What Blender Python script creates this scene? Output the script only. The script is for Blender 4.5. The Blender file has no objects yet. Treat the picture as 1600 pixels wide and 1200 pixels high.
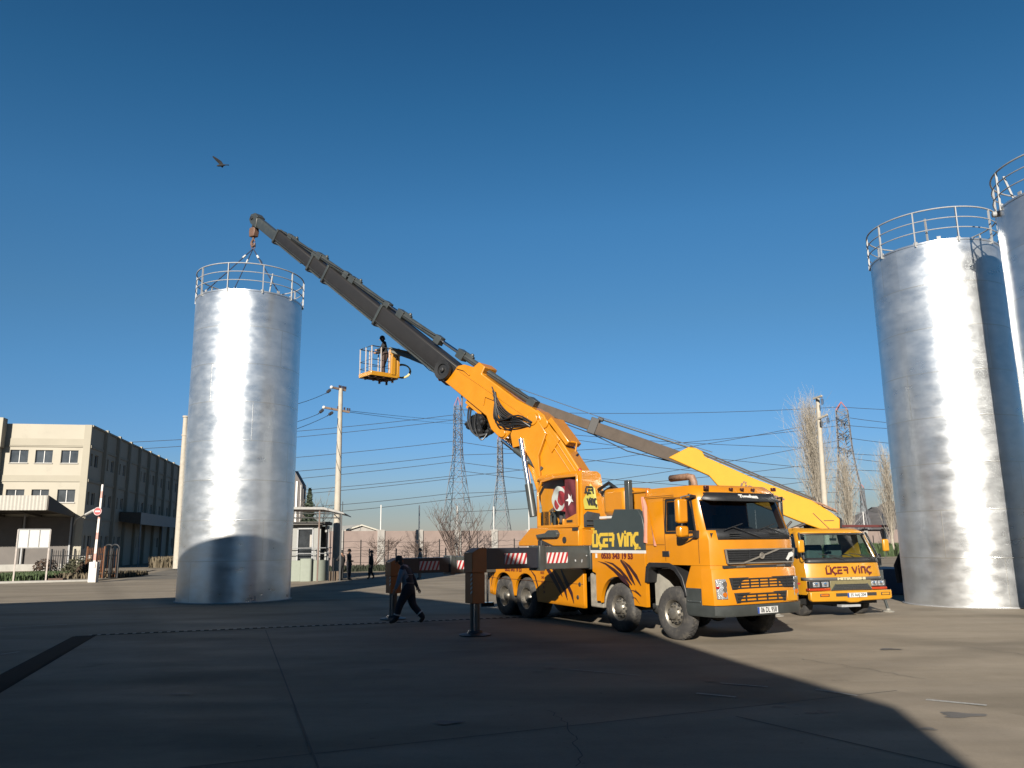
import bpy, bmesh, math, random
from mathutils import Vector, Matrix
random.seed(7)
R = math.radians
sc = bpy.context.scene
C = sc.collection

# ------------------------------------------------------------------ camera
F_PX, PITCH, ROLL, EYE = 1250.0, 0.1955, -0.0112, 2.15
cam_d = bpy.data.cameras.new('camera'); cam = bpy.data.objects.new('camera', cam_d); C.objects.link(cam)
cf = Vector((0, math.cos(PITCH), math.sin(PITCH))); cu = Vector((0, -math.sin(PITCH), math.cos(PITCH))); cr = Vector((1, 0, 0))
R2 = cr*math.cos(ROLL)+cu*math.sin(ROLL); U2 = -cr*math.sin(ROLL)+cu*math.cos(ROLL)
cam.matrix_world = Matrix(((R2.x, U2.x, -cf.x, 0), (R2.y, U2.y, -cf.y, 0), (R2.z, U2.z, -cf.z, EYE), (0, 0, 0, 1)))
cam_d.sensor_width = 36; cam_d.lens = F_PX/1600*36; cam_d.clip_start = 0.1; cam_d.clip_end = 9000
sc.camera = cam

# ------------------------------------------------------------------ sky, sun, exposure
SUN_AZ, SUN_EL = R(192), R(21.3)
w = bpy.data.worlds.new('World'); sc.world = w; w.use_nodes = True
nt = w.node_tree; nt.nodes.clear()
sky = nt.nodes.new('ShaderNodeTexSky'); sky.sky_type = 'NISHITA'; sky.sun_disc = False
sky.sun_elevation = SUN_EL; sky.sun_rotation = SUN_AZ
sky.altitude = 0; sky.air_density = 1.0; sky.dust_density = 0.15; sky.ozone_density = 3.0
bg = nt.nodes.new('ShaderNodeBackground'); bg.inputs[1].default_value = 0.05
wo = nt.nodes.new('ShaderNodeOutputWorld')
# clear dry winter air: the sky texture is filtered by elevation, deeper blue overhead, greyer at the horizon
gm = nt.nodes.new('ShaderNodeNewGeometry'); sp = nt.nodes.new('ShaderNodeSeparateXYZ'); nt.links.new(gm.outputs['Incoming'], sp.inputs[0])
ab = nt.nodes.new('ShaderNodeMath'); ab.operation = 'ABSOLUTE'; nt.links.new(sp.outputs[2], ab.inputs[0])
rp = nt.nodes.new('ShaderNodeValToRGB'); nt.links.new(ab.outputs[0], rp.inputs[0]); el_ = rp.color_ramp.elements
el_[1].color = (.11, .33, .45, 1)
for p, c in ((.0, (.37, .36, .45)), (.04, (.375, .40, .49)), (.068, (.395, .47, .605)), (.116, (.34, .51, .71)), (.20, (.335, .57, .73)), (.27, (.34, .585, .70)), (.38, (.30, .62, .76)), (.50, (.21, .55, .69)), (.62, (.15, .45, .60))):
    e_ = el_[0] if p == 0 else el_.new(p); e_.color = (*c, 1)
tint = nt.nodes.new('ShaderNodeMix'); tint.data_type = 'RGBA'; tint.blend_type = 'MULTIPLY'; tint.inputs[0].default_value = 1
nt.links.new(rp.outputs[0], tint.inputs[7]); nt.links.new(sky.outputs[0], tint.inputs[6]); nt.links.new(tint.outputs[2], bg.inputs[0]); nt.links.new(bg.outputs[0], wo.inputs[0])
sd = bpy.data.lights.new('sun', 'SUN'); sd.energy = 5.0; sd.angle = R(0.5); sd.color = (1.0, 0.93, 0.82)
so = bpy.data.objects.new('sun', sd); C.objects.link(so)
sdir = Vector((math.sin(SUN_AZ)*math.cos(SUN_EL), math.cos(SUN_AZ)*math.cos(SUN_EL), math.sin(SUN_EL)))
so.rotation_euler = sdir.to_track_quat('Z', 'Y').to_euler(); so.location = sdir*60
vs = sc.view_settings; vs.view_transform = 'Standard'; vs.look = 'None'; vs.exposure = 1.35; vs.gamma = 1; vs.use_curve_mapping = False

# survey helpers: turn a bearing of the site survey into a world point
CO = Vector((0, 0, EYE))
def ray(x, y): return cf + R2*((x-800)/F_PX) - U2*((y-600)/F_PX)
def G(x, y, z=0.0):
    d = ray(x, y); return CO + d*((z-EYE)/d.z)
def at(x, y, Y):
    d = ray(x, y); return CO + d*(Y/d.y)

# ------------------------------------------------------------------ materials
def N(nt, t, **k):
    n = nt.nodes.new(t)
    for a, b in k.items(): setattr(n, a, b)
    return n
MATS = {}
def mat(name, col, rough=.5, metal=0., var=.12, scale=6., bump=0., bscale=40., coat=0., spec=.5, rvar=.0, stretch=None, dirt=None):
    """principled with noise-driven colour, roughness and relief, in object space"""
    if name in MATS: return MATS[name]
    if metal < .5: col = tuple(c*.5 for c in col); dirt = dirt and (tuple(c*.5 for c in dirt[0]), *dirt[1:])
    m = bpy.data.materials.new(name); m.use_nodes = True; t = m.node_tree; L = t.links.new
    b = t.nodes['Principled BSDF']; b.inputs['Roughness'].default_value = rough; b.inputs['Metallic'].default_value = metal
    b.inputs['Coat Weight'].default_value = coat; b.inputs['Coat Roughness'].default_value = .08
    b.inputs['Specular IOR Level'].default_value = spec
    tc = N(t, 'ShaderNodeTexCoord'); mp = N(t, 'ShaderNodeMapping'); L(tc.outputs['Object'], mp.inputs[0])
    if stretch: mp.inputs['Scale'].default_value = stretch
    n = N(t, 'ShaderNodeTexNoise'); n.inputs['Scale'].default_value = scale; n.inputs['Detail'].default_value = 6; n.inputs['Roughness'].default_value = .6
    L(mp.outputs[0], n.inputs['Vector'])
    mr = N(t, 'ShaderNodeMapRange'); mr.inputs[1].default_value = .3; mr.inputs[2].default_value = .7
    mr.inputs[3].default_value = 1-var; mr.inputs[4].default_value = 1+var; L(n.outputs['Fac'], mr.inputs[0])
    mx = N(t, 'ShaderNodeMix', data_type='RGBA', blend_type='MULTIPLY'); mx.inputs[0].default_value = 1
    mx.inputs[6].default_value = (*col, 1); L(mr.outputs[0], mx.inputs[7])
    out = mx.outputs[2]
    if dirt:
        n2 = N(t, 'ShaderNodeTexNoise'); n2.inputs['Scale'].default_value = dirt[1]; n2.inputs['Detail'].default_value = 8; n2.inputs['Roughness'].default_value = .7
        L(mp.outputs[0], n2.inputs['Vector'])
        r2 = N(t, 'ShaderNodeMapRange'); r2.inputs[1].default_value = dirt[2]; r2.inputs[2].default_value = dirt[2]+.18; L(n2.outputs['Fac'], r2.inputs[0])
        r2.inputs[4].default_value = dirt[3]
        m2 = N(t, 'ShaderNodeMix', data_type='RGBA'); L(r2.outputs[0], m2.inputs[0]); L(out, m2.inputs[6]); m2.inputs[7].default_value = (*dirt[0], 1)
        out = m2.outputs[2]
    L(out, b.inputs['Base Color'])
    if rvar:
        r3 = N(t, 'ShaderNodeMapRange'); r3.inputs[1].default_value = .3; r3.inputs[2].default_value = .7
        r3.inputs[3].default_value = max(rough-rvar, .02); r3.inputs[4].default_value = rough+rvar; L(n.outputs['Fac'], r3.inputs[0]); L(r3.outputs[0], b.inputs['Roughness'])
    if bump:
        n3 = N(t, 'ShaderNodeTexNoise'); n3.inputs['Scale'].default_value = bscale; n3.inputs['Detail'].default_value = 4; L(mp.outputs[0], n3.inputs['Vector'])
        bp = N(t, 'ShaderNodeBump'); bp.inputs['Strength'].default_value = bump; bp.inputs['Distance'].default_value = .02; L(n3.outputs['Fac'], bp.inputs['Height']); L(bp.outputs[0], b.inputs['Normal'])
    MATS[name] = m; return m

OR = mat('orange_paint', (.66, .245, .004), .34, var=.06, scale=2.5, coat=.3, dirt=((.30, .16, .06), 5, .60, .4), rvar=.06)
YE = mat('yellow_paint', (.60, .27, .008), .4, var=.05, scale=2.5, coat=.15, dirt=((.30, .18, .05), 5, .64, .3), rvar=.06)
YB = mat('yellow_boom_paint', (.72, .34, .010), .6, var=.05, scale=2.5, spec=.2, dirt=((.30, .18, .05), 5, .64, .3))
OD = mat('dull_orange_paint', (.50, .13, .008), .5, var=.1, scale=5, dirt=((.14, .05, .02), 7, .60, .4))
GR = mat('dark_grey_paint', (.055, .062, .060), .38, var=.15, scale=3, coat=.2, dirt=((.16, .15, .13), 6, .62, .35), rvar=.08)
BR = mat('brown_grey_steel', (.020, .018, .0175), .5, var=.16, scale=3, dirt=((.05, .045, .04), 5, .6, .5), stretch=(1, 1, 1))
BR2 = mat('worn_brown_steel', (.10, .078, .062), .75, spec=.2, var=.16, scale=3, dirt=((.04, .035, .03), 5, .6, .5))
GG = mat('grey_green_panel', (.045, .06, .062), .42, var=.08, scale=2)
BK = mat('black_plastic', (.018, .018, .019), .5, var=.2, scale=10, bump=.1)
RB = mat('tyre_rubber', (.045, .042, .040), .85, var=.25, scale=9, dirt=((.17, .15, .12), 6, .5, .65))
CH = mat('chrome_rod', (.75, .76, .78), .12, metal=1, var=.03)
AL = mat('wheel_rim_metal', (.18, .165, .14), .42, metal=.7, var=.25, scale=12, dirt=((.12, .09, .06), 12, .55, .6))
ST = mat('galvanised_rail', (.42, .425, .43), .7, metal=.2, var=.12, scale=14)
WH = mat('white_paint', (.72, .71, .68), .45, var=.06, scale=5)
RD = mat('red_paint', (.50, .025, .03), .4, var=.08)
MR = mat('maroon_lettering', (.13, .008, .012), .45, var=.05)
YL = mat('lettering_yellow', (.75, .50, .05), .45, var=.05)
CM = mat('compartment_dark', (.02, .02, .02), .7, var=.3, scale=12)
CC = mat('concrete_pole', (.50, .45, .37), .85, var=.12, scale=3, bump=.3, bscale=60, dirt=((.25, .22, .18), 2.5, .6, .4))
HS = mat('rubber_hose', (.012, .012, .013), .42, var=.1)
RU = mat('rusty_pipe', (.33, .19, .12), .65, var=.3, scale=14, dirt=((.09, .04, .02), 12, .5, .6), bump=.3)
WR = mat('wire', (.03, .032, .036), .6, var=.05)
HK = mat('worn_hook_steel', (.16, .085, .055), .6, var=.3, scale=15)
PY = mat('galvanised_lattice', (.13, .13, .14), .6, metal=.2, var=.1)
PR = mat('red_white_lattice', (.55, .20, .18), .6, var=.1)
LT = mat('lamp_glass', (.34, .35, .36), .2, metal=.2, var=.15, scale=30, bump=.6, bscale=60)
AM = mat('amber_lens', (.6, .16, .01), .2, var=.1)
SEAT = mat('seat_fabric', (.05, .06, .065), .85, var=.2)
NAVY = mat('navy_workwear', (.010, .012, .022), .85, var=.3, scale=20, bump=.3)
BLKC = mat('black_clothing', (.010, .010, .012), .9, var=.3, scale=20)
SKIN = mat('skin', (.42, .23, .15), .55, var=.06)
HAIR = mat('hair', (.015, .011, .009), .7, var=.3, scale=60)
SLV = mat('pale_blue_sleeve', (.19, .24, .30), .8, var=.1)
BOOT = mat('boot_leather', (.015, .014, .014), .6, var=.3)
REFL = mat('reflective_band', (.55, .56, .55), .4, var=.1)
PINK = mat('pink_wall_panel', (.36, .275, .24), .85, var=.10, scale=1.2, bump=.3, bscale=18, dirt=((.22, .16, .14), .9, .56, .45))
PIER = mat('pale_pier_concrete', (.47, .44, .40), .85, var=.12, scale=1.5, dirt=((.22, .21, .2), 1.2, .56, .4))
CREAM = mat('cream_render', (.51, .465, .375), .85, var=.05, scale=.35, bump=.15, bscale=25, dirt=((.30, .27, .22), .5, .58, .45))
CREAM2 = mat('cream_band', (.44, .40, .315), .85, var=.05, scale=.5)
SHED = mat('canopy_soffit', (.10, .085, .07), .8, var=.2)
GLZ = mat('window_glass', (.05, .055, .06), .12, var=.6, scale=.9, spec=.8)
GRASS = mat('grass_blades', (.050, .085, .022), .8, var=.4, scale=3)
DRYL = mat('dry_brush', (.16, .125, .075), .85, var=.3, scale=5)
BARK = mat('bark', (.19, .155, .12), .9, var=.25, scale=5)
BARKP = mat('poplar_bark', (.40, .35, .28), .9, var=.25, scale=3)
CONIF = mat('conifer_needles', (.035, .055, .028), .85, var=.4, scale=4)
KERB = mat('kerb_stone', (.42, .40, .36), .85, var=.12, scale=2)
HILL = mat('hill_scrub', (.17, .15, .14), .95, var=.25, scale=.02, dirt=((.11, .12, .10), .05, .5, .6))
EARTH = mat('bare_earth', (.24, .20, .15), .95, var=.2, scale=.6, dirt=((.09, .10, .04), .5, .55, .6))
BLUEC = mat('blue_container_paint', (.03, .06, .12), .55, var=.15, scale=2)

def glass_mat(name, tint, alpha):
    m = bpy.data.materials.new(name); m.use_nodes = True; t = m.node_tree; t.nodes.clear(); L = t.links.new
    o = N(t, 'ShaderNodeOutputMaterial'); mx = N(t, 'ShaderNodeMixShader'); tr = N(t, 'ShaderNodeBsdfTransparent'); gl = N(t, 'ShaderNodeBsdfGlossy')
    tr.inputs[0].default_value = (*tint, 1); gl.inputs['Roughness'].default_value = .03
    lw_ = N(t, 'ShaderNodeLayerWeight'); lw_.inputs[0].default_value = .5; fr = N(t, 'ShaderNodeMath', operation='POWER'); fr.inputs[1].default_value = 4.5; L(lw_.outputs['Facing'], fr.inputs[0])
    mr = N(t, 'ShaderNodeMapRange'); mr.inputs[3].default_value = alpha; mr.inputs[4].default_value = 1; L(fr.outputs[0], mr.inputs[0])
    L(mr.outputs[0], mx.inputs[0]); L(tr.outputs[0], mx.inputs[1]); L(gl.outputs[0], mx.inputs[2]); L(mx.outputs[0], o.inputs[0]); return m
GL = glass_mat('vehicle_glass', (.55, .68, .66), .06)
GLC = glass_mat('clear_cab_glass', (.85, .88, .87), .02)
GLD = glass_mat('tinted_vehicle_glass', (.30, .34, .36), .05)

def steel_mat(h, seed):
    """galvanised sheet: mottled zinc, brushed round the shell, welded courses"""
    m = bpy.data.materials.new('galvanised_sheet'); m.use_nodes = True; t = m.node_tree; L = t.links.new
    b = t.nodes['Principled BSDF']; b.inputs['Metallic'].default_value = .88
    tc = N(t, 'ShaderNodeTexCoord'); mp = N(t, 'ShaderNodeMapping'); mp.inputs['Location'].default_value = (seed*7.3, seed*3.1, seed*5.7); L(tc.outputs['Object'], mp.inputs[0])
    big = N(t, 'ShaderNodeTexNoise'); big.inputs['Scale'].default_value = .5; big.inputs['Detail'].default_value = 5; big.inputs['Roughness'].default_value = .62; L(mp.outputs[0], big.inputs[0])
    mp2 = N(t, 'ShaderNodeMapping'); mp2.inputs['Scale'].default_value = (1, 1, 2.2); L(mp.outputs[0], mp2.inputs[0])
    st = N(t, 'ShaderNodeTexNoise'); st.inputs['Scale'].default_value = 1.6; st.inputs['Detail'].default_value = 3; L(mp2.outputs[0], st.inputs[0])
    add = N(t, 'ShaderNodeMath', operation='ADD'); L(big.outputs['Fac'], add.inputs[0]); L(st.outputs['Fac'], add.inputs[1])
    rr = N(t, 'ShaderNodeMapRange'); rr.inputs[1].default_value = .75; rr.inputs[2].default_value = 1.25; rr.inputs[3].default_value = .27; rr.inputs[4].default_value = .40
    L(add.outputs[0], rr.inputs[0]); L(rr.outputs[0], b.inputs['Roughness'])
    cr_ = N(t, 'ShaderNodeMapRange'); cr_.inputs[1].default_value = .7; cr_.inputs[2].default_value = 1.3; cr_.inputs[3].default_value = .82; cr_.inputs[4].default_value = 1.10; L(add.outputs[0], cr_.inputs[0])
    # weld seams
    sx = N(t, 'ShaderNodeSeparateXYZ'); L(tc.outputs['Object'], sx.inputs[0])
    dv = N(t, 'ShaderNodeMath', operation='DIVIDE'); dv.inputs[1].default_value = h/8; L(sx.outputs[2], dv.inputs[0])
    fl = N(t, 'ShaderNodeMath', operation='FLOOR'); L(dv.outputs[0], fl.inputs[0])
    fr = N(t, 'ShaderNodeMath', operation='FRACT'); L(dv.outputs[0], fr.inputs[0])
    lo = N(t, 'ShaderNodeMath', operation='LESS_THAN'); lo.inputs[1].default_value = .022; L(fr.outputs[0], lo.inputs[0])
    at2 = N(t, 'ShaderNodeMath', operation='ARCTAN2'); L(sx.outputs[1], at2.inputs[0]); L(sx.outputs[0], at2.inputs[1])
    mu = N(t, 'ShaderNodeMath', operation='MULTIPLY_ADD'); mu.inputs[1].default_value = 3/(2*math.pi); L(at2.outputs[0], mu.inputs[0])
    ml = N(t, 'ShaderNodeMath', operation='MULTIPLY'); ml.inputs[1].default_value = .381; L(fl.outputs[0], ml.inputs[0]); L(ml.outputs[0], mu.inputs[2])
    f2 = N(t, 'ShaderNodeMath', operation='FRACT'); L(mu.outputs[0], f2.inputs[0])
    l2 = N(t, 'ShaderNodeMath', operation='LESS_THAN'); l2.inputs[1].default_value = .006; L(f2.outputs[0], l2.inputs[0])
    sm = N(t, 'ShaderNodeMath', operation='MAXIMUM'); L(lo.outputs[0], sm.inputs[0]); L(l2.outputs[0], sm.inputs[1])
    # per-plate tone
    fp = N(t, 'ShaderNodeMath', operation='FLOOR'); L(mu.outputs[0], fp.inputs[0])
    cx = N(t, 'ShaderNodeCombineXYZ'); L(fl.outputs[0], cx.inputs[0]); L(fp.outputs[0], cx.inputs[1]); cx.inputs[2].default_value = seed
    wn = N(t, 'ShaderNodeTexWhiteNoise', noise_dimensions='3D'); L(cx.outputs[0], wn.inputs[0])
    pt = N(t, 'ShaderNodeMapRange'); pt.inputs[3].default_value = .94; pt.inputs[4].default_value = 1.04; L(wn.outputs['Value'], pt.inputs[0])
    m1 = N(t, 'ShaderNodeMath', operation='MULTIPLY'); L(cr_.outputs[0], m1.inputs[0]); L(pt.outputs[0], m1.inputs[1])
    mc = N(t, 'ShaderNodeMix', data_type='RGBA', blend_type='MULTIPLY'); mc.inputs[0].default_value = 1; mc.inputs[6].default_value = (.58, .59, .595, 1); L(m1.outputs[0], mc.inputs[7])
    ms = N(t, 'ShaderNodeMix', data_type='RGBA'); L(sm.outputs[0], ms.inputs[0]); L(mc.outputs[2], ms.inputs[6]); ms.inputs[7].default_value = (.50, .49, .46, 1)
    L(ms.outputs[2], b.inputs['Base Color'])
    hh = N(t, 'ShaderNodeMath', operation='MULTIPLY_ADD'); hh.inputs[1].default_value = .35; L(sm.outputs[0], hh.inputs[0]); L(add.outputs[0], hh.inputs[2])
    bp = N(t, 'ShaderNodeBump'); bp.inputs['Strength'].default_value = .25; bp.inputs['Distance'].default_value = .02; L(hh.outputs[0], bp.inputs['Height']); L(bp.outputs[0], b.inputs['Normal'])
    return m

def ground_mat(name, base, seed=0., dark=.75):
    m = bpy.data.materials.new(name); m.use_nodes = True; t = m.node_tree; L = t.links.new
    b = t.nodes['Principled BSDF']; b.inputs['Specular IOR Level'].default_value = .12
    tc = N(t, 'ShaderNodeTexCoord'); mp = N(t, 'ShaderNodeMapping'); mp.inputs['Location'].default_value = (seed, seed*2, 0); L(tc.outputs['Object'], mp.inputs[0])
    mps = N(t, 'ShaderNodeMapping'); mps.inputs['Scale'].default_value = (.35, 1.6, 1); mps.inputs['Rotation'].default_value = (0, 0, R(28)); L(mp.outputs[0], mps.inputs[0])
    def noise(vec, s, d, r=.6):
        n = N(t, 'ShaderNodeTexNoise'); n.inputs['Scale'].default_value = s; n.inputs['Detail'].default_value = d; n.inputs['Roughness'].default_value = r; L(vec, n.inputs['Vector']); return n.outputs['Fac']
    def rng(v, a, b_, c, d):
        r = N(t, 'ShaderNodeMapRange'); r.inputs[1].default_value = a; r.inputs[2].default_value = b_; r.inputs[3].default_value = c; r.inputs[4].default_value = d; L(v, r.inputs[0]); return r.outputs[0]
    def mul(a, b_):
        q = N(t, 'ShaderNodeMath', operation='MULTIPLY'); L(a, q.inputs[0]); L(b_, q.inputs[1]); return q.outputs[0]
    k = mul(rng(noise(mp.outputs[0], .16, 6), .35, .65, .86, 1.10), rng(noise(mps.outputs[0], .8, 7, .7), .3, .7, .88, 1.10))
    k = mul(k, rng(noise(mp.outputs[0], 3, 5), .35, .7, .95, 1.04))
    k = mul(k, rng(noise(mp.outputs[0], .55, 7, .75), .60, .72, 1, dark))
    k = mul(k, rng(noise(mp.outputs[0], 28, 3, .8), .3, .75, .93, 1.07)); k = mul(k, rng(noise(mp.outputs[0], 7, 2), .69, .75, 1, .72))
    for rot, sc_, off_ in ((-32, .055, 0), (62, .045, 9), (8, .05, 4)):      # tyre tracks swung across the slab
        m3 = N(t, 'ShaderNodeMapping'); m3.inputs['Rotation'].default_value = (0, 0, R(rot)); m3.inputs['Location'].default_value = (off_, off_, 0); L(tc.outputs['Object'], m3.inputs[0])
        wv = N(t, 'ShaderNodeTexWave', wave_type='RINGS'); wv.inputs['Scale'].default_value = sc_; wv.inputs['Distortion'].default_value = 2.2; wv.inputs['Detail'].default_value = 1; wv.inputs['Detail Scale'].default_value = .2; L(m3.outputs[0], wv.inputs[0])
        k = mul(k, rng(wv.outputs['Fac'], .90, .995, 1, .86))
    mx = N(t, 'ShaderNodeMix', data_type='RGBA', blend_type='MULTIPLY'); mx.inputs[0].default_value = 1; mx.inputs[6].default_value = (*base, 1); L(k, mx.inputs[7])
    L(mx.outputs[2], b.inputs['Base Color'])
    L(rng(noise(mps.outputs[0], .5, 5), .35, .65, .72, .95), b.inputs['Roughness'])
    bp = N(t, 'ShaderNodeBump'); bp.inputs['Strength'].default_value = .25; bp.inputs['Distance'].default_value = .01; L(noise(mp.outputs[0], 9, 6, .7), bp.inputs['Height']); L(bp.outputs[0], b.inputs['Normal'])
    return m
CONC = ground_mat('yard_concrete', (.180, .152, .116))
CONC2 = ground_mat('near_slab_concrete', (.194, .164, .127), 31., .8)
ASPH = ground_mat('far_asphalt', (.135, .121, .10), 12.)

# ------------------------------------------------------------------ mesh builder
def smooth_pts(pts, k=4):
    P = [Vector(p) for p in pts]; out = []
    for i in range(len(P)-1):
        a = P[max(i-1, 0)]; b = P[i]; c = P[i+1]; d = P[min(i+2, len(P)-1)]
        for j in range(k):
            t = j/k; out.append(.5*((2*b)+(c-a)*t+(2*a-5*b+4*c-d)*t*t+(3*b-a-3*c+d)*t**3))
    return out+[P[-1]]
class MB:
    def __init__(s, M=None): s.v = []; s.f = []; s.m = []; s.M = M or Matrix(); s.mi = 0
    def P(s, p): s.v.append(s.M @ Vector(p)); return len(s.v)-1
    def F(s, idx): s.f.append(tuple(idx)); s.m.append(s.mi)
    def quad(s, *p): s.F([s.P(q) for q in p])
    def box(s, x0, x1, y0, y1, z0, z1):
        i = [s.P(p) for p in ((x0,y0,z0),(x1,y0,z0),(x1,y1,z0),(x0,y1,z0),(x0,y0,z1),(x1,y0,z1),(x1,y1,z1),(x0,y1,z1))]
        for f in ((3,2,1,0),(4,5,6,7),(0,1,5,4),(1,2,6,5),(2,3,7,6),(3,0,4,7)): s.F([i[k] for k in f])
    def prism(s, poly, ax, d0, d1):
        """polygon extruded along an axis: ax 'y' reads (x,z), 'x' reads (y,z), 'z' reads (x,y)"""
        def p(a, d): return {'y': (a[0], d, a[1]), 'x': (d, a[0], a[1]), 'z': (a[0], a[1], d)}[ax]
        A = [s.P(p(a, d0)) for a in poly]; B = [s.P(p(a, d1)) for a in poly]; n = len(poly)
        s.F(A); s.F(B[::-1])
        for k in range(n): s.F((A[k], B[k], B[(k+1) % n], A[(k+1) % n]))
    def ring(s, c, u, v, r, n, r2=None):
        r2 = r if r2 is None else r2
        return [s.P(c+u*(r*math.cos(2*math.pi*k/n))+v*(r2*math.sin(2*math.pi*k/n))) for k in range(n)]
    def path(s, pts, r, n=8, cap=True, closed=False):
        pts = [Vector(p) for p in pts]; rs = r if isinstance(r, (list, tuple)) else [r]*len(pts)
        t0 = (pts[1]-pts[0]).normalized(); up = Vector((0, 0, 1)) if abs(t0.z) < .9 else Vector((1, 0, 0)); u = t0.cross(up).normalized(); rings = []
        for k, p in enumerate(pts):
            if closed: t = (pts[(k+1) % len(pts)]-pts[k-1]).normalized()
            else: t = (pts[min(k+1, len(pts)-1)]-pts[max(k-1, 0)]).normalized()
            u = (u-t*u.dot(t)).normalized(); rings.append(s.ring(p, u, t.cross(u), rs[k], n))
        for a, b in list(zip(rings, rings[1:]))+([(rings[-1], rings[0])] if closed else []):
            for k in range(n): s.F((a[k], a[(k+1) % n], b[(k+1) % n], b[k]))
        if cap and not closed: s.F(rings[0][::-1]); s.F(rings[-1])
    def tube(s, a, b, r, r1=None, n=12): s.path([a, b], [r, r if r1 is None else r1], n)
    def lathe(s, prof, o, ax, n=32, caps=True):
        """prof = [(radius, distance along ax)]"""
        o = Vector(o); ax = Vector(ax).normalized(); up = Vector((0, 0, 1)) if abs(ax.z) < .9 else Vector((1, 0, 0)); u = ax.cross(up).normalized(); v = ax.cross(u)
        rg = [s.ring(o+ax*d, u, v, max(r, 1e-4), n) for r, d in prof]
        for a, b in zip(rg, rg[1:]):
            for k in range(n): s.F((a[k], a[(k+1) % n], b[(k+1) % n], b[k]))
        if caps: s.F(rg[0][::-1]); s.F(rg[-1])
    def beam(s, a, b, w, h, w1=None, h1=None, side=None):
        a, b = Vector(a), Vector(b); t = (b-a).normalized(); sd_ = Vector(side) if side else t.cross(Vector((0, 0, 1)) if abs(t.z) < .95 else Vector((1, 0, 0)))
        sd_ = (sd_-t*sd_.dot(t)).normalized(); up = sd_.cross(t); w1 = w if w1 is None else w1; h1 = h if h1 is None else h1
        i = []
        for p, ww, hh in ((a, w, h), (b, w1, h1)):
            for q in ((-1, -1), (1, -1), (1, 1), (-1, 1)): i.append(s.P(p+sd_*(ww/2*q[0])+up*(hh/2*q[1])))
        for f in ((3,2,1,0),(4,5,6,7),(0,1,5,4),(1,2,6,5),(2,3,7,6),(3,0,4,7)): s.F([i[k] for k in f])
    def ball(s, c, r, n=10, m=6, sq=(1, 1, 1)):
        c = Vector(c); rows = []
        for j in range(m+1):
            a = math.pi*j/m; rows.append([s.P((c.x+r*sq[0]*math.sin(a)*math.cos(2*math.pi*k/n), c.y+r*sq[1]*math.sin(a)*math.sin(2*math.pi*k/n), c.z+r*sq[2]*math.cos(a))) for k in range(n)])
        for A, B in zip(rows, rows[1:]):
            for k in range(n): s.F((A[k], B[k], B[(k+1) % n], A[(k+1) % n]))
    def strokes(s, segs, wd, depth, o, ux, uy, un):
        """flat lettering: each stroke a slab wd wide standing depth proud"""
        o, ux, uy, un = map(Vector, (o, ux, uy, un))
        for j, (a, b) in enumerate(segs):
            a = Vector(a); b = Vector(b); t = (b-a); L_ = t.length or 1e-6; t = t/L_; n = Vector((-t.y, t.x)); e = wd*.30
            c = [a-t*e-n*wd/2, b+t*e-n*wd/2, b+t*e+n*wd/2, a-t*e+n*wd/2]; d = depth+.0006*(j % 5)
            lo = [s.P(o+ux*q.x+uy*q.y) for q in c]; hi = [s.P(o+ux*q.x+uy*q.y+un*d) for q in c]
            s.F(hi); 
            for k in range(4): s.F((lo[k], lo[(k+1) % 4], hi[(k+1) % 4], hi[k]))

def build(name, mb, mats, parent=None, bevel=0., smooth=35, solid=0., root=None):
    """link ONE mesh object; mb is in world space unless it was made in the parent's frame (root=False)"""
    if not isinstance(mats, (list, tuple)): mats = [mats]
    me = bpy.data.meshes.new(name)
    vs_ = mb.v
    if parent is not None and root is not False:
        inv = WORLD[parent.name].inverted(); vs_ = [inv @ p for p in mb.v]
    me.from_pydata([tuple(p) for p in vs_], [], mb.f)
    for m in mats: me.materials.append(m)
    me.polygons.foreach_set('material_index', mb.m)
    bm = bmesh.new(); bm.from_mesh(me); bmesh.ops.recalc_face_normals(bm, faces=bm.faces[:]) if len(bm.faces) < 60000 else None; bm.to_mesh(me); bm.free()
    if smooth:
        me.shade_smooth(); me.set_sharp_from_angle(angle=R(smooth))
    o = bpy.data.objects.new(name, me); C.objects.link(o)
    if parent is not None: o.parent = parent
    WORLD[o.name] = WORLD[parent.name] if parent is not None else Matrix()
    if solid:
        md = o.modifiers.new('shell', 'SOLIDIFY'); md.thickness = solid; md.offset = -1
    if bevel:
        md = o.modifiers.new('edge', 'BEVEL'); md.width = bevel; md.segments = 2; md.limit_method = 'ANGLE'; md.angle_limit = R(40)
    return o
WORLD = {}
def thing(name, label, cat, loc=(0, 0, 0), rz=0., group=None):
    o = bpy.data.objects.new(name, None); C.objects.link(o); o.location = loc; o.rotation_euler = (0, 0, rz); o.empty_display_size = .3
    o['label'] = label; o['category'] = cat
    if group: o['group'] = group
    WORLD[o.name] = Matrix.Translation(Vector(loc)) @ Matrix.Rotation(rz, 4, 'Z'); return o
def tag(o, label, cat, group=None, kind=None):
    if label: o['label'] = label
    if cat: o['category'] = cat
    if group: o['group'] = group
    if kind: o['kind'] = kind
    return o
def struct(name, mb, m, **k):
    o = build(name, mb, m, **k); o['kind'] = 'structure'; return o
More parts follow.
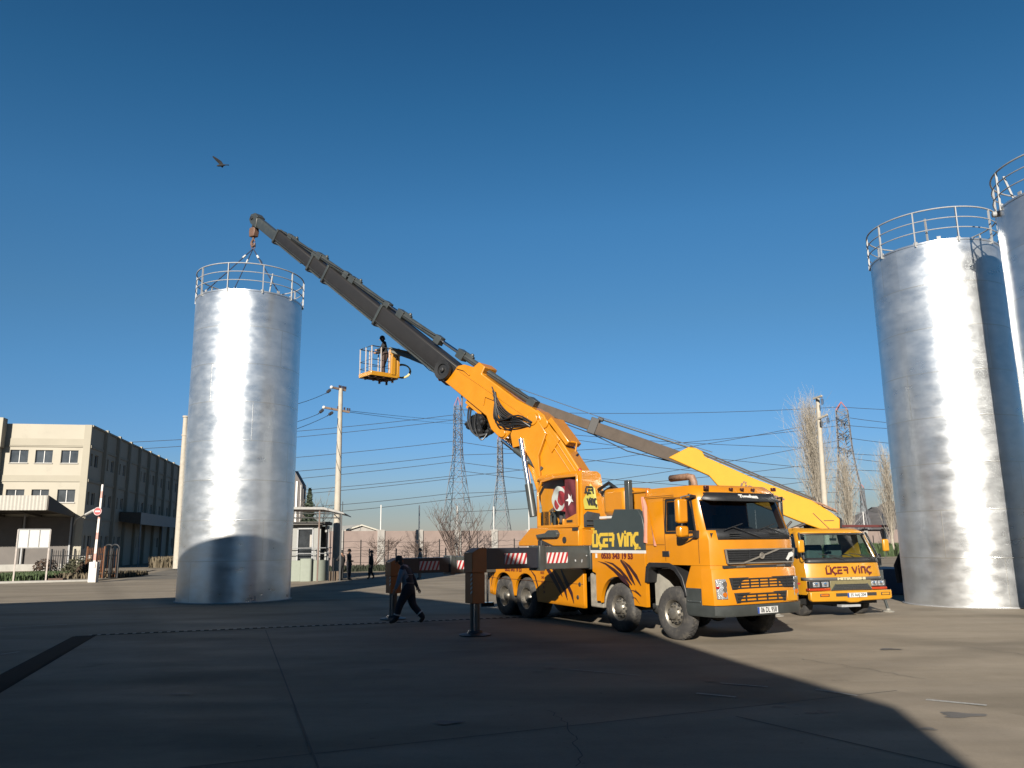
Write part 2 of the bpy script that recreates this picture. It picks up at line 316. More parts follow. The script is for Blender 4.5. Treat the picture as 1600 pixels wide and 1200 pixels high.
def text(name, s, size, M, m, parent, bold=.0, depth=.004, width=None, shear=0.):
    cu_ = bpy.data.curves.new(name, 'FONT'); cu_.body = s; cu_.size = size; cu_.offset = bold; cu_.extrude = depth/2; cu_.align_x = 'CENTER'; cu_.align_y = 'CENTER'; cu_.shear = shear; cu_.resolution_u = 3
    tmp = bpy.data.objects.new('tmp', cu_); me = bpy.data.meshes.new_from_object(tmp); bpy.data.objects.remove(tmp)
    me.name = name; xs = [v.co.x for v in me.vertices]
    k = (width/(max(xs)-min(xs))) if width else 1
    T = WORLD[parent.name].inverted() @ M
    for v in me.vertices: v.co = T @ Vector((v.co.x*k, v.co.y, v.co.z))
    me.materials.clear(); me.materials.append(m)
    o = bpy.data.objects.new(name, me); C.objects.link(o); o.parent = parent; WORLD[o.name] = WORLD[parent.name]; return o
def frame(o, x, y, z=None):
    x = Vector(x).normalized(); y = Vector(y).normalized(); z = x.cross(y)
    return Matrix(((x.x, y.x, z.x, o[0]), (x.y, y.y, z.y, o[1]), (x.z, y.z, z.z, o[2]), (0, 0, 0, 1)))

# stencil letters of the firm's name: strokes on a unit-high grid
def word(s, gap=.20):
    segs = []; x = 0
    Gl = {
     'U': (.62, [((0,1),(0,.08)), ((.0,0),(.6,0)), ((.6,1),(.6,0)), ((.14,1.26),(.17,1.26)), ((.42,1.26),(.45,1.26))]),
     'C': (.55, [((.55,1),(.28,1)), ((.24,.97),(.02,.68)), ((0,.64),(0,.34)), ((.02,.3),(.24,.03)), ((.28,0),(.55,0)), ((.26,-.2),(.30,-.26))]),
     'E': (.55, [((0,1),(.5,1)), ((0,.52),(.5,.52)), ((0,0),(.5,0)), ((0,.45),(0,.05))]),
     'R': (.62, [((0,1),(.5,1)), ((.58,.93),(.58,.58)), ((.1,.52),(.55,.52)), ((.52,.4),(.52,0))]),
     'V': (.68, [((0,1),(.30,.0)), ((.64,1),(.34,0))]),
     'i': (.14, [((.05,.78),(.05,0)), ((.04,1.14),(.07,1.14))]),
     'n': (.60, [((.04,1),(.04,0)), ((.1,1),(.45,1)), ((.54,.92),(.54,0))]),
     ' ': (.22, [])}
    for ch in s:
        w_, g = Gl[ch]
        for a, b in g: segs.append(((a[0]+x, a[1]), (b[0]+x, b[1])))
        x += w_+gap
    return segs, x-gap
def firm(name, o, ux, uy, un, height, width, m, parent, wd=.2, s='UCER VinC', slant=0., depth=.004):
    segs, W = word(s); k = width/W
    sg = [tuple((p[0]*k+slant*p[1]*height, p[1]*height) for p in q) for q in segs]
    mb = MB(); mb.strokes(sg, wd*height, depth, o, ux, uy, un); return build(name, mb, m, parent, smooth=0)

# ================================================================== GROUND
mb = MB(); mb.quad((-2500, -200, -.02), (2500, -200, -.02), (2500, 4200, -.02), (-2500, 4200, -.02)); struct('ground', mb, EARTH)
mb = MB(); mb.F([mb.P(p) for p in ((-90, -70, 0), (90, -70, 0), (90, 125.5, 0), (-16, 64.5, 0), (-24, 78, 0), (-34, 130, 0), (-62, 130, 0), (-90, 60, 0))])
struct('concrete_yard', mb, CONC)
# the paler near slab beyond a construction joint
j0, j1 = G(0, 1232), G(1352, 1085); dj = (j1-j0).normalized(); nj = Vector((dj.y, -dj.x, 0)); 
mb = MB(); a, b = j0-dj*12, j1+dj*.6; c = G(1640, 1100); mb.F([mb.P((p.x, p.y, .004)) for p in (a, b, b+nj*14, a+nj*14)]); struct('near_slab', mb, CONC2)
mb = MB()
def joint(p, q, w_=.018, z=.008):
    d = (q-p).normalized(); n = Vector((-d.y, d.x, 0))*w_
    mb.F([mb.P((t.x, t.y, z)) for t in (p-n, q-n, q+n, p+n)])
joint(a, b, .012)
d1 = (G(495, 1195)-G(415, 985)); joint(G(415, 985), G(495, 1195)+d1*.4, .012)
joint(G(1150, 1120), G(1560, 1215), .014)
struct('pavement_joints', mb, mat('joint_dark', (.10, .09, .08), .9))
# oil drips and hairline cracks
random.seed(77); mb = MB()
for q_, (x, y, r_) in enumerate(((1448, 1140, .07), (1502, 1118, .16), (1290, 1113, .07), (1270, 1115, .05), (1110, 1065, .05), (1215, 1105, .05), (604, 1047, .05), (285, 1085, .10), (700, 1130, .1), (860, 1045, .05), (1390, 1015, .12))):
    c = G(x, y); n = 22; ph = random.random()*6; mb.F([mb.P((c.x+r_*(1+.3*math.sin(3*6.283*k/n+ph)+.15*math.sin(7*6.283*k/n))*1.6*math.cos(6.283*k/n), c.y+r_*(1+.3*math.sin(3*6.283*k/n+ph))*math.sin(6.283*k/n), .0085+.0004*q_)) for k in range(n)])
struct('oil_stains', mb, mat('oil_stain', (.13, .115, .10), .7, var=.3, scale=4))
mb = MB()
for (pts) in (((1500, 1010), (1590, 1022), (1640, 1038)), ((1250, 1030), (1330, 1042), (1450, 1062)), ((860, 1110), (900, 1150), (905, 1200))):
    P_ = [G(*p) for p in pts]
    for a_, b_ in zip(P_, P_[1:]):
        m_ = 9; q = [a_+(b_-a_)*(k/m_)+Vector((random.uniform(-.05, .05), random.uniform(-.05, .05), 0)) for k in range(m_+1)]
        for u_, v_ in zip(q, q[1:]): joint(u_, v_, .006, .0088)
struct('pavement_cracks', mb, MATS['joint_dark'])
# faded line markings
mb = MB()
for (p, q, w_) in (((1275, 1078), (1340, 1088), .035), ((1447, 1094), (1542, 1103), .05), ((1088, 1084), (1150, 1090), .035), ((1125, 1068), (1200, 1074), .03), ((0, 1023), (30, 1019), .05), ((0, 981), (105, 976), .04), ((888, 1046), (1000, 1056), .02)):
    joint(G(*p), G(*q), w_, .0095)
struct('faded_floor_markings', mb, mat('worn_white_line', (.42, .41, .38), .9, var=.3, scale=30))
# slotted drainage channel and its side branch
p0, p1 = G(138, 993), G(742, 967.5); dd = (p1-p0).normalized(); p1 = p1+dd*9; nn = Vector((-dd.y, dd.x, 0))
dr = thing('drainage_channel', 'slotted concrete drain grating running across the shaded yard', 'drain', p0)
mb = MB(); mb.F([mb.P((t.x, t.y, .005)) for t in (p0-nn*.14, p1-nn*.14, p1+nn*.14, p0+nn*.14)]); build('channel', mb, mat('drain_dark', (.005, .005, .006), .9, spec=.1), dr)
mb = MB(); k = 0.; Ld = (p1-p0).length
while k < Ld-.1:
    q = p0+dd*k; t = Vector((0, 0, .012)); mb.F([mb.P(v_+t) for v_ in (q-nn*.11, q+dd*.085-nn*.11, q+dd*.085+nn*.11, q+nn*.11)]); k += .2
build('grating', mb, mat('drain_bars', (.34, .32, .29), .8), dr)
q0, q1 = G(132, 994), G(0, 1068); qd = (q1-q0).normalized(); q1 = q1+qd*5; qn = Vector((-qd.y, qd.x, 0))
dr = thing('drainage_channel', 'wide dark drain cover strip running to the lower left corner', 'drain', q0)
mb = MB(); mb.F([mb.P((t.x, t.y, .0055)) for t in (q0-qn*.26, q1-qn*.26, q1+qn*.26, q0+qn*.26)]); build('channel', mb, MATS['drain_dark'], dr)
mb = MB(); mb.F([mb.P((t.x, t.y, .013)) for t in (q0-qn*.2, q1-qn*.2, q1+qn*.2, q0+qn*.2)]); build('cover', mb, mat('drain_cover', (.006, .006, .007), .9, var=.3, spec=.1), dr)
# far road at the left with kerb
mb = MB(); mb.F([mb.P(p) for p in ((-26.0, 54.2, .006), (-16, 56, .006), (-30, 140, .006), (-50, 140, .006))]); struct('far_road', mb, ASPH)
mb = MB(); a, b = G(-40, 913), G(140, 908.5); d = (b-a).normalized(); n = Vector((-d.y, d.x, 0)); mb.beam(a+Vector((0, 0, .06)), b+Vector((0, 0, .06)), .18, .13)
e = b+Vector((-1.5, 9, 0)); struct('kerb', mb, KERB, bevel=.02)
mb = MB(); mb.F([mb.P((p.x, p.y, .05)) for p in (a, b, G(182, 904), G(183, 904)+Vector((-6, 20, 0)), a+Vector((-3, 24, 0)))]); struct('verge_soil', mb, EARTH)
# hills
def hill(name, pts, Y, dep, seed):
    random.seed(seed); mb = MB(); base = []; rows = []
    nx = 60
    for j in range(7):
        row = []
        for i in range(nx+1):
            f = i/nx*(len(pts)-1); k = min(int(f), len(pts)-2); px = pts[k][0]+(pts[k+1][0]-pts[k][0])*(f-k); py = pts[k][1]+(pts[k+1][1]-pts[k][1])*(f-k)
            P = at(px, py, Y); hz = max(P.z, 2); s_ = math.sin(j/6*math.pi/2); yy = Y-dep*(1-j/6)
            row.append(mb.P((P.x*(yy/Y)**.5+random.uniform(-8, 8), yy, -1+hz*s_+random.uniform(-.03, .03)*hz*(j > 0)))) 
        rows.append(row)
    back = [mb.P((mb.v[i].x*1.1, Y+dep, -1)) for i in rows[-1]]; rows.append(back)
    for A, B in zip(rows, rows[1:]):
        for i in range(nx): mb.F((A[i], A[i+1], B[i+1], B[i]))
    struct(name, mb, HILL, smooth=60)
hill('hills', [(1150, 836), (1240, 826), (1300, 820), (1345, 800), (1385, 785), (1420, 779), (1500, 788), (1700, 770), (1900, 800)], 2400, 700, 3)
hill('hills', [(-300, 850), (120, 836), (230, 806), (262, 797), (300, 805), (380, 826), (520, 838), (800, 838), (1180, 834)], 2700, 600, 5)
# blue sky needs nothing else

# ================================================================== TANKS
def tank(c, r, h, label, seed, n_post=10, off=0., weld=0.):
    t = thing('steel_tank', label, 'storage tank', (c[0], c[1], 0), weld, 'galvanised steel tanks')
    M = WORLD[t.name]
    mb = MB(M); n = 128
    mb.lathe([(r, .02), (r, .1)] + [(r+.004*math.sin(k*1.7+seed), h*k/16) for k in range(1, 16)] + [(r, h-.06), (r+.02, h-.06), (r+.02, h), (r-.05, h), (r-.05, h-.25), (.05, h-.02)], (0, 0, 0), (0, 0, 1), n, caps=False)
    build('shell', mb, steel_mat(h, seed), t, smooth=30)
    mb = MB(M); mb.lathe([(r+.07, .0), (r+.07, .025), (r-.02, .03)], (0, 0, 0), (0, 0, 1), n, caps=False); build('base_flange', mb, ST, t)
    rl = None
    mb = MB(M); rr = r+.03
    circ = lambda z, q: [(q*math.cos(2*math.pi*k/72), q*math.sin(2*math.pi*k/72), z) for k in range(72)]
    mb.path(circ(h+1.1, rr), .026, 8, closed=True)
    for z in (.74, .38): mb.path(circ(h+z, rr), .018, 6, closed=True)
    rl = build('guard_rail', mb, ST, t)
    for k in range(n_post):
        a = off+2*math.pi*k/n_post-weld; mb = MB(M); x, y = math.cos(a)*rr, math.sin(a)*rr
        mb.beam((x, y, h-.12), (x, y, h+1.1), .035, .06, side=(-y, x, 0)); mb.beam((x*.985, y*.985, h-.05), (x*.985, y*.985, h+.05), .12, .05, side=(-y, x, 0)); build('rail_post', mb, ST, rl)
    # roof access ladder loop and lifting lugs
    for k in range(4):
        a = off+R(20)+k*math.pi/2-weld; x, y = math.cos(a)*(r-.12), math.sin(a)*(r-.12); mb = MB(M); mb.beam((x, y, h-.1), (x, y, h+.16), .12, .03, side=(-y, x, 0)); build('lifting_lug', mb, ST, t)
    a = off+R(10)-weld; mb = MB(M); mb.beam((math.cos(a)*(r-.2), math.sin(a)*(r-.2), h+.05), (math.cos(a)*rr, math.sin(a)*rr, h+.8), .05, .05); build('rail_brace', mb, ST, t)
    return t
T1 = Vector((-11.31, 33.30, 0)); T2 = Vector((15.20, 27.39, 0)); T3 = Vector((16.93, 22.39, 0))
H1, H2, H3 = 12.39, 11.98, 11.95
def face(c, deg): return math.atan2(-c.y, -c.x)+R(deg)   # angle on the tank that faces the yard centre
tank(T1, 2.188, H1, 'galvanised tank hanging on the slings at the crane hook, standing alone', 1.3, 10, face(T1, 12), 0)
tank(T2, 2.071, H2, 'galvanised tank beside the smaller yellow truck, its right side in shade', 4.1, 10, face(T2, -13), .5)
tank(T3, 2.10, H3, 'galvanised tank cut off by the frame edge, in front of its neighbour', 8.2, 10, face(T3, -62), 1.2)
for a, zz in ((face(T3, -70), H3-.12),):
    mb = MB(); p = T3+Vector((math.cos(a)*2.1, math.sin(a)*2.1, zz)); mb.lathe([(.09, 0), (.09, .16), (.05, .18)], p, (math.cos(a), math.sin(a), 0), 16); build('nozzle', mb, ST, bpy.data.objects['steel_tank.002'])

# ================================================================== CRANE TRUCK (U forward, V across, z up; V=0 is the side we see)
TO = Vector((3.52, 18.41, 0)); TA = math.atan2(-.867, .499)
truck = thing('crane_truck', 'orange four-axle truck with the big black boom raised over the tank', 'crane truck', TO, TA)
TM = WORLD[truck.name]
tu = (TM.to_3x3() @ Vector((1, 0, 0))).normalized(); tv = (TM.to_3x3() @ Vector((0, 1, 0))).normalized(); tz = Vector((0, 0, 1))
def TW(u, v, z): return TM @ Vector((u, v, z))
WID = 2.65

def loft(levels, holes=(), M=None, cap=True):
    """levels: [(z, [(u,v)...])] -> MB of shell without the hole cells, and the cells as quads"""
    mb = MB(M); rows = [[mb.P((p[0], p[1], z)) for p in pl] for z, pl in levels]; cells = {}
    n = len(rows[0])
    for j in range(len(rows)-1):
        for i in range(n):
            q = (rows[j][i], rows[j][(i+1) % n], rows[j+1][(i+1) % n], rows[j+1][i])
            if (j, i) in holes: cells[(j, i)] = [mb.v[k].copy() for k in q]
            else: mb.F(q)
    if cap: mb.F(rows[0][::-1]); mb.F(rows[-1])
    return mb, cells
def pane(cells, keys, off, sgn, c):
    """glass set into the openings, drawn slightly inwards towards c"""
    mb = MB()
    for k in keys:
        q = cells[k]; mb.F([mb.P(p+(c-p).normalized()*off) for p in q])
    return mb

# --- cab
Uf = lambda z: 1.30 if z < 2.16 else 1.30-(z-2.16)*.34
def plan(z):
    f = Uf(z); i = 0 if z < 2.3 else (z-2.3)*.07
    if z > 3.2: i += (z-3.2)*.5; f -= (z-3.2)*.9
    r = -.85+(max(0, z-3.2)*.3)
    return [(r, i), (-.12, i), (f-.36, i), (f-.12, i+.06), (f-.015, i+.24), (f+.02, .75), (f+.035, 1.325), (f+.02, 1.9), (f-.015, WID-i-.24), (f-.12, WID-i-.06), (f-.36, WID-i), (-.12, WID-i), (r, WID-i)]
lv = [(z, plan(z)) for z in (1.62, 1.70, 2.14, 2.36, 3.02, 3.14, 3.26, 3.33, 3.36)]
win_side = [(3, 1)]; win_far = [(3, 10)]; wsc = [(3, k) for k in (3, 4, 5, 6, 7, 8)]; low = [(2, k) for k in (4, 5, 6, 7)]
mb, cells = loft(lv, set(win_side+win_far+wsc), TM)
cab = build('cab', mb, OR, truck, solid=.05, smooth=40)
cc = TW(.2, 1.32, 2.6)
build('windscreen', pane(cells, wsc, .02, 1, cc), GLD, cab, smooth=60)
build('side_window', pane(cells, win_side, .02, 1, cc), GLD, cab)
build('side_window', pane(cells, win_far, .02, 1, cc), GLD, cab)
# black cowl under the screen, sun visor over it
def skin(pts_lo, pts_hi, off, M):
    mb = MB(M); a = [mb.P((p[0]+off, p[1], p[2])) for p in pts_lo]; b = [mb.P((p[0]+off, p[1], p[2])) for p in pts_hi]
    for k in range(len(a)-1): mb.F((a[k], a[k+1], b[k+1], b[k]))
    return mb
def arc(z, u0=.0, sel=(3, 4, 5, 6, 7, 8, 9), dz=0): return [(plan(z)[k][0]+u0, plan(z)[k][1], z+dz) for k in sel]
lo_ = arc(2.17, .006, (4, 5, 6, 7, 8)); hi_ = arc(2.40, .012, (3, 4, 5, 6, 7, 8, 9)); 
mb = MB(TM); h_ = [mb.P(p) for p in arc(2.39, .014)]; l_ = [mb.P((p[0]+.012, p[1]+(.16 if k == 0 else -.16 if k == 6 else 0), p[2])) for k, p in enumerate(arc(2.16, 0))]
for k in range(6): mb.F((l_[k], l_[k+1], h_[k+1], h_[k]))
cowl = build('cowl', mb, BK, cab, solid=.012)
mb = MB(TM); top = arc(3.19, .02); top[0] = (top[0][0]-.25, -.0+plan(3.19)[0][1]-.005, 3.17); top[-1] = (top[-1][0]-.25, WID-plan(3.19)[0][1]+.005, 3.17)
bot = [(p[0]+.13, p[1], 3.0) for p in arc(3.0, 0)]; bot[0] = (bot[0][0]-.3, top[0][1]-.02, 3.06); bot[-1] = (bot[-1][0]-.3, top[-1][1]+.02, 3.06)
t_ = [mb.P(p) for p in top]; b_ = [mb.P(p) for p in bot]
for k in range(6): mb.F((b_[k], b_[k+1], t_[k+1], t_[k]))
visor = build('sun_visor', mb, BK, cab, solid=.02)
for k, (v0, v1) in enumerate(((.55, .85), (1.75, 2.05))):
    mb = MB(TM)
    for j in range(3): mb.box(1.31, 1.345, v0, v1, 2.19+j*.045, 2.21+j*.045)
    build('cowl_vent', mb, CM, cowl)
for v0, v1 in ((.35, 1.15), (1.35, 2.15)):
    mb = MB(TM); mb.tube((1.36, v1+.28, 2.20), (1.31, v0+.35, 2.42), .014); mb.tube((1.31, v0+.05, 2.36), (1.29, v0+.62, 2.50), .012); build('wiper', mb, BK, cab)
text('visor_lettering', 'Tunahan', .13, frame(TW(Uf(3.12)+.115, 1.42, 3.10), tv, tz*1.0-tu*.55), WH, visor, bold=.008, width=.58, depth=.006)
# roof marker lamps
for v in (.28, 1.02, 1.36, 1.70, 2.36):
    mb = MB(TM); sz = .055 if v in (.28, 2.36) else .035; mb.box(.93, 1.00, v-sz, v+sz, 3.245, 3.245+sz*1.5); build('marker_lamp', mb, mat('marker_dark', (.06, .012, .008), .3), cab, bevel=.006)
# door lines, handle badge, dark mirror sweep
mb = MB(TM); 
for a, b in (((-.16, 1.70), (-.16, 3.10)), ((-.16, 3.10), (.62, 3.10)), ((.93, 2.28), (.93, 1.66)), ((-.85, 2.06), (-.18, 2.06)), ((-.85, 3.16), (.2, 3.16))): mb.beam((a[0], -.001, a[1]), (b[0], -.001, b[1]), .006, .012, side=(0, 1, 0))
build('door_joint', mb, mat('seam_dark', (.09, .03, .005), .7), cab)
mb = MB(TM); mb.box(-.27, -.03, -.012, .01, 1.79, 1.92); build('door_handle', mb, BK, cab, bevel=.01)
mb = MB(TM); mb.prism([(.12, 2.20), (.56, 2.24), (.56, 2.16), (.40, 2.0), (.20, 1.93), (.12, 1.98)], 'y', -.005, .01); build('mirror_shadow_patch', mb, mat('bare_dark_patch', (.07, .03, .015), .6), cab) if False else None
mb = MB(TM); mb.prism([(-.14, 2.34), (-.14, 3.06), (-.06, 3.12), (.72, 3.12), (.80, 3.05), (.92, 2.34), (.84, 2.27), (-.06, 2.27)], 'y', -.006, .0); 
# black window surround as a frame of bars
mb = MB(TM)
for a, b, w_ in (((-.13, 2.33), (-.13, 3.06), .05), ((-.13, 3.06), (.70, 3.06), .06), ((-.13, 2.33), (.86, 2.33), .05), ((.86, 2.33), (.70, 3.06), .04), ((.52, 2.33), (.50, 3.06), .03)): 
    i0 = max(0, (a[1]-2.3)*.07); i1 = max(0, (b[1]-2.3)*.07); mb.beam((a[0], i0-.005, a[1]), (b[0], i1-.005, b[1]), .02, w_, side=(0, 1, 0))
build('window_surround', mb, BK, cab)
# interior
mb = MB(TM); mb.box(-.8, 1.0, .1, 2.55, 1.66, 1.72); mb.box(.75, 1.2, .12, 2.53, 1.72, 2.30); build('dashboard', mb, CM, cab)
for v in (.62, 2.02):
    mb = MB(TM); mb.box(-.35, .2, v-.26, v+.26, 1.9, 2.1); mb.box(-.5, -.33, v-.25, v+.25, 2.0, 2.75); mb.box(-.48, -.35, v-.13, v+.13, 2.75, 2.95); build('seat', mb, SEAT, cab, bevel=.04)
mb = MB(TM); c = Vector((.62, 2.0, 2.32)); q = Vector((.5, 0, .86)).normalized(); e1 = Vector((0, 1, 0)); e2 = q.cross(e1)
mb.path([c+e1*.22*math.cos(k*math.pi/8)+e2*.22*math.sin(k*math.pi/8) for k in range(16)], .016, 6, closed=True); mb.tube(c, c+Vector((.25, 0, -.3)), .03); build('steering_wheel', mb, BK, cab)
# --- lower front: corner panels, bumper, grilles
def plan2(f, r, back=.5, i=0.): return [(back, i), (f-.36, i), (f-.12, i+.06), (f-.015, i+.24), (f+.02, .75), (f+.03, 1.325), (f+.02, 1.9), (f-.015, WID-i-.24), (f-.12, WID-i-.06), (f-.36, WID-i), (back, WID-i)]
mb, _ = loft([(1.14, plan2(1.30, 0, .46)), (1.20, plan2(1.31, 0, .46)), (1.50, plan2(1.31, 0, .60)), (1.615, plan2(1.30, 0, .66))], (), TM); build('front_panel', mb, OR, cab)
mb, _ = loft([(.80, plan2(1.36, 0, .95, -.01)), (.84, plan2(1.37, 0, .95, -.01)), (1.53, plan2(1.335, 0, .95, -.01)), (1.55, plan2(1.32, 0, .95, -.01))], (), TM); bmp = build('bumper', mb, OR, truck)
mb, _ = loft([(.56, plan2(1.36, 0, .52, .0)), (.60, plan2(1.39, 0, .5, -.02)), (.79, plan2(1.40, 0, .5, -.03))], (), TM); build('bumper_skirt', mb, GR, bmp)
mb = MB(TM); mb.box(1.22, 1.342, .3, 2.35, 1.555, 1.612); build('bonnet_gap', mb, CM, cab)
for v in (.78, 2.0):
    mb = MB(TM); mb.tube((1.34, v-.12, 1.58), (1.35, v+.12, 1.585), .022); build('grab_rail', mb, AL, cab)
def grille(name, v0, v1, z0, z1, u, slats, parent, rimm, th=.03, bars=0, taper=0.):
    mb = MB(TM); mb.prism([(v0, z1), (v1, z1), (v1-taper, z0), (v0+taper, z0)], 'x', u-.03, u+.006); g = build(name, mb, CM, parent)
    mb = MB(TM); n = slats
    for k in range(n):
        z = z0+(z1-z0)*(k+.5)/n; mb.beam((u+.02, v0+.05+taper*.5, z), (u+.02, v1-.05-taper*.5, z), .02, (z1-z0)/n*.42, side=(1, 0, 0))
    for k in range(bars): 
        v = v0+(v1-v0)*(k+1)/(bars+1); mb.beam((u+.022, v, z0+.02), (u+.022, v, z1-.02), .02, .035, side=(1, 0, 0))
    build('slats', mb, BK, g)
    if rimm:
        mb = MB(TM)
        P_ = [(v0, z1), (v1, z1), (v1-taper, z0), (v0+taper, z0)]
        for k in range(4): a, b = P_[k], P_[(k+1) % 4]; mb.beam((u+.02, a[0], a[1]), (u+.02, b[0], b[1]), .035, th, side=(1, 0, 0))
        build('grille_frame', mb, rimm, g)
    return g
g = grille('grille', .36, 2.44, 1.66, 1.95, 1.335, 6, cab, mat('satin_trim', (.30, .27, .23), .45, metal=.3), .024, 2, .05)
mb = MB(TM); mb.beam((1.385, .86, 1.665), (1.385, 1.94, 1.945), .02, .032, side=(1, 0, 0)); build('diagonal_bar', mb, MATS['satin_trim'], g)
mb = MB(TM); mb.path([(1.40, 1.39+.062*math.cos(k*math.pi/10), 1.805+.062*math.sin(k*math.pi/10)) for k in range(20)], .011, 6, closed=True); mb.beam((1.40, 1.35, 1.805), (1.40, 1.43, 1.805), .012, .016, side=(1, 0, 0)); mb.tube((1.385, 1.39, 1.805), (1.395, 1.39, 1.805), .06, n=20); build('round_badge', mb, MATS['satin_trim'], g)
mb = MB(TM); mb.prism([(2.15, 1.72), (2.20, 1.69), (2.27, 1.76), (2.36, 1.78), (2.39, 1.84), (2.34, 1.88), (2.26, 1.86), (2.22, 1.80)], 'x', 1.372, 1.39); build('white_ornament', mb, WH, g)
grille('air_intake', .42, 2.40, 1.11, 1.36, 1.362, 4, bmp, None, bars=6, taper=.06)
grille('air_intake', .52, 2.10, .83, 1.045, 1.378, 3, bmp, None, bars=4, taper=.05)
mb = MB(TM); mb.box(1.365, 1.383, 2.11, 2.42, .82, 1.05); build('tow_cover', mb, YE, bmp, bevel=.01)
for sgn, v in ((1, 0), (-1, WID)):
    V = lambda x: v+sgn*x
    mb = MB(TM); P_ = [(1.29, V(.10)), (1.348, V(.20)), (1.366, V(.31)), (1.30, V(.31)), (1.2, V(.12))]
    A = [mb.P((p[0]+.012, p[1]-sgn*.012, 1.34)) for p in P_]; B = [mb.P((p[0]+.022, p[1]+(sgn*.02 if i in (1, 2) else 0), .93)) for i, p in enumerate(P_)]
    mb.F(A); mb.F(B[::-1]); 
    for k in range(5): mb.F((A[k], A[(k+1) % 5], B[(k+1) % 5], B[k]))
    hl = build('headlight', mb, LT, bmp, bevel=.01)
    for zz, rr_ in ((1.24, .062), (1.13, .055), (1.02, .05)):
        mb = MB(TM); mb.tube((1.36, V(.25), zz), (1.392, V(.25), zz), rr_, n=16); build('bulb_reflector', mb, CH if zz > 1.05 else AM, hl)
    mb = MB(TM); mb.box(1.30, 1.36, V(.10)-.02, V(.10)+.02, 1.15, 1.19); build('side_marker', mb, RD, bmp)
# number plate
mb = MB(TM); mb.box(1.425, 1.436, 1.12, 1.72, .60, .735); npl = build('number_plate', mb, WH, bmp); text('plate_characters', '06 DL 958', .15, frame(TW(1.4365, 1.445, .665), tv, tz), BK, npl, bold=.003, width=.48, depth=.003)
mb = MB(TM); mb.box(1.426, 1.438, 1.12, 1.165, .602, .733); build('blue_strip', mb, mat('plate_blue', (.03, .08, .35), .4), npl)
# wheel arch of the cab, steps
def arch(cu_, cz, r0, r1, a0, a1, v0, v1, n=18):
    o = [(cu_+r1*math.cos(a0+(a1-a0)*k/n), cz+r1*math.sin(a0+(a1-a0)*k/n)) for k in range(n+1)]; i = [(cu_+r0*math.cos(a0+(a1-a0)*k/n), cz+r0*math.sin(a0+(a1-a0)*k/n)) for k in range(n, -1, -1)]
    mb = MB(TM); mb.prism(o+i, 'y', v0, v1); return mb
for v0, v1 in ((-.03, .34), (WID-.34, WID+.03)):
    P_ = [(-.92, 1.20), (-.86, 1.56), (-.74, 1.66), (-.05, 1.66), (.18, 1.58), (.38, 1.36), (.47, 1.10), (.50, .95), (.42, .95), (.40, 1.08), (.30, 1.30), (.12, 1.48), (-.08, 1.55), (-.68, 1.55), (-.76, 1.48), (-.82, 1.2)]
    mb = MB(TM); mb.prism(P_, 'y', v0, v1); build('mudguard', mb, BK, truck, bevel=.012)
    mb = MB(TM); mb.prism([(.44, .62), (.94, .60), (.98, 1.14), (.46, 1.14)], 'y', v0+.02, v1); mb.box(.50, .92, v0+.0, v0+.12, .84, .88); build('cab_step', mb, GR, truck, bevel=.015)
# mirrors
for sgn, v in ((1, 0), (-1, WID)):
    V = lambda x: v-sgn*x
    mb = MB(TM); y0, y1 = sorted((V(.10), V(.38)))
    (y0, y1) = (y0, y1) if sgn > 0 else (y0, y0+.12); mb.box(.62, .78, y0, y1, 2.52, 3.05); mr_ = build('mirror', mb, OR if sgn > 0 else BK, cab, bevel=.05)
    mb = MB(TM); mb.box(.60, .78, y0+.02, y1-.0, 2.22, 2.46); build('lower_mirror_housing', mb, OR if sgn > 0 else BK, mr_, bevel=.05)
    mb = MB(TM); mb.box(.612, .622, y0+.03, y1-.03, 2.56, 3.01); build('mirror_glass', mb, CH, mr_)
    mb = MB(TM); mb.path([(.86, V(-.05), 3.10), (.86, V(.10), 3.12), (.72, V(.24), 3.09), (.70, V(.24), 2.2), (.82, V(.12), 2.22), (.90, V(-.02), 2.26)], .022, 8); mb.box(.84, .95, min(V(-.02), V(.07)), max(V(-.02), V(.07)), 2.20, 2.36); build('mirror_bracket', mb, BK, mr_)
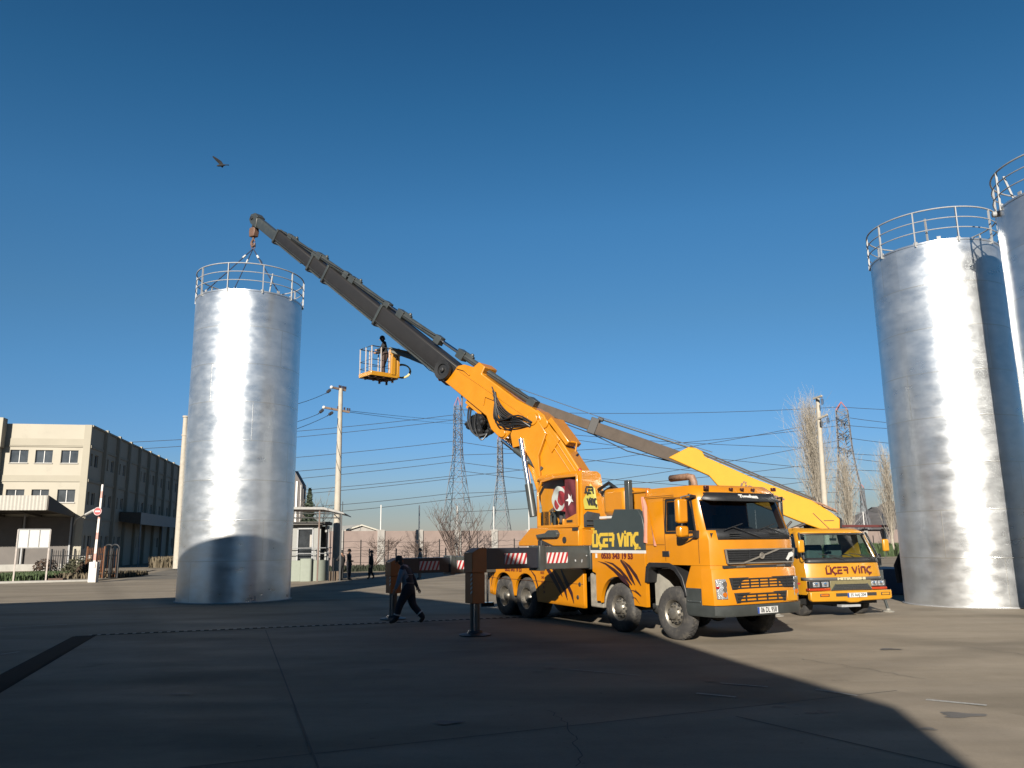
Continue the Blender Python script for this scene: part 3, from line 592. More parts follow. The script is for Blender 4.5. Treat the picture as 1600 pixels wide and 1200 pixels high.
# --- wheels
def wheel(u, side, parent, M, r=.575, wdt=.30, front=True, rimr=.30, vv=None):
    """side 0 = outer face at v=0 looking to -v; 1 = far side"""
    o = Vector((u, (0 if side == 0 else (vv or WID)), r-.012)); ax = Vector((0, 1, 0)) if side == 0 else Vector((0, -1, 0))
    wh = None
    mb = MB(M); mb.lathe([(rimr, .03), (rimr+.03, .012), (r*.80, .0), (r*.93, .02), (r*.985, .055), (r, .075), (r, wdt-.075), (r*.985, wdt-.055), (r*.93, wdt-.02), (rimr+.05, wdt), (rimr, wdt-.02)], o, ax, 48, caps=False)
    # tread grooves
    for k in range(40):
        a = 2*math.pi*k/40
        for d0, d1, tw in ((.07, .14, .08), (wdt-.14, wdt-.07, -.08)):
            c0 = Vector((math.cos(a), 0, math.sin(a))); c1 = Vector((math.cos(a+tw), 0, math.sin(a+tw)))
            mb.beam(o+c0*(r-.004)+ax*d0, o+c1*(r-.004)+ax*d1, .035, .022, side=Vector((-math.sin(a), 0, math.cos(a))))
    wh = build('wheel', mb, RB, parent, smooth=50)
    mb = MB(M)
    if front: prof = [(rimr+.005, .022), (rimr-.01, .03), (rimr-.03, .07), (rimr-.055, .13), (rimr-.075, .075), (.15, .045), (.13, .015), (.12, -.03), (.08, -.045), (.001, -.05)]
    else: prof = [(rimr+.005, .022), (rimr-.01, .03), (rimr-.03, .10), (rimr-.06, .19), (.20, .20), (.17, .17), (.12, .12), (.10, .05), (.07, .04), (.001, .04)]
    mb.lathe(prof, o, ax, 40, caps=False); rim = build('rim', mb, AL, wh, smooth=40)
    mb = MB(M); 
    for k in range(10):
        a = 2*math.pi*k/10; c = Vector((math.cos(a), 0, math.sin(a))); d = .045 if front else .175
        mb.tube(o+c*.175+ax*(d+.02), o+c*.175+ax*(d-.045), .018, n=8)
    build('wheel_nuts', mb, AL, rim)
    mb = MB(M)
    for k in range(10):
        a = 2*math.pi*(k+.5)/10; c = Vector((math.cos(a), 0, math.sin(a))); t = Vector((-math.sin(a), 0, math.cos(a)))
        dd_ = .066 if front else .192; mb.beam(o+c*(rimr-.088)-t*.03+ax*dd_, o+c*(rimr-.088)+t*.03+ax*dd_, .014, .04, side=ax)
    build('rim_holes', mb, CM, rim); return wh
for u, fr_ in ((0, True), (-1.98, True), (-6.42, False), (-7.70, False)):
    for sd_ in (0, 1): wheel(u, sd_, truck, TM, front=fr_)
    if not fr_:
        for v in (.33, WID-.63):
            mb = MB(TM); mb.lathe([(.30, 0), (.46, .0), (.56, .05), (.575, .08), (.575, .22), (.56, .26), (.3, .3)], (u, v, .563), (0, 1, 0), 32); build('inner_tyre', mb, RB, truck)
# --- chassis
mb = MB(TM)
for v in (.85, 1.65): mb.box(-8.6, .9, v, v+.12, .78, 1.12)
for u in (0, -1.98, -6.42, -7.7): mb.tube((u, .3, .56), (u, WID-.3, .56), .09); mb.ball((u, 1.32, .56), .24)
mb.box(-5.6, -2.9, .9, 1.8, .5, 1.1); mb.box(-8.4, -3, .3, 2.3, 1.12, 1.3)
build('chassis', mb, CM, truck)
mb = MB(TM)
for v in (.5, 1.9): mb.box(-2.9, -2.72, v-.3, v+.5, .55, 1.3)
mb.box(-3.3, -2.75, .1, .45, .5, 1.35); build('air_tanks', mb, mat('dusty_tank', (.30, .27, .22), .8, var=.3), truck, bevel=.04)
mb = MB(TM); mb.box(-.88, -.70, .25, .85, .68, 1.50); build('mudflap', mb, mat('dusty_flap', (.33, .31, .26), .85, var=.15), truck)
mb = MB(TM); mb.box(-2.75, -2.60, .25, .7, .75, 1.45); build('mudflap', mb, MATS['dusty_flap'], truck)
# --- side bodywork behind the cab: orange skirt round axle two
def archpts(c, z, r, a0, a1, n=14): return [(c+r*math.cos(R(a0+(a1-a0)*k/n)), z+r*math.sin(R(a0+(a1-a0)*k/n))) for k in range(n+1)]
for v0, v1 in ((-.005, .10), (WID-.10, WID+.005)):
    P_ = [(-3.02, 1.86), (-3.02, 1.40), (-2.88, 1.36), (-2.88, .68)]+[(-2.70, .68)]+archpts(-2.02, .62, .68, 178, 20)+[(-1.36, .66), (-.90, .64), (-.90, 1.72), (-.90, 1.86)]
    mb = MB(TM); mb.prism(P_, 'y', v0, v1); sk = build('side_skirt', mb, OR, truck, bevel=.01)
    mb = MB(TM); Q = [(-3.06, 1.935), (-3.04, 2.10), (-2.92, 2.12), (-2.92, 2.70), (-2.16, 2.70), (-2.02, 2.93), (-1.12, 2.90), (-.96, 2.72), (-.90, 2.5), (-.90, 1.935)]
    mb.prism(Q, 'y', v0, v1); pn = build('name_panel', mb, GG, truck, bevel=.008)
    mb = MB(TM); mb.box(-3.08, -.90, v0-.004, v1+.004, 1.862, 1.933); build('white_strip', mb, WH, truck)
    if v0 < 0:
        firm('firm_lettering', TW(-2.96, -.007, 2.045), tu, tz, -tv, .275, 1.82, YL, pn, .30, slant=.05)
        text('phone_number', '0533 343 19 53', .185, frame(TW(-1.98, -.008, 1.785), tu, tz), MR, sk, bold=.010, width=1.28)
        text('small_lettering', 'LTD.', .07, frame(TW(-1.10, -.009, 1.985), tu, tz), YL, pn, bold=.004)
        text('small_lettering', 'www', .07, frame(TW(-2.95, -.009, 2.47), tu, tz), YL, pn, bold=.004)
        # claw marks: dark tapered sweeps
        def claw(segs, y, m_, par, nm='claw_marking'):
            mb = MB(TM)
            for pts, ws in segs:
                L1 = []; L2 = []
                for k, p in enumerate(pts):
                    p = Vector(p); t = (Vector(pts[min(k+1, len(pts)-1)])-Vector(pts[max(k-1, 0)])).normalized(); n = Vector((-t.y, t.x)); L1.append(p+n*ws[k]/2); L2.append(p-n*ws[k]/2)
                A = [mb.P((q.x, y, q.y)) for q in L1]; B = [mb.P((q.x, y, q.y)) for q in L2]
                for k in range(len(A)-1): mb.F((A[k], A[k+1], B[k+1], B[k]))
            return build(nm, mb, m_, par)
        DK = mat('decal_dark_red', (.035, .008, .012), .5)
        claw([([(-2.78, 1.66), (-2.45, 1.60), (-2.1, 1.45), (-1.75, 1.25), (-1.52, 1.10)], [.005, .05, .09, .13, .05]), ([(-2.5, 1.665), (-2.15, 1.60), (-1.85, 1.45), (-1.6, 1.27), (-1.42, 1.12)], [.005, .05, .08, .09, .03]),
              ([(-1.83, 1.70), (-1.62, 1.52), (-1.45, 1.30), (-1.3, 1.12)], [.06, .10, .12, .02]), ([(-1.75, 1.70), (-1.5, 1.55), (-1.25, 1.33), (-1.08, 1.12)], [.01, .08, .10, .03]),
              ([(-1.5, 1.0), (-1.35, .99), (-1.2, .94), (-1.08, .88)], [.005, .03, .05, .01]), ([(-1.3, 1.02), (-1.2, .93), (-1.1, .86)], [.02, .03, .005]), ([(-1.45, .86), (-1.3, .82), (-1.15, .70)], [.005, .03, .005])], -.009, DK, sk)
        mb = MB(TM); mb.box(-2.86, -2.80, -.02, -.005, 1.74, 1.85); build('latch', mb, WH, sk)
    # rear side body over axles three and four
    P_ = [(-8.62, 1.44), (-8.58, .60), (-8.33, .56)]+archpts(-7.70, .62, .64, 178, 35, 12)+[(-7.08, .60), (-7.02, .60)]+archpts(-6.42, .62, .64, 160, 5, 12)+[(-5.74, .50), (-3.44, .46), (-3.44, 1.30), (-3.46, 1.44)]
    mb = MB(TM); mb.prism(P_, 'y', v0, v1); sk2 = build('side_skirt', mb, OR, truck, bevel=.01)
    if v0 < 0:
        text('phone_number', '0532 643 19 53', .14, frame(TW(-7.1, -.008, 1.345), tu, tz), MR, sk2, bold=.006, width=1.0)
        claw([([(-5.2, 1.43), (-4.9, 1.2), (-4.6, .9), (-4.45, .7)], [.12, .16, .12, .02]), ([(-4.9, 1.43), (-4.6, 1.15), (-4.3, .85), (-4.2, .62)], [.08, .16, .12, .02]), ([(-4.5, 1.43), (-4.25, 1.1), (-4.0, .8), (-3.9, .55)], [.05, .14, .12, .02]),
              ([(-6.1, 1.37), (-5.85, 1.2), (-5.72, .95), (-5.66, .75)], [.02, .06, .06, .01]), ([(-8.5, .8), (-8.42, 1.05), (-8.25, 1.25)], [.01, .05, .01])], -.009, DK, sk2)
        for k in range(5): text('side_lettering', ('0555', '343', '19 53', '35', '34')[k], .1, frame(TW(-5.45+k*.02, -.009, 1.30-k*.13), tu, tz), MR, sk2, bold=.002)
        mb = MB(TM); mb.beam((-8.6, -.003, 1.08), (-3.46, -.003, 1.06), .006, .014, side=(0, 1, 0)); build('panel_seam', mb, MATS['seam_dark'], sk2)
        for u in (-3.72, -3.62): 
            mb = MB(TM); mb.ball((u, -.005, .72 if u < -3.7 else 1.05), .06, sq=(1, .3, 1)); build('latch', mb, CM, sk2)
# deck and boxes above
mb = MB(TM); mb.box(-8.6, -3.1, .10, WID-.10, 1.44, 1.50); mb.box(-3.0, -.95, .12, WID-.12, 1.5, 1.85); build('deck', mb, GR, truck)
mb = MB(TM); mb.box(-3.0, -2.15, .12, WID-.15, 1.88, 2.66); mb.box(-2.15, -1.0, .12, WID-.15, 1.88, 2.86); build('deck_locker', mb, GG, truck, bevel=.02)
mb = MB(TM); mb.box(-1.85, -.95, .5, 2.3, 2.86, 3.34); mb.box(-1.88, -.92, .46, 2.34, 3.32, 3.37); build('hydraulic_tank', mb, OR, truck, bevel=.02)
mb = MB(TM); mb.box(-3.25, -2.30, .55, 1.6, 2.80, 3.52); build('counterweight', mb, OR, truck, bevel=.12); mb = MB(TM); mb.box(-3.35, -2.05, .5, 1.7, 2.74, 2.80); build('shelf', mb, WH, truck)
for u, v in ((-1.95, .35), (-1.35, 1.95)):
    mb = MB(TM); mb.prism([(u-.13, 2.9), (u-.13, 3.62), (u+.13, 3.62), (u+.13, 2.9), (u+.09, 2.9), (u+.09, 3.62-.0), (u-.09, 3.62), (u-.09, 2.9)], 'y', v, v+.16) if False else mb.box(u-.09, u+.09, v, v+.12, 2.80, 3.66); build('stake_post', mb, GR, truck, bevel=.01)
mb = MB(TM); mb.path([(-1.12, 1.10, 3.66), (-.50, 1.10, 3.66), (-.36, 1.10, 3.63), (-.30, 1.10, 3.52), (-.30, 1.10, 3.30)], [.085, .085, .085, .08, .08], 16, cap=False); ex = build('exhaust_pipe', mb, RU, truck, solid=.008)
mb = MB(TM); mb.lathe([(.07, 0), (.07, .05)], (-1.10, 1.1, 3.66), (1, 0, 0), 16); build('pipe_mouth', mb, CM, ex)
mb = MB(TM); mb.lathe([(.06, 0), (.06, .04), (.05, .05), (.05, .16), (.03, .19)], (-1.0, .25, 3.20), (0, 0, 1), 16); build('beacon', mb, AM, truck)
mb = MB(TM); mb.tube((-1.0, .25, 2.9), (-1.0, .25, 3.2), .02); build('beacon_stem', mb, BK, truck)
# faded cloth tied at the cab rear
mb = MB(TM); cols = 10; rows_ = []
for j in range(11):
    t = j/10; row = []
    for i in range(cols+1):
        s_ = i/cols; wdt = .10+.42*t**.8; row.append(mb.P((-.98+s_*wdt+.02*t, .02+.05*math.sin(s_*9+t*3)*(.3+t), 3.18-1.05*t-.10*s_*t)))
    rows_.append(row)
for A, B in zip(rows_, rows_[1:]):
    for i in range(cols): mb.F((A[i], A[i+1], B[i+1], B[i]))
fl = build('cloth', mb, mat('faded_red_cloth', (.62, .26, .18), .85, var=.15, scale=8, stretch=(4, 1, .6)), None, smooth=60); tag(fl, 'faded pink cloth hanging from the beacon behind the orange cab', 'cloth')
# --- outriggers
def outrigger(u, vend, z0, z1, h, label_z, beam_h, first):
    z = z0; mb = MB(TM); mb.box(u-.26, u+.26, -.0, WID, z-beam_h/2-.05, z+beam_h/2+.03); o1 = build('outrigger_box', mb, GR, truck, bevel=.015)
    # sliding stages on both sides
    for sg in (-1, 1):
        V = (lambda x: -x) if sg < 0 else (lambda x: WID+x)
        e = -vend
        mb = MB(TM); mb.box(u-.24, u+.24, *sorted((V(0), V(e*.47))), z-beam_h/2-.02, z+beam_h/2+.02); ob = build('outrigger_beam', mb, GR, truck, bevel=.015)
        mb = MB(TM); mb.box(u-.265, u+.265, *sorted((V(e*.44), V(e*.49))), z-beam_h/2-.05, z+beam_h/2+.05); build('wear_collar', mb, GR, ob, bevel=.01)
        mb = MB(TM); mb.box(u-.20, u+.20, *sorted((V(e*.47), V(e-.1))), z-beam_h/2+.02, z+beam_h/2-.0); ob2 = build('outrigger_extension', mb, mat('extension_black_blue', (.018, .022, .032), .35, var=.1), ob, bevel=.012)
        # orange head and jack
        mb = MB(TM); mb.prism([(V(e-.12), z+beam_h/2+.01), (V(e+.06), z+beam_h/2+.01), (V(e+.27), z+beam_h/2-.10), (V(e+.27), z-beam_h/2-.05), (V(e-.12), z-beam_h/2-.05)], 'x', u-.225, u+.225); hd = build('jack_head', mb, OD, ob, bevel=.012)
        mb = MB(TM); mb.box(u-.20, u+.20, *sorted((V(e-.08), V(e+.25))), .74, z-beam_h/2-.05); build('jack_casing', mb, OD, hd, bevel=.012)
        mb = MB(TM); mb.tube((u, V(e+.085), .10), (u, V(e+.085), .80), .115, n=20); jl = build('jack_leg', mb, GR, hd)
        mb = MB(TM); mb.tube((u+.02, V(e+.085)+.0, .10), (u+.02, V(e+.085), .80), .118, n=20) if False else mb.tube((u+.13, V(e+.17), .12), (u+.13, V(e+.17), .9), .02, n=8); build('oil_pipe', mb, CH, jl)
        mb = MB(TM); mb.lathe([(.38, 0), (.38, .025), (.20, .06), (.15, .13)], (u, V(e+.085), .003), (0, 0, 1), 24); build('foot_pad', mb, BK, jl)
        # reflective boards
        sgnf = [(V(e*.80), V(e*.60)), (V(e*.42), V(e*.22))]
        for (a, b) in sgnf:
            a, b = sorted((a, b)); y = u+(.205 if a == min(sgnf[0]) or a == sorted(sgnf[0])[0] else .248)
            hb = .13; mb = MB(TM); mb.box(y-.004, y+.006, a, b, z-hb, z+hb-.0); pl_ = build('warning_board', mb, WH, ob)
            mb = MB(TM); n = 5; wv = (b-a)/n
            for k in range(n):
                x0 = a+wv*(k+.0); q = [(x0, z-hb), (x0+wv*.5, z-hb), (x0+wv*1.25, z+hb), (x0+wv*.75, z+hb)]
                q = [(min(max(p[0], a), b), p[1]) for p in q]
                if k == n-1: q = [(x0, z-hb), (x0+wv*.5, z-hb), (b, z+hb*.35), (b, z+hb), (x0+wv*.75, z+hb)]
                mb.F([mb.P((y+.0075, p[0], p[1])) for p in q])
            mb.F([mb.P((y+.0075, p[0], p[1])) for p in ((a, z-hb*.1), (a+wv*.25, z+hb), (a, z+hb))])
            build('red_stripes', mb, RD, pl_)
        # small striped tape on the casing
        mb = MB(TM); vv = V(e+.253); 
        for k in range(6): 
            zz = .95+k*.10; mb.F([mb.P((u+.1+.0, vv+sg*.0, zz)), mb.P((u+.19, vv, zz+.05)), mb.P((u+.19, vv, zz+.10)), mb.P((u+.1, vv, zz+.05))])
        build('striped_tape', mb, WH, hd)
outrigger(-3.38, -3.12, 1.76, 0, 0, 0, .52, True)
outrigger(-8.42, -3.20, 1.50, 0, 0, 0, .46, False)
# bolts on the near beam
mb = MB(TM); random.seed(4)
for v in (-1.0, -.75, -.55, -.4, -.2): mb.tube((-3.14, v+.3, 1.62+random.random()*.2), (-3.12, v+.3, 1.62+random.random()*.2), .018, n=8)
build('beam_bolts', mb, ST, truck)
mb = MB(TM); mb.tube((-8.75, -.15, 0.30), (-8.75, -.15, 1.15), .05); mb.tube((-8.75, -.0, 0.30), (-8.75, -.0, 1.15), .035); mb.box(-8.8, -8.6, -.3, .15, .20, .32); build('rear_cylinder', mb, CH, truck)
mb = MB(TM); mb.box(-8.95, -8.62, .1, WID-.1, 1.0, 1.45); build('rear_beam', mb, GR, truck, bevel=.02)
# --- slewing base
mb = MB(TM); mb.prism([(-7.15, 2.04), (-7.15, 2.16), (-6.45, 2.56), (-3.95, 2.50), (-3.95, 2.04)], 'y', .22, 2.4); sb = build('slewing_base', mb, OR, truck, bevel=.02)
mb = MB(TM); mb.prism([(-5.95, 2.06), (-5.85, 2.22), (-5.2, 2.05)], 'y', .205, .222); build('base_opening', mb, CM, sb)
mb = MB(TM); mb.prism([(-5.95, 2.26), (-6.0, 2.36), (-5.5, 2.40), (-5.35, 2.48), (-4.95, 2.48), (-4.85, 2.38), (-4.9, 2.27)], 'y', .12, .24); build('valve_block', mb, GR, sb, bevel=.02)
mb = MB(TM); mb.tube((-4.62, .20, 2.20), (-4.62, .24, 2.20), .09, n=16); mb.box(-4.2, -3.95, .19, .23, 2.45, 2.53); build('base_holes', mb, CM, sb)
mb = MB(TM); mb.box(-3.96, -3.2, .35, 1.2, 2.04, 2.46); build('side_box', mb, OR, sb, bevel=.02)
mb = MB(TM); mb.lathe([(.95, 1.5), (.95, 2.04)], (-5.3, 1.32, 0), (0, 0, 1), 32); build('slewing_ring', mb, GR, truck)
mb = MB(TM); mb.lathe([(.14, 0), (.14, .16), (.09, .2)], (-5.9, .3, 2.03), (0, 0, 1), 16); build('spool', mb, BK, sb)
# --- operator cab on the slewing base (near side)
OM = TM
ov0, ov1 = .30, 1.15
def oplan(z, i=0.):
    k = 0 if z < 3.6 else (z-3.6)*.25
    return [(-6.18+k*.5, ov0), (-6.02+k*.3, ov0), (-4.74, ov0), (-4.02, ov0), (-3.92, ov0+.06), (-3.86+(-.0 if z < 3.0 else -(z-3.0)*.22), ov0+.55), (-3.90-(0 if z < 3.0 else (z-3.0)*.22), ov1), (-4.2, ov1), (-5.8, ov1), (-6.18+k*.5, ov1)]
lv = [(z, oplan(z)) for z in (2.50, 2.58, 2.60, 3.00, 3.78, 3.90, 4.00)]
lv.append((4.08, [(p[0]*.97-.15, p[1]*.8+.13) for p in oplan(4.0)]))
op = [(j, 1) for j in (2, 3, 4)]+[(j, 2) for j in (2, 3, 4)]+[(j, 0) for j in (3, 4)]+[(j, 8) for j in (3, 4)]+[(j, 9) for j in (3, 4)]+[(j, 7) for j in (3, 4)]
mb, cells = loft(lv, set(op), OM); oc = build('operator_cab', mb, OR, truck, solid=.04, bevel=0, smooth=30)
build('door_glass', pane(cells, [(2, 1), (3, 1), (4, 1)], .015, 1, TW(-5, .7, 3.2)), GLC, oc)
mb = MB(TM)   # door frame bars with rounded upper corner
for a, b in (((-6.08, 2.58), (-6.08, 3.62)), ((-6.08, 3.62), (-5.86, 3.90)), ((-5.86, 3.90), (-5.2, 3.97)), ((-5.2, 3.97), (-4.03, 3.95)), ((-4.03, 3.95), (-4.03, 2.56)), ((-6.08, 2.58), (-4.03, 2.58)), ((-4.74, 2.60), (-4.74, 2.78))): mb.beam((a[0], ov0-.02, a[1]), (b[0], ov0-.02, b[1]), .05, .085, side=(0, 1, 0))
mb.prism([(-4.74, 2.58), (-4.05, 2.62), (-4.05, 2.92), (-4.74, 2.74)], 'y', ov0-.03, ov0+.02); build('door_frame', mb, OR, oc, bevel=.012)
mb = MB(TM); mb.box(-4.55, -4.28, ov0-.05, ov0-.025, 2.68, 2.74); build('door_latch', mb, BK, oc)
# front quarter with the yellow sign over the dark window
mb = MB(TM)
A = [(-3.885, ov0+.10, 3.02), (-3.85, ov0+.52, 3.02), (-3.94, ov0+.50, 3.58), (-4.03, ov0+.36, 3.76), (-4.08, ov0+.12, 3.80)]
f_ = [mb.P((p[0]+.02, p[1], p[2])) for p in A]; b_ = [mb.P((p[0]-.0, p[1], p[2])) for p in A]; mb.F(f_); mb.F(b_[::-1])
for k in range(5): mb.F((f_[k], f_[(k+1) % 5], b_[(k+1) % 5], b_[k]))
sg = build('sign_plate', mb, mat('sign_olive_yellow', (.50, .44, .07), .6, var=.08), oc)
sl = Vector((-.09, -.02, .56)).normalized(); ux_ = TM.to_3x3() @ Vector((.08, .42, 0)).normalized(); uy_ = TM.to_3x3() @ sl; un_ = ux_.cross(uy_)
firm('firm_lettering', TW(-3.955, ov0+.13, 3.46), ux_, uy_, un_, .17, .30, BK, sg, .22, 'UCER', depth=.012)
firm('firm_lettering', TW(-3.88, ov0+.22, 3.13), ux_, uy_, un_, .17, .26, BK, sg, .22, 'VinC', depth=.012)
mb = MB(TM); A = [(-3.885, ov0+.06, 2.54), (-3.83, ov0+.56, 2.54), (-3.83, ov0+.56, 2.90), (-3.88, ov0+.18, 2.96), (-3.885, ov0+.06, 2.86)]; mb.F([mb.P((p[0]+.012, p[1], p[2])) for p in A]); build('dark_corner_window', mb, GLZ, oc)
mb = MB(TM); mb.tube((-3.82, ov0+.12, 2.72), (-3.79, ov0+.55, 2.72), .012); mb.tube((-3.82, ov0+.12, 2.60), (-3.79, ov0+.55, 2.60), .012); build('window_bars', mb, GR, oc)
mb = MB(TM); mb.lathe([(.055, 0), (.055, .03), (.045, .05), (.045, .13), (.02, .16)], (-4.05, ov0+.10, 3.98), (0, 0, 1), 14); build('red_beacon', mb, RD, oc)
mb = MB(TM); mb.box(-5.95, -4.1, ov0+.06, ov1-.04, 2.56, 2.60); mb.box(-6.1, -5.7, ov0+.1, ov1-.1, 2.6, 3.02); build('cab_floor', mb, CM, oc)
mb = MB(TM); mb.box(-5.1, -4.6, ov0+.2, ov1-.12, 2.62, 3.02); mb.box(-4.72, -4.58, ov0+.2, ov1-.12, 3.0, 3.75); build('operator_seat', mb, SEAT, oc, bevel=.04)
mb = MB(TM); mb.prism([(-6.0, 2.62), (-5.55, 2.62), (-5.70, 3.02), (-6.0, 3.04)], 'y', ov0+.10, ov0+.14); build('inner_console', mb, OR, oc)
mb = MB(TM)
for k in range(3): mb.path([(-5.75+k*.1, ov0+.15, 3.02), (-5.6+k*.1, ov0+.18, 3.10+.03*k), (-5.45+k*.1, ov0+.2, 3.02)], .02, 6)
build('control_levers', mb, AL, oc)
mb = MB(TM); mb.path([(-5.6, ov0+.12, 2.64), (-5.62, ov0+.12, 2.9), (-5.5, ov0+.12, 2.98), (-5.4, ov0+.12, 2.9), (-5.4, ov0+.12, 2.64)], .03, 8); build('cab_hose', mb, GR, oc)
# roof hoses to the boom
mb = MB(TM); mb.path([(-3.9, .9, 3.55), (-3.55, 1.0, 3.72), (-3.25, 1.1, 3.5), (-3.1, 1.1, 3.2)], .05, 8); mb.path([(-3.9, 1.0, 3.45), (-3.6, 1.1, 3.6), (-3.35, 1.2, 3.4), (-3.2, 1.2, 3.1)], .045, 8); build('rear_hoses', mb, HS, truck)
# flag curtain inside the glass: red, white crescent, white star
FR = mat('flag_red', (.40, .02, .03), .7, var=.12, scale=3); FD = mat('flag_red_shaded', (.12, .012, .018), .7, var=.35, scale=3, stretch=(1, 1, 1))  # second red is the same cloth, darkened to paint its shaded fold
fw = thing('flag', 'red flag with white crescent and star hung inside the operator cab', 'flag', TW(-5.5, ov0+.06, 2.9), TA)
mb = MB(TM); cells_ = []
nx, nz = 26, 22; idx = {}
def fy(u, z): return ov0+.055+.022*math.sin((u*1.2+z)*8.5)+.01*math.sin(u*21+z*6)
for i in range(nx+1):
    for j in range(nz+1):
        u = -5.38+1.30*i/nx; z0_ = 2.66 if u > -4.75 else 2.98+(-4.75-u)*.12; z1_ = 3.90 if u > -4.75 else 3.70-(-4.75-u)*.08; z = z0_+(z1_-z0_)*j/nz; idx[i, j] = (mb.P((u, fy(u, z), z)), u, z)
for i in range(nx):
    for j in range(nz):
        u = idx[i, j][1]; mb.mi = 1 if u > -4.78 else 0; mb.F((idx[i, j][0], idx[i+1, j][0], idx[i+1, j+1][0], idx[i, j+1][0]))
mb.mi = 0; build('cloth', mb, [FR, FD], fw, smooth=60)
mb = MB(TM); pts = []; c0 = (-5.06, 3.36); R_ = .35
for k in range(25):
    a = R(38+284*k/24); pts.append((c0[0]+R_*math.cos(a), c0[1]+R_*math.sin(a)))
for k in range(25):
    a = R(322-284*k/24); pts.append((c0[0]+.12+.21*math.cos(a), c0[1]+.21*math.sin(a)))
n = 25
V1 = [mb.P((p[0], fy(*p)-.012, p[1])) for p in pts]
for k in range(n-1): mb.F((V1[k], V1[k+1], V1[2*n-2-k], V1[2*n-1-k]))
build('crescent', mb, WH, fw, smooth=60)
mb = MB(TM); c0 = (-4.50, 3.31); cc_ = mb.P((c0[0], fy(*c0)-.02, c0[1])); P_ = []
for k in range(10):
    a = R(190)+2*math.pi*k/10; r_ = .185 if k % 2 == 0 else .072; p = (c0[0]+r_*math.cos(a), c0[1]+r_*math.sin(a)); P_.append(mb.P((p[0], fy(*p)-.02, p[1])))
for k in range(10): mb.F((cc_, P_[k], P_[(k+1) % 10]))
build('star', mb, WH, fw, smooth=0)

# --- the boom: works in the vertical plane through the slewing axis and the hook
BB = Vector((2.10, 23.48, 0)); BD = (Vector((-11.31, 33.3, 0))-BB); BD.z = 0; BD.normalize(); BN = Vector((-BD.y, BD.x, 0))
BM = Matrix(((BD.x, BN.x, 0, BB.x), (BD.y, BN.y, 0, BB.y), (0, 0, 1, 0), (0, 0, 0, 1)))     # (t, n, z)
NS = 1 if BN.dot(Vector((0, -1, 0))) > 0 else -1                                            # side of the boom that faces the yard
S3 = BM.to_3x3()
KN = Vector((1.6, 0, 5.8)); ca, sa = math.cos(R(37.3)), math.sin(R(37.3))
SM = BM @ Matrix.Translation(KN) @ Matrix(((ca, 0, -sa, 0), (0, 1, 0, 0), (sa, 0, ca, 0), (0, 0, 0, 1)))   # (s along, n, w up) for the raised boom
mb = MB(BM); P_ = [(-.95, 2.45), (-.70, 3.15), (-.60, 3.35), (.74, 5.30), (1.04, 5.58), (1.20, 5.92), (1.45, 6.12), (1.72, 6.05), (1.86, 5.72), (2.22, 5.52), (2.12, 5.0), (1.70, 4.15), (1.36, 3.20), (1.3, 2.45)]
mb.prism(P_, 'y', -.30, .30); ib = build('inner_boom', mb, OR, truck, bevel=.03)
for s_ in (-1, 1):
    mb = MB(BM); n0, n1 = sorted((s_*.302, s_*.42)); mb.prism([(1.05, 5.35), (1.50, 6.0), (1.80, 6.0), (2.24, 5.70), (2.38, 5.42), (2.30, 5.0), (1.95, 5.05), (1.62, 4.55), (1.30, 3.95), (1.35, 4.7)], 'y', n0, n1); build('link_plate', mb, OR, ib, bevel=.015)
    mb = MB(BM); n0, n1 = sorted((s_*.302, s_*.35)); mb.prism([(.92, 4.75), (.62, 5.12), (1.0, 5.62), (1.34, 5.62)], 'y', n0, n1); build('stiffener', mb, OD if False else OR, ib, bevel=.01)
    mb = MB(BM); mb.path([(-.60, s_*.31, 3.15), (.80, s_*.33, 5.15), (1.06, s_*.33, 5.48)], .022, 8); mb.path([(-.45, s_*.31, 3.1), (.95, s_*.33, 5.08)], .018, 8); build('pressure_pipes', mb, OR, ib)
mb = MB(BM); mb.tube((1.55, -.46, 5.82), (1.55, .46, 5.82), .20, n=24); mb.tube((1.15, -.40, 5.65), (1.15, .40, 5.65), .15, n=24); build('knee_pins', mb, OR, ib, bevel=.02)
mb = MB(BM); mb.box(.05, .75, -.12, .34, 4.95, 5.3) if False else mb.beam((.35, NS*.0, 4.98), (.98, NS*.0, 5.78), .70, .16, side=(0, 1, 0)); build('boom_box', mb, OR, ib, bevel=.02)
mb = MB(BM); mb.path([(.30, NS*.2, 5.05), (.12, NS*.2, 5.0), (.18, NS*.2, 4.75)], .03, 6); build('hand_hoop', mb, OR, ib)
# lift and knee cylinders
for s_ in (-.12, .12):
    mb = MB(BM); mb.tube((2.78, s_+NS*.16, 5.30), (1.30, s_+NS*.16, 4.25), .085, n=16); cy = build('knee_cylinder', mb, CH, ib)
    mb = MB(BM); mb.tube((2.30, s_+NS*.16, 4.96), (1.30, s_+NS*.16, 4.25), .10, n=16); build('cylinder_sleeve', mb, GR, cy)
for s_ in (-.42, .42):
    mb = MB(BM); mb.tube((1.98, s_, 5.25), (1.58, s_, 3.1), .085, n=18); cy = build('lift_cylinder', mb, CH, ib)
    mb = MB(BM); mb.tube((1.72, s_, 3.86), (1.56, s_, 2.9), .12, n=18); build('cylinder_sleeve', mb, GR, cy)
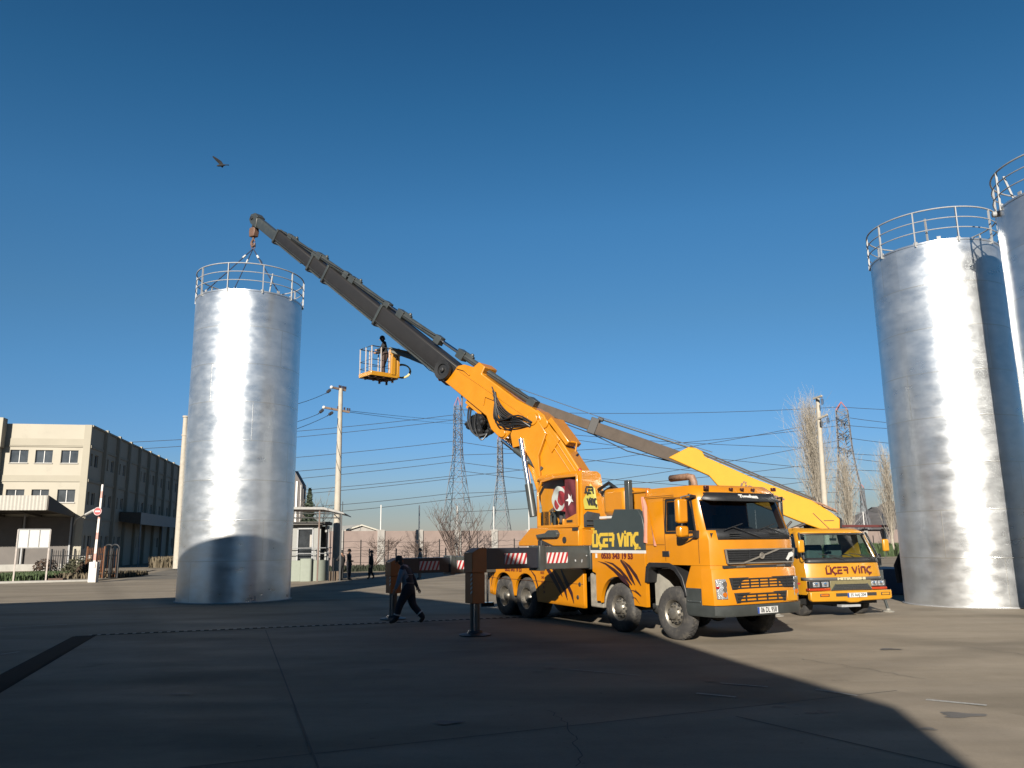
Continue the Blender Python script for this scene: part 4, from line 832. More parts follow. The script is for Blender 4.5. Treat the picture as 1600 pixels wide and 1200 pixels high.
# outer boom base (orange) in (s, w)
mb = MB(SM); P_ = [(-.28, .18), (-.05, .32), (.25, .30), (.9, .20), (2.6, .17), (2.62, .42), (2.95, .42), (3.05, .17), (3.45, .05), (3.66, -.12), (3.72, -.55), (3.95, -.84), (3.3, -.84), (1.62, -.84), (1.2, -1.08), (.66, -1.12), (.52, -.95), (.45, -.55), (.1, -.30), (-.25, -.12)]
mb.prism(P_, 'y', -.34, .34); ob = build('outer_boom', mb, OR, truck, bevel=.03)
mb = MB(SM); mb.beam((-.0, NS*.345, -.02), (3.5, NS*.345, -.22), .03, .03, side=(0, 1, 0)); mb.path([(3.0, NS*.36, -.12), (3.3, NS*.38, -.10), (3.62, NS*.38, -.2)], .02, 6); mb.path([(1.9, NS*.36, -.6), (2.0, NS*.37, -.35), (1.6, NS*.37, -.25), (1.2, NS*.36, -.30)], .015, 6); build('boom_pipes', mb, OR, ob)
mb = MB(SM); mb.prism([(.62, -.9), (.9, -1.05), (.9, -.6), (.7, -.5)], 'y', -.36, .36) if False else mb.tube((.72, -.40, -.93), (.72, .40, -.93), .13, n=20); build('cylinder_pin', mb, OR, ob, bevel=.015)
random.seed(11)
mb = MB(SM)
for k in range(9):
    a = random.random(); y = NS*(.40+.05*random.random())
    mb.path(smooth_pts([(1.75-a*.25, y-NS*.04, .02-a*.35), (1.25-.1*a, y+NS*.08*a, -.40-a*.28), (.80, y+NS*.14*a, -.60-a*.16+.03*k), (.3+.1*a, y+NS*.1, -.50+.05*k), (-.12, y+NS*.02, -.18+a*.16)]), .024, 7)
for k in range(4):
    mb.path(smooth_pts([(1.95-.1*k, NS*.38, .05-.09*k), (1.3, NS*.44, -.20-.06*k), (.8, NS*.45, -.26-.05*k), (.25, NS*.42, -.16)]), .020, 7)
build('hose_bundle', mb, HS, ob)
# winch under the boom
mb = MB(SM); mb.lathe([(.28, -.27), (.30, -.25), (.30, -.2), (.2, -.18), (.2, .18), (.30, .2), (.30, .25), (.28, .27)], (1.85, 0, -1.22), (0, 1, 0), 24); 
for k in range(34): mb.ball((1.85+random.uniform(-.45, .38), NS*.1+random.uniform(-.35, .35), -1.26+random.uniform(-.30, .26)), random.uniform(.05, .13), 6, 5)
for k in range(6): a_ = random.uniform(-.2, .2); mb.path(smooth_pts([(2.25+a_, NS*.3, -1.0), (1.9+a_, NS*.42, -1.35), (1.5+a_, NS*.36, -1.55), (1.3, NS*.25, -1.3)]), .025, 6)
wn_ = build('winch', mb, HS, ob)
mb = MB(SM); mb.box(1.9, 2.7, -.25, .25, -.98, -.82); mb.box(2.5, 2.62, -.2, .2, -1.1, -.9); build('winch_bracket', mb, OR, wn_, bevel=.01)
mb = MB(BM); a_ = SM.inverted(); mb2 = MB(SM); mb2.path([(3.1, NS*.1, -.88), (2.92, NS*.1, -1.10), (2.85, NS*.1, -1.2)], .025, 6); build('winch_hook', mb2, HK, wn_)
mb = MB(SM); mb.path([(2.85, NS*.1, -1.2), (2.55, NS*.1, -1.38)], .012, 6); build('winch_rope', mb, WR, wn_)
# hose reel
mb = MB(SM); mb.lathe([(.06, -.05), (.33, -.05), (.34, -.03), (.34, .07), (.33, .09), (.20, .07), (.19, .02), (.08, .02), (.08, .10), (.03, .12)], (4.05, NS*.42, -.52), (0, NS, 0), 36); rl_ = build('hose_reel', mb, BK, ob)
mb = MB(SM); mb.tube((4.05, NS*.2, -.52), (4.05, NS*.40, -.52), .1); mb.box(3.9, 4.35, -.1, .1, -.98, -.86); mb.ball((4.35, 0, -.98), .07); mb.ball((4.5, 0, -.9), .06); build('reel_bracket', mb, OD, rl_)
# telescopic stages: (s0, s1, w_bottom, w_top, half width)
stages = [(3.45, 8.30, -.84, -.14, .285), (7.6, 12.05, -.86, -.24, .25), (11.4, 13.25, -.88, -.33, .225), (12.9, 16.15, -.90, -.40, .20), (15.7, 18.0, -.94, -.52, .165)]
prev = ob
for i, (s0, s1, w0, w1, hw) in enumerate(stages):
    mb = MB(SM); c = .06; prof = [(-hw+c, w0), (hw-c, w0), (hw, w0+c*1.5), (hw, w1-c*.8), (hw-c*.8, w1), (-hw+c*.8, w1), (-hw, w1-c*.8), (-hw, w0+c*1.5)]
    mb.prism(prof, 'x', s0, s1); stg = build('telescopic_section', mb, BR if i < 4 else GR, truck, bevel=.012)
    mb = MB(SM); q = .035; mb.prism([(-hw-q, w0-q), (hw+q, w0-q), (hw+q, w1+q), (-hw-q, w1+q)], 'x', s1-.10, s1+.02); build('end_collar', mb, GR, stg, bevel=.01)
    mb = MB(SM); mb.prism([(s1-.18, w0-.02), (s1-.05, w0-.13), (s1+.12, w0-.13), (s1+.14, w0-.02)], 'y', -hw*.7, hw*.7); build('wear_pad', mb, BK, stg, bevel=.01)
    if i < 4:
        mb = MB(SM); mb.box(s0+.6, s1-.1, NS*hw-.012, NS*hw+.012, w0+.10, w0+.115); mb.tube((s0+.8, NS*(hw+.02), w0+.02), (s1-.3, NS*(hw+.02), w0+.02), .03, n=8); build('side_rail', mb, GR, stg)
# push cylinders riding on top
cyl = [((.45, .36), (5.35, .12), .105), ((5.15, .11), (8.35, -.05), .10), ((8.2, -.06), (11.6, -.16), .095), ((11.0, -.12), (13.9, -.24), .09), ((13.3, -.26), (16.2, -.38), .075)]
for i, ((s0, w0), (s1, w1), r_) in enumerate(cyl):
    y = NS*.02; mb = MB(SM); L_ = s1-s0
    mb.tube((s0, y, w0), (s0+L_*.74, y, w0+(w1-w0)*.74), r_, n=18); cy = build('push_cylinder', mb, GR, ob if i == 0 else truck)
    mb = MB(SM); mb.tube((s0+L_*.74, y, w0+(w1-w0)*.74), (s1, y, w1), r_*.55, n=14); build('piston_rod', mb, GR if i > 1 else CH, cy)
    mb = MB(SM); f = .74; c = Vector((s0+L_*f, y, w0+(w1-w0)*f)); mb.box(c.x-.28, c.x+.06, y-r_*1.35, y+r_*1.35, c.z-r_*1.5, c.z+r_*1.5); mb.box(c.x-.62, c.x-.24, y-.05, y+.07, c.z+r_*.7, c.z+r_*1.8); mb.ball((c.x-.5, y, c.z+r_*1.9), .07, 8, 5); build('cylinder_head', mb, GR, cy, bevel=.012)
    mb = MB(SM); mb.box(s0-.08, s0+.22, y-r_*1.25, y+r_*1.25, w0-r_*1.6, w0+r_*1.3); build('cylinder_foot', mb, GR, cy, bevel=.012)
    mb = MB(SM); mb.path([(s0+.2, NS*.16, w0+.07), (s0+L_*.4, NS*.15, w0+(w1-w0)*.4+.03), (s1-.1, NS*.12, w1+.02)], .014, 6); build('oil_line', mb, WR, cy)
# boom head, hook
mb = MB(SM); mb.prism([(17.7, -.96), (17.95, -.48), (18.2, -.44), (18.45, -.62), (18.42, -.85), (18.2, -.96)], 'y', -.19, .19); hd = build('boom_head', mb, GR, truck, bevel=.02)
mb = MB(SM); mb.tube((18.25, -.24, -.72), (18.25, .24, -.72), .08, n=16); build('head_pin', mb, BK, hd, bevel=.01)
tipw = SM @ Vector((18.27, 0, -.80)); 
TIP = Vector((-11.28, 33.28, tipw.z))
mb = MB(); t_ = Vector((tipw.x, tipw.y, tipw.z)); mb.path([t_+Vector((0, 0, .05)), t_-Vector((0, 0, .30))], .05, 10); build('hook_link', mb, HK, hd)
mb = MB(Matrix.Translation(t_-Vector((0, 0, .55))) @ S3.to_4x4()); mb.prism([(-.17, .22), (.17, .22), (.20, .05), (.17, -.20), (-.15, -.22), (-.20, 0)], 'y', -.13, .13); hk = build('hook_block', mb, HK, hd, bevel=.03)
mb = MB(Matrix.Translation(t_-Vector((0, 0, .95))) @ S3.to_4x4()); mb.path([(.0, 0, .2), (.02, 0, .08), (.12, 0, -.02), (.12, 0, -.14), (.02, 0, -.24), (-.09, 0, -.20), (-.12, 0, -.10)], [.05, .055, .06, .065, .06, .05, .025], 10); mb.path([(-.11, 0, -.06), (-.03, 0, .08)], .02, 6); build('hook', mb, HK, hk)
HOOK = t_-Vector((0, 0, 1.12))
# --- slings from the hook to the tank
r1 = 2.188
lugs = []
a0 = face(T1, 12)+R(20)
for k in range(4):
    a = a0+k*math.pi/2; lugs.append(Vector((T1.x+math.cos(a)*(r1-.12), T1.y+math.sin(a)*(r1-.12), H1+.12)))
sl = thing('lifting_sling', 'four-legged dark wire sling between the crane hook and the lone tank', 'sling', HOOK)
mb = MB(); mb.path([HOOK+Vector((.09*math.cos(k*math.pi/6), 0, -.06+.13*math.sin(k*math.pi/6))) for k in range(12)], .02, 6, closed=True); build('master_ring', mb, HK, sl)
for k, p in enumerate(lugs):
    a = HOOK+Vector((0, 0, -.18)); mb = MB(); mb.path([a, a+(p-a)*.5+Vector((0, 0, -.02)), p], .024, 6); lg = build('sling_leg', mb, mat('sling_blue_black', (.02, .035, .08), .6), sl)
    mb = MB(); mb.path([a+(p-a)*.17, a+(p-a)*.23], .045, 6); build('sling_tag', mb, WH, lg)
# ================================================================== SMALL TRUCK WITH WORK PLATFORM (origin: ground under bumper centre; U forward, V to the right of the picture)
MO = Vector((9.38, 23.26, 0)); MA = math.atan2(math.cos(R(165)), math.sin(R(165)))
mt = thing('platform_truck', 'small yellow flat-nosed truck parked beside the orange truck', 'platform truck', MO, MA)
MM = WORLD[mt.name]; mu_ = MM.to_3x3() @ Vector((1, 0, 0)); mv_ = MM.to_3x3() @ Vector((0, 1, 0))
def MW(u, v, z): return MM @ Vector((u, v, z))
def mplan(z):
    f = 0 if z < 1.12 else -(z-1.12)*.10 if z < 1.5 else -.04-(z-1.5)*.42
    i = 0 if z < 1.5 else (z-1.5)*.17
    if z > 2.36: i += (z-2.36)*1.2; f -= (z-2.36)*2.2
    h = 1.27
    return [(-1.75, -h+i), (-.85, -h+i), (f-.30, -h+i), (f-.10, -h+i+.05), (f-.01, -h+i+.2), (f+.05, -.5), (f+.06, 0), (f+.05, .5), (f-.01, h-i-.2), (f-.10, h-i-.05), (f-.30, h-i), (-.85, h-i), (-1.75, h-i)]
lv = [(z, mplan(z)) for z in (.62, .70, 1.10, 1.58, 1.62, 2.32, 2.40, 2.45)]
wsc = [(4, k) for k in (3, 4, 5, 6, 7, 8)]; sw_ = [(4, 1), (4, 10)]; rear = [(4, 12)]
mb, cells = loft(lv, set(wsc+sw_+rear), MM); mc = build('cab', mb, YE, mt, solid=.04, smooth=40); cc = MW(-.8, 0, 1.9)
build('windscreen', pane(cells, wsc, .02, 1, cc), GL, mc, smooth=60)
for k in sw_: build('side_window', pane(cells, [k], .02, 1, cc), GL, mc)
build('rear_window', pane(cells, rear, .02, 1, cc), GL, mc)
mb = MB(MM)
def marc(z, off, sel=(3, 4, 5, 6, 7, 8, 9)): return [(mplan(z)[k][0]+off, mplan(z)[k][1], z) for k in sel]
a = [mb.P(p) for p in marc(1.485, .012)]; b = [mb.P(p) for p in marc(1.63, .010)]
for k in range(6): mb.F((a[k], a[k+1], b[k+1], b[k]))
cw = build('cowl', mb, BK, mc, solid=.01)
mb = MB(MM); a = [mb.P(p) for p in marc(2.315, .008)]; b = [mb.P(p) for p in marc(2.26, .008)]
for k in range(6): mb.F((a[k], a[k+1], b[k+1], b[k]))
build('screen_tint_band', mb, BK, mc, solid=.008)
for v0, s_ in ((-.45, 1), (.55, 1)):
    mb = MB(MM); mb.tube((.02, v0+.45, 1.56), (-.03, v0, 1.68), .012); mb.tube((-.0, v0+.4, 1.65), (-.05, v0-.35, 1.74), .01); build('wiper', mb, BK, mc)
for sg in (-1, 1):
    mb = MB(MM); mb.beam((-.12, sg*1.235, 1.60), (-.44, sg*1.12, 2.33), .045, .05); build('pillar_trim', mb, BK, mc)
mb = MB(MM); mb.box(-1.7, -.1, -1.2, 1.2, .72, .80); mb.box(-.55, -.16, -1.2, 1.2, .8, 1.56); build('dashboard', mb, CM, mc)
for v in (-.65, .0, .68):
    mb = MB(MM); mb.box(-1.35, -.85, v-.26, v+.26, 1.0, 1.2); mb.box(-1.5, -1.33, v-.27, v+.27, 1.15, 1.98); build('seat', mb, mat('grey_green_seat', (.09, .12, .12), .85, var=.1), mc, bevel=.05)
mb = MB(MM); c = Vector((-.72, .68, 1.60)); q = Vector((.45, 0, .9)).normalized(); e1 = Vector((0, 1, 0)); e2 = q.cross(e1); mb.path([c+e1*.2*math.cos(k*math.pi/8)+e2*.2*math.sin(k*math.pi/8) for k in range(16)], .014, 6, closed=True); build('steering_wheel', mb, BK, mc)
mb = MB(MM); mb.box(-.46, -.42, -.1, .1, 2.10, 2.17); mb.tube((-.44, 0, 2.17), (-.40, 0, 2.30), .012); build('inside_mirror', mb, BK, mc)
firm('firm_lettering', MW(-.70, 0, 0)+mv_*0, mv_, tz, mu_, .0001, .0001, MR, mc) if False else None
def mfront(z): return -(z-1.12)*.10
uyM = (MM.to_3x3() @ Vector((-.10, 0, 1))).normalized(); o_ = MW(.0662, -.66, 1.20); fx = firm('firm_lettering', o_, mv_, uyM, mu_, .165, 1.46, MR, mc, .24)
# grey band, grille, headlights
mb = MB(MM); a = [mb.P(p) for p in marc(1.0, .012, (2, 3, 4, 5, 6, 7, 8, 9, 10))]; b = [mb.P(p) for p in marc(1.09, .014, (2, 3, 4, 5, 6, 7, 8, 9, 10))]
for k in range(8): mb.F((a[k], a[k+1], b[k+1], b[k]))
bd = build('grey_band', mb, mat('band_grey', (.10, .10, .10), .5), mc, solid=.01)
text('maker_lettering', 'MITSUBISHI', .085, frame(MW(.076, .12, 1.045), mv_, tz), mat('cream_letters', (.62, .56, .36), .4), bd, bold=.006, width=.92, depth=.004)
mb = MB(MM); mb.prism([(-.58, 1.0), (.76, 1.0), (.76, .73), (-.58, .73)], 'x', -.0, .068); gp_ = build('grille_panel', mb, mat('olive_panel', (.20, .17, .08), .5), mc, bevel=.01)
mb = MB(MM); mb.prism([(-.56, .735), (-.42, .90), (.60, .90), (.75, .735)], 'x', .06, .078); g = build('grille', mb, CM, gp_)
mb = MB(MM)
for k, (z, q) in enumerate(((.765, 0), (.805, .05), (.845, .09), (.892, .12))): mb.beam((.083, -.53+q, z), (.083, .72-q, z), .015, .014, side=(1, 0, 0))
mb.beam((.083, -.56, .735), (.083, -.41, .905), .02, .03, side=(1, 0, 0)); mb.beam((.083, .75, .735), (.083, .60, .905), .02, .03, side=(1, 0, 0)); build('slats', mb, GR, g)
for sg in (-1, 1):
    v0, v1 = (-1.24, -.58) if sg < 0 else (.76, 1.26)
    mb = MB(MM); mb.box(-.06, .056, v0, v1, .81, .995); hl = build('headlight', mb, BK, mc, bevel=.01)
    for k in range(2):
        c = (v0+(v1-v0)*(.32+.44*k)) if sg < 0 else v0+(v1-v0)*(.22+.46*k)
        mb = MB(MM); mb.box(.05, .066, c-.105, c+.105, .835, .975); ln = build('lens', mb, LT, hl, bevel=.012)
        mb = MB(MM); mb.lathe([(.055, 0), (.05, .012), (.01, .02)], (.062, c, .905), (1, 0, 0), 16); build('bulb_reflector', mb, CH, ln)
    mb = MB(MM); mb.box(-.1, .060, v0-.02 if sg < 0 else v0, v1+.02 if sg > 0 else v1, .735, .80); build('turn_signal', mb, mat('red_orange_lens', (.42, .045, .01), .25), mc, bevel=.008)
    mb = MB(MM); y = sg*1.24; mb.path([(-.12, y-sg*.1, 1.62), (-.02, sg*1.33, 1.58), (.02, sg*1.40, 1.66), (.02, sg*1.41, 1.8)], .014, 8); mr_ = build('mirror_arm', mb, BK, mc)
    mb = MB(MM); y0, y1 = sorted((sg*1.30, sg*1.50)); mb.box(-.03, .07, y0, y1, 1.78, 2.13); build('mirror', mb, YE, mr_, bevel=.04)
mb = MB(MM); mb.prism([(-1.31, .72), (1.34, .72), (1.34, .50), (1.25, .46), (.35, .44), (.2, .40), (-.05, .40), (-.2, .44), (-1.25, .45), (-1.31, .50)], 'x', .02, .17); bp_ = build('bumper', mb, YE, mt, bevel=.03)
mb = MB(MM); mb.box(.10, .176, -.50, .82, .575, .665); build('bumper_slot', mb, CM, bp_)
for v in (-.86, 1.12):
    mb = MB(MM); mb.box(.16, .178, v-.15, v+.15, .575, .66); fg = build('fog_lamp', mb, BK, bp_, bevel=.01)
    mb = MB(MM); mb.box(.17, .184, v-.12, v+.12, .59, .645); build('fog_lens', mb, AM if v < 0 else YE, fg, bevel=.01)
mb = MB(MM); mb.box(.178, .192, -.14, .49, .545, .665); npl = build('number_plate', mb, WH, bp_); text('plate_characters', '35 AAJ 204', .12, frame(MW(.193, .20, .605), mv_, tz), BK, npl, bold=.002, width=.50, depth=.003)
mb = MB(MM); mb.box(.179, .194, -.14, -.09, .547, .663); build('blue_strip', mb, MATS['plate_blue'], npl)
mb = MB(MM)
mb.box(-.9, -.2, -1.1, 1.1, .34, .5) ; mb.tube((-.8, -.8, .38), (-.8, .8, .38), .06); mb.box(-5.2, -.4, -.42, -.32, .5, .75); mb.box(-5.2, -.4, .32, .42, .5, .75); mb.box(-1.2, -.3, -.3, .3, .28, .62); build('chassis', mb, CM, mt)
mb = MB(MM); mb.box(-.1, .1, -.3, .32, .28, .34); build('tow_bar', mb, ST, mt)
def small_wheel(u, sg):
    M_ = MM @ Matrix.Translation((u, sg*1.06, 0)) @ (Matrix() if sg < 0 else Matrix.Scale(-1, 4, (0, 1, 0)))
    r = .40; o = Vector((0, 0, r-.008)); ax = Vector((0, 1, 0)); mb = MB(M_); mb.lathe([(.22, .03), (.24, .0), (.33, -.005), (.385, .02), (.40, .05), (.40, .19), (.385, .22), (.24, .24), (.22, .2)], o, ax, 40, caps=False); wh = build('wheel', mb, RB, mt, smooth=50)
    mb = MB(M_); mb.lathe([(.225, .03), (.2, .05), (.18, .10), (.10, .06), (.07, .0), (.01, -.01)], o, ax, 30, caps=False); build('rim', mb, AL, wh, smooth=40)
for u in (-.82, -4.2):
    for sg in (-1, 1): small_wheel(u, sg)
mb = MB(MM); mb.box(-5.3, -2.0, -1.15, 1.15, .80, .95); mb.box(-3.3, -2.1, -.55, .55, .95, 1.5); dk = build('deck', mb, YE, mt, bevel=.015)
mb = MB(MM); mb.lathe([(.50, 1.5), (.50, 1.7), (.40, 1.75), (.40, 2.0)], (-2.65, 0, 0), (0, 0, 1), 24); build('turntable', mb, CM, mt)
mb = MB(MM); mb.box(-3.0, -2.3, -.62, .35, 1.85, 2.50); mb.tube((-2.2, -.5, 2.35), (-2.0, .2, 2.62), .05); mb.tube((-2.2, -.7, 2.2), (-2.1, -.2, 2.7), .035); build('turret', mb, mat('turret_black', (.025, .018, .015), .6, var=.3), mt, bevel=.02)
mb = MB(MM); 
for k in range(5): mb.ball((-1.95-.03*k, -1.0+.23*k, 2.42+.03*math.sin(k*2)), .14, 9, 6, sq=(1, 1, .6))
build('folded_sack', mb, mat('beige_canvas', (.50, .34, .20), .85, var=.1), mt, smooth=60)
# front stabiliser leg at the right of the cab
mb = MB(MM); mb.box(-1.12, -.92, -1.2, 1.85, .52, .68); b_ = build('stabiliser_beam', mb, GR, mt, bevel=.01)
def stab(v, u=-1.0):
    mb = MB(MM); mb.box(u-.13, u+.13, v-.22, v+.10, .50, 1.22); mb.box(u-.08, u+.08, v-.03, v+.12, 1.3, 1.70); sb_ = build('stabiliser_casing', mb, GR, b_, bevel=.012)
    mb = MB(MM); mb.tube((u, v, .80), (u+.05, v+.10, .36), .07, n=14); mb.tube((u+.05, v+.10, .45), (u+.09, v+.18, .05), .045, .04, n=14); lg = build('stabiliser_leg', mb, GR, sb_)
    mb = MB(MM); mb.lathe([(.17, 0), (.17, .02), (.07, .05), (.05, .1)], (u+.09, v+.18, .003), (0, 0, 1), 18); build('foot_pad', mb, mat('dusty_pad', (.3, .28, .24), .8), lg)
stab(1.86); stab(-1.86)
# dark rack behind the cab at the right
mb = MB(MM); mb.tube((-2.3, .5, 2.72), (-2.3, 1.75, 2.72), .035); mb.tube((-2.3, .6, 2.62), (-2.3, 1.6, 2.58), .03); mb.box(-2.4, -2.2, 1.45, 1.62, 2.35, 2.82); mb.box(-2.6, -2.2, .55, 1.5, 2.42, 2.60); mb.tube((-2.3, 1.7, 2.4), (-2.3, 1.72, 2.8), .03); build('hose_rack', mb, BLKC, mt)
# boom 2: plane through the turntable
PV = MW(-2.6, 0, 0); BK2 = Vector((-5.03, 29.5, 9.04)); D2 = BK2-PV; D2.z = 0; D2.normalize(); N2 = Vector((-D2.y, D2.x, 0)); NS2 = 1 if N2.y < 0 else -1
M2 = Matrix(((D2.x, N2.x, 0, PV.x), (D2.y, N2.y, 0, PV.y), (0, 0, 1, 0), (0, 0, 0, 1)))
mid = lambda t: 4.92+(t-3.4)*(7.05-4.92)/(8.6-3.4)
a2 = math.atan2(9.15-4.10, 13.2-1.55); c2, s2 = math.cos(a2), math.sin(a2)
mb = MB(M2); P_ = [(-1.50, 2.44), (-1.52, 2.75), (-1.30, 2.95), (-.75, 3.34), (.9, 4.06), (2.45, 4.85), (2.52, 5.02), (2.72, 5.14), (2.95, 5.18), (3.12, 5.10), (3.62, 4.86), (3.50, 4.80), (2.35, 4.22), (2.10, 3.90), (.9, 3.25), (-.50, 2.62), (-.95, 2.44)]
mb.prism(P_, 'y', -.19, .19); b2_ = build('base_boom', mb, YB, mt, bevel=.025)
mb = MB(M2); mb.box(-1.35, -1.05, NS2*.20-.005, NS2*.20+.005, 2.70, 2.72); mb.beam((-1.2, NS2*.195, 2.45), (-.75, NS2*.195, 2.95), .02, .02, side=(0, 1, 0)); build('cover_seam', mb, MATS['seam_dark'], b2_)
mb = MB(M2); mb.beam((-.9, 0, 3.30), (3.0, 0, 5.18), .10, .05, side=(0, 1, 0)); mb.tube((-.9, .06, 3.36), (2.9, .06, 5.21), .022, n=8); tr = build('cable_carrier', mb, BR2, b2_)
mb = MB(M2); mb.tube((2.9, -.05, 5.17), (5.95, -.05, mid(5.95)+.36), .03, n=10); build('top_tube', mb, GR, b2_)
mb = MB(M2); mb.path([(-1.45, .08, 3.02), (-1.1, .1, 3.2), (-.6, .1, 3.38), (-.3, .1, 3.48)], .03, 6); mb.path([(-1.5, -.08, 2.98), (-1.15, -.1, 3.12), (-.7, -.1, 3.34)], .03, 6); mb.ball((-1.0, 0, 3.2), .09); build('pivot_hoses', mb, RU, b2_)
# firm name on its side (partly behind the orange cab)
ux2 = -D2*math.cos(a2)+Vector((0, 0, -math.sin(a2))); uy2 = ux2.cross(-N2*NS2 if False else (N2*NS2)); 
uy2 = (N2*NS2).cross(ux2); uy2.normalize()
firm('firm_lettering', M2 @ Vector((1.42, NS2*.193, 3.70)), ux2, uy2, N2*NS2, .25, 1.35, mat('brown_lettering', (.12, .045, .012), .6), b2_, .26)
mb = MB(M2); 
def bar2(s0, s1, zc0, zc1, h0, hw, nm, m_, parent=None, **k):
    mb = MB(M2); mb.beam((s0, 0, zc0), (s1, 0, zc1), hw*2, h0, side=(0, 1, 0)); return build(nm, mb, m_, parent or mt, bevel=.01)
b3 = bar2(2.9, 6.15, mid(2.9)-.02, mid(6.15)-.03, .42, .15, 'telescopic_section', BR2)
mb = MB(M2); q = .02; mb.beam((5.98, 0, mid(5.98)+.02), (6.25, 0, mid(6.25)+.02), .36, .56, side=(0, 1, 0)); mb.tube((5.95, .0, mid(5.95)+.36), (5.78, 0, mid(5.78)+.34), .07); build('end_collar', mb, mat('collar_grey', (.055, .052, .05), .7), b3, bevel=.02)
b4 = bar2(5.8, 8.85, mid(5.8)+.0, mid(8.85)+.0, .33, .12, 'telescopic_section', BR2)
mb = MB(M2); mb.beam((8.72, 0, mid(8.72)+.05), (8.95, 0, mid(8.95)+.05), .30, .50, side=(0, 1, 0)); mb.tube((8.7, 0, mid(8.7)+.30), (8.9, 0, mid(8.9)+.38), .06); build('end_collar', mb, MATS['collar_grey'], b4, bevel=.02)
b5 = bar2(8.5, 12.9, mid(8.5), 9.02, .26, .10, 'telescopic_section', GR)
mb = MB(M2); mb.beam((12.7, 0, 8.95), (13.7, 0, 9.30), .2, .26, .14, .16, side=(0, 1, 0)); mb.tube((12.8, .12, 9.1), (13.75, .12, 9.38), .04); build('platform_arm', mb, mat('arm_green_grey', (.11, .115, .09), .5, var=.3), b5, bevel=.01)
mb = MB(M2); mb.path([(2.2, 0, 5.0), (6.0, 0, mid(6)+.42), (8.8, 0, mid(8.8)+.42)], .012, 5); mb.path([(3.6, 0, 4.75), (5, 0, 5.15), (6.2, 0, 5.80), (7.5, 0, 6.35), (8.7, 0, 6.9)], .02, 6); mb.path([(10.0, 0, 7.55), (11.2, 0, 7.95), (12.2, 0, 8.45), (12.6, 0, 8.85)], .015, 6); build('hanging_cables', mb, WR, mt)
# platform basket hanging at the end of the arm
BN_ = at(580, 583, 29.0); BX = Vector((BN_.x+.15, BN_.y+.70, BN_.z)); BA = R(41)
BKM = Matrix.Translation(BX) @ Matrix.Rotation(BA, 4, 'Z')
# basket frame: x 0 (arm side, right) .. toward left; local x = along front edge, y = depth
def bw(x, y, z): return BKM @ Vector((x, y, z))
mb = MB(BKM); X0, X1, Y0, Y1 = -.58, .58, -.43, .43
mb.box(X0, X1, Y0, Y1, -.05, .04); 
fl_ = build('basket_floor', mb, mat('chequer_floor', (.10, .075, .05), .7, var=.4, scale=12), mt)
mb = MB(BKM)
for a, b in (((X0, Y0), (X1, Y0)), ((X1, Y0), (X1, Y1)), ((X1, Y1), (X0, Y1)), ((X0, Y1), (X0, Y0))): mb.beam((a[0], a[1], .02), (b[0], b[1], .02), .04, .16)
build('basket_rim', mb, YE, fl_, bevel=.012)
mb = MB(BKM)
for x in (-.35, 0, .35): mb.beam((x, Y0+.03, -.07), (x, Y1-.03, -.07), .05, .05)
for y in (-.2, .2): mb.beam((X0+.03, y, -.075), (X1-.03, y, -.075), .05, .04)
for x, y in ((.5, -.2), (.2, .25), (.55, .3)): mb.tube((x, y, -.2), (x, y, -.05), .045, n=10)
build('floor_ribs', mb, RU, fl_)
mb = MB(BKM); z1 = 1.06
cor = [(X0, Y0), (X1, Y0), (X1, Y1), (X0, Y1)]
for z, r_ in ((z1, .022), (.55, .014), (.28, .012)):
    mb.path([(p[0]*.97, p[1]*.97, z) for p in cor], r_, 6, closed=True)
rl_ = build('basket_rails', mb, WR, fl_)
posts = [(X0, Y0), (X0+.42, Y0), (X0+.82, Y0), (X0, Y1), (X0, 0), (X0+.42, Y1), (X0+.82, Y1), (X1, 0)]
for p in posts:
    mb = MB(BKM); mb.beam((p[0]*.97, p[1]*.97, .02), (p[0]*.97, p[1]*.97, z1), .032, .032, side=(1, 0, 0)); build('rail_post', mb, mat('dull_rail', (.62, .55, .50), .6), rl_)
mb = MB(BKM); mb.box(X1-.36, X1-.02, Y0+.0, Y0+.10, .05, z1+.04); mb.box(X1-.02, X1+.08, Y0-.02, Y0+.16, -.02, z1+.05); mb.box(X1-.36, X1+.02, Y0-.03, Y0+.0, .82, 1.0); mb.box(X1-.30, X1-.12, Y0-.05, Y0, .05, z1-.02); cbx = build('control_column', mb, YE, fl_, bevel=.012)
mb = MB(BKM); mb.box(X1-.02, X1+.18, -.2, .3, -.04, .15); mb.tube((X1+.12, -.1, .15), (X1+.24, -.05, .95), .07); mb.tube((X1+.22, -.1, .5), (X1+.26, -.05, 1.0), .05); mb.box(X1+.1, X1+.3, -.15, .1, .9, 1.08); build('tilt_cylinder', mb, YE, fl_, bevel=.01)
mb = MB(BKM)
for k in range(3): c = Vector((X1+.42, -.1+.03*k, .32)); mb.path([c+Vector((.26*math.cos(j*math.pi/8), -.2*math.cos(j*math.pi/8), .26*math.sin(j*math.pi/8)+.02*k)) for j in range(16)], .026, 6, closed=True)
build('hose_coil', mb, mat('yellow_green_hose', (.40, .33, .08), .5, var=.4, scale=30), fl_)

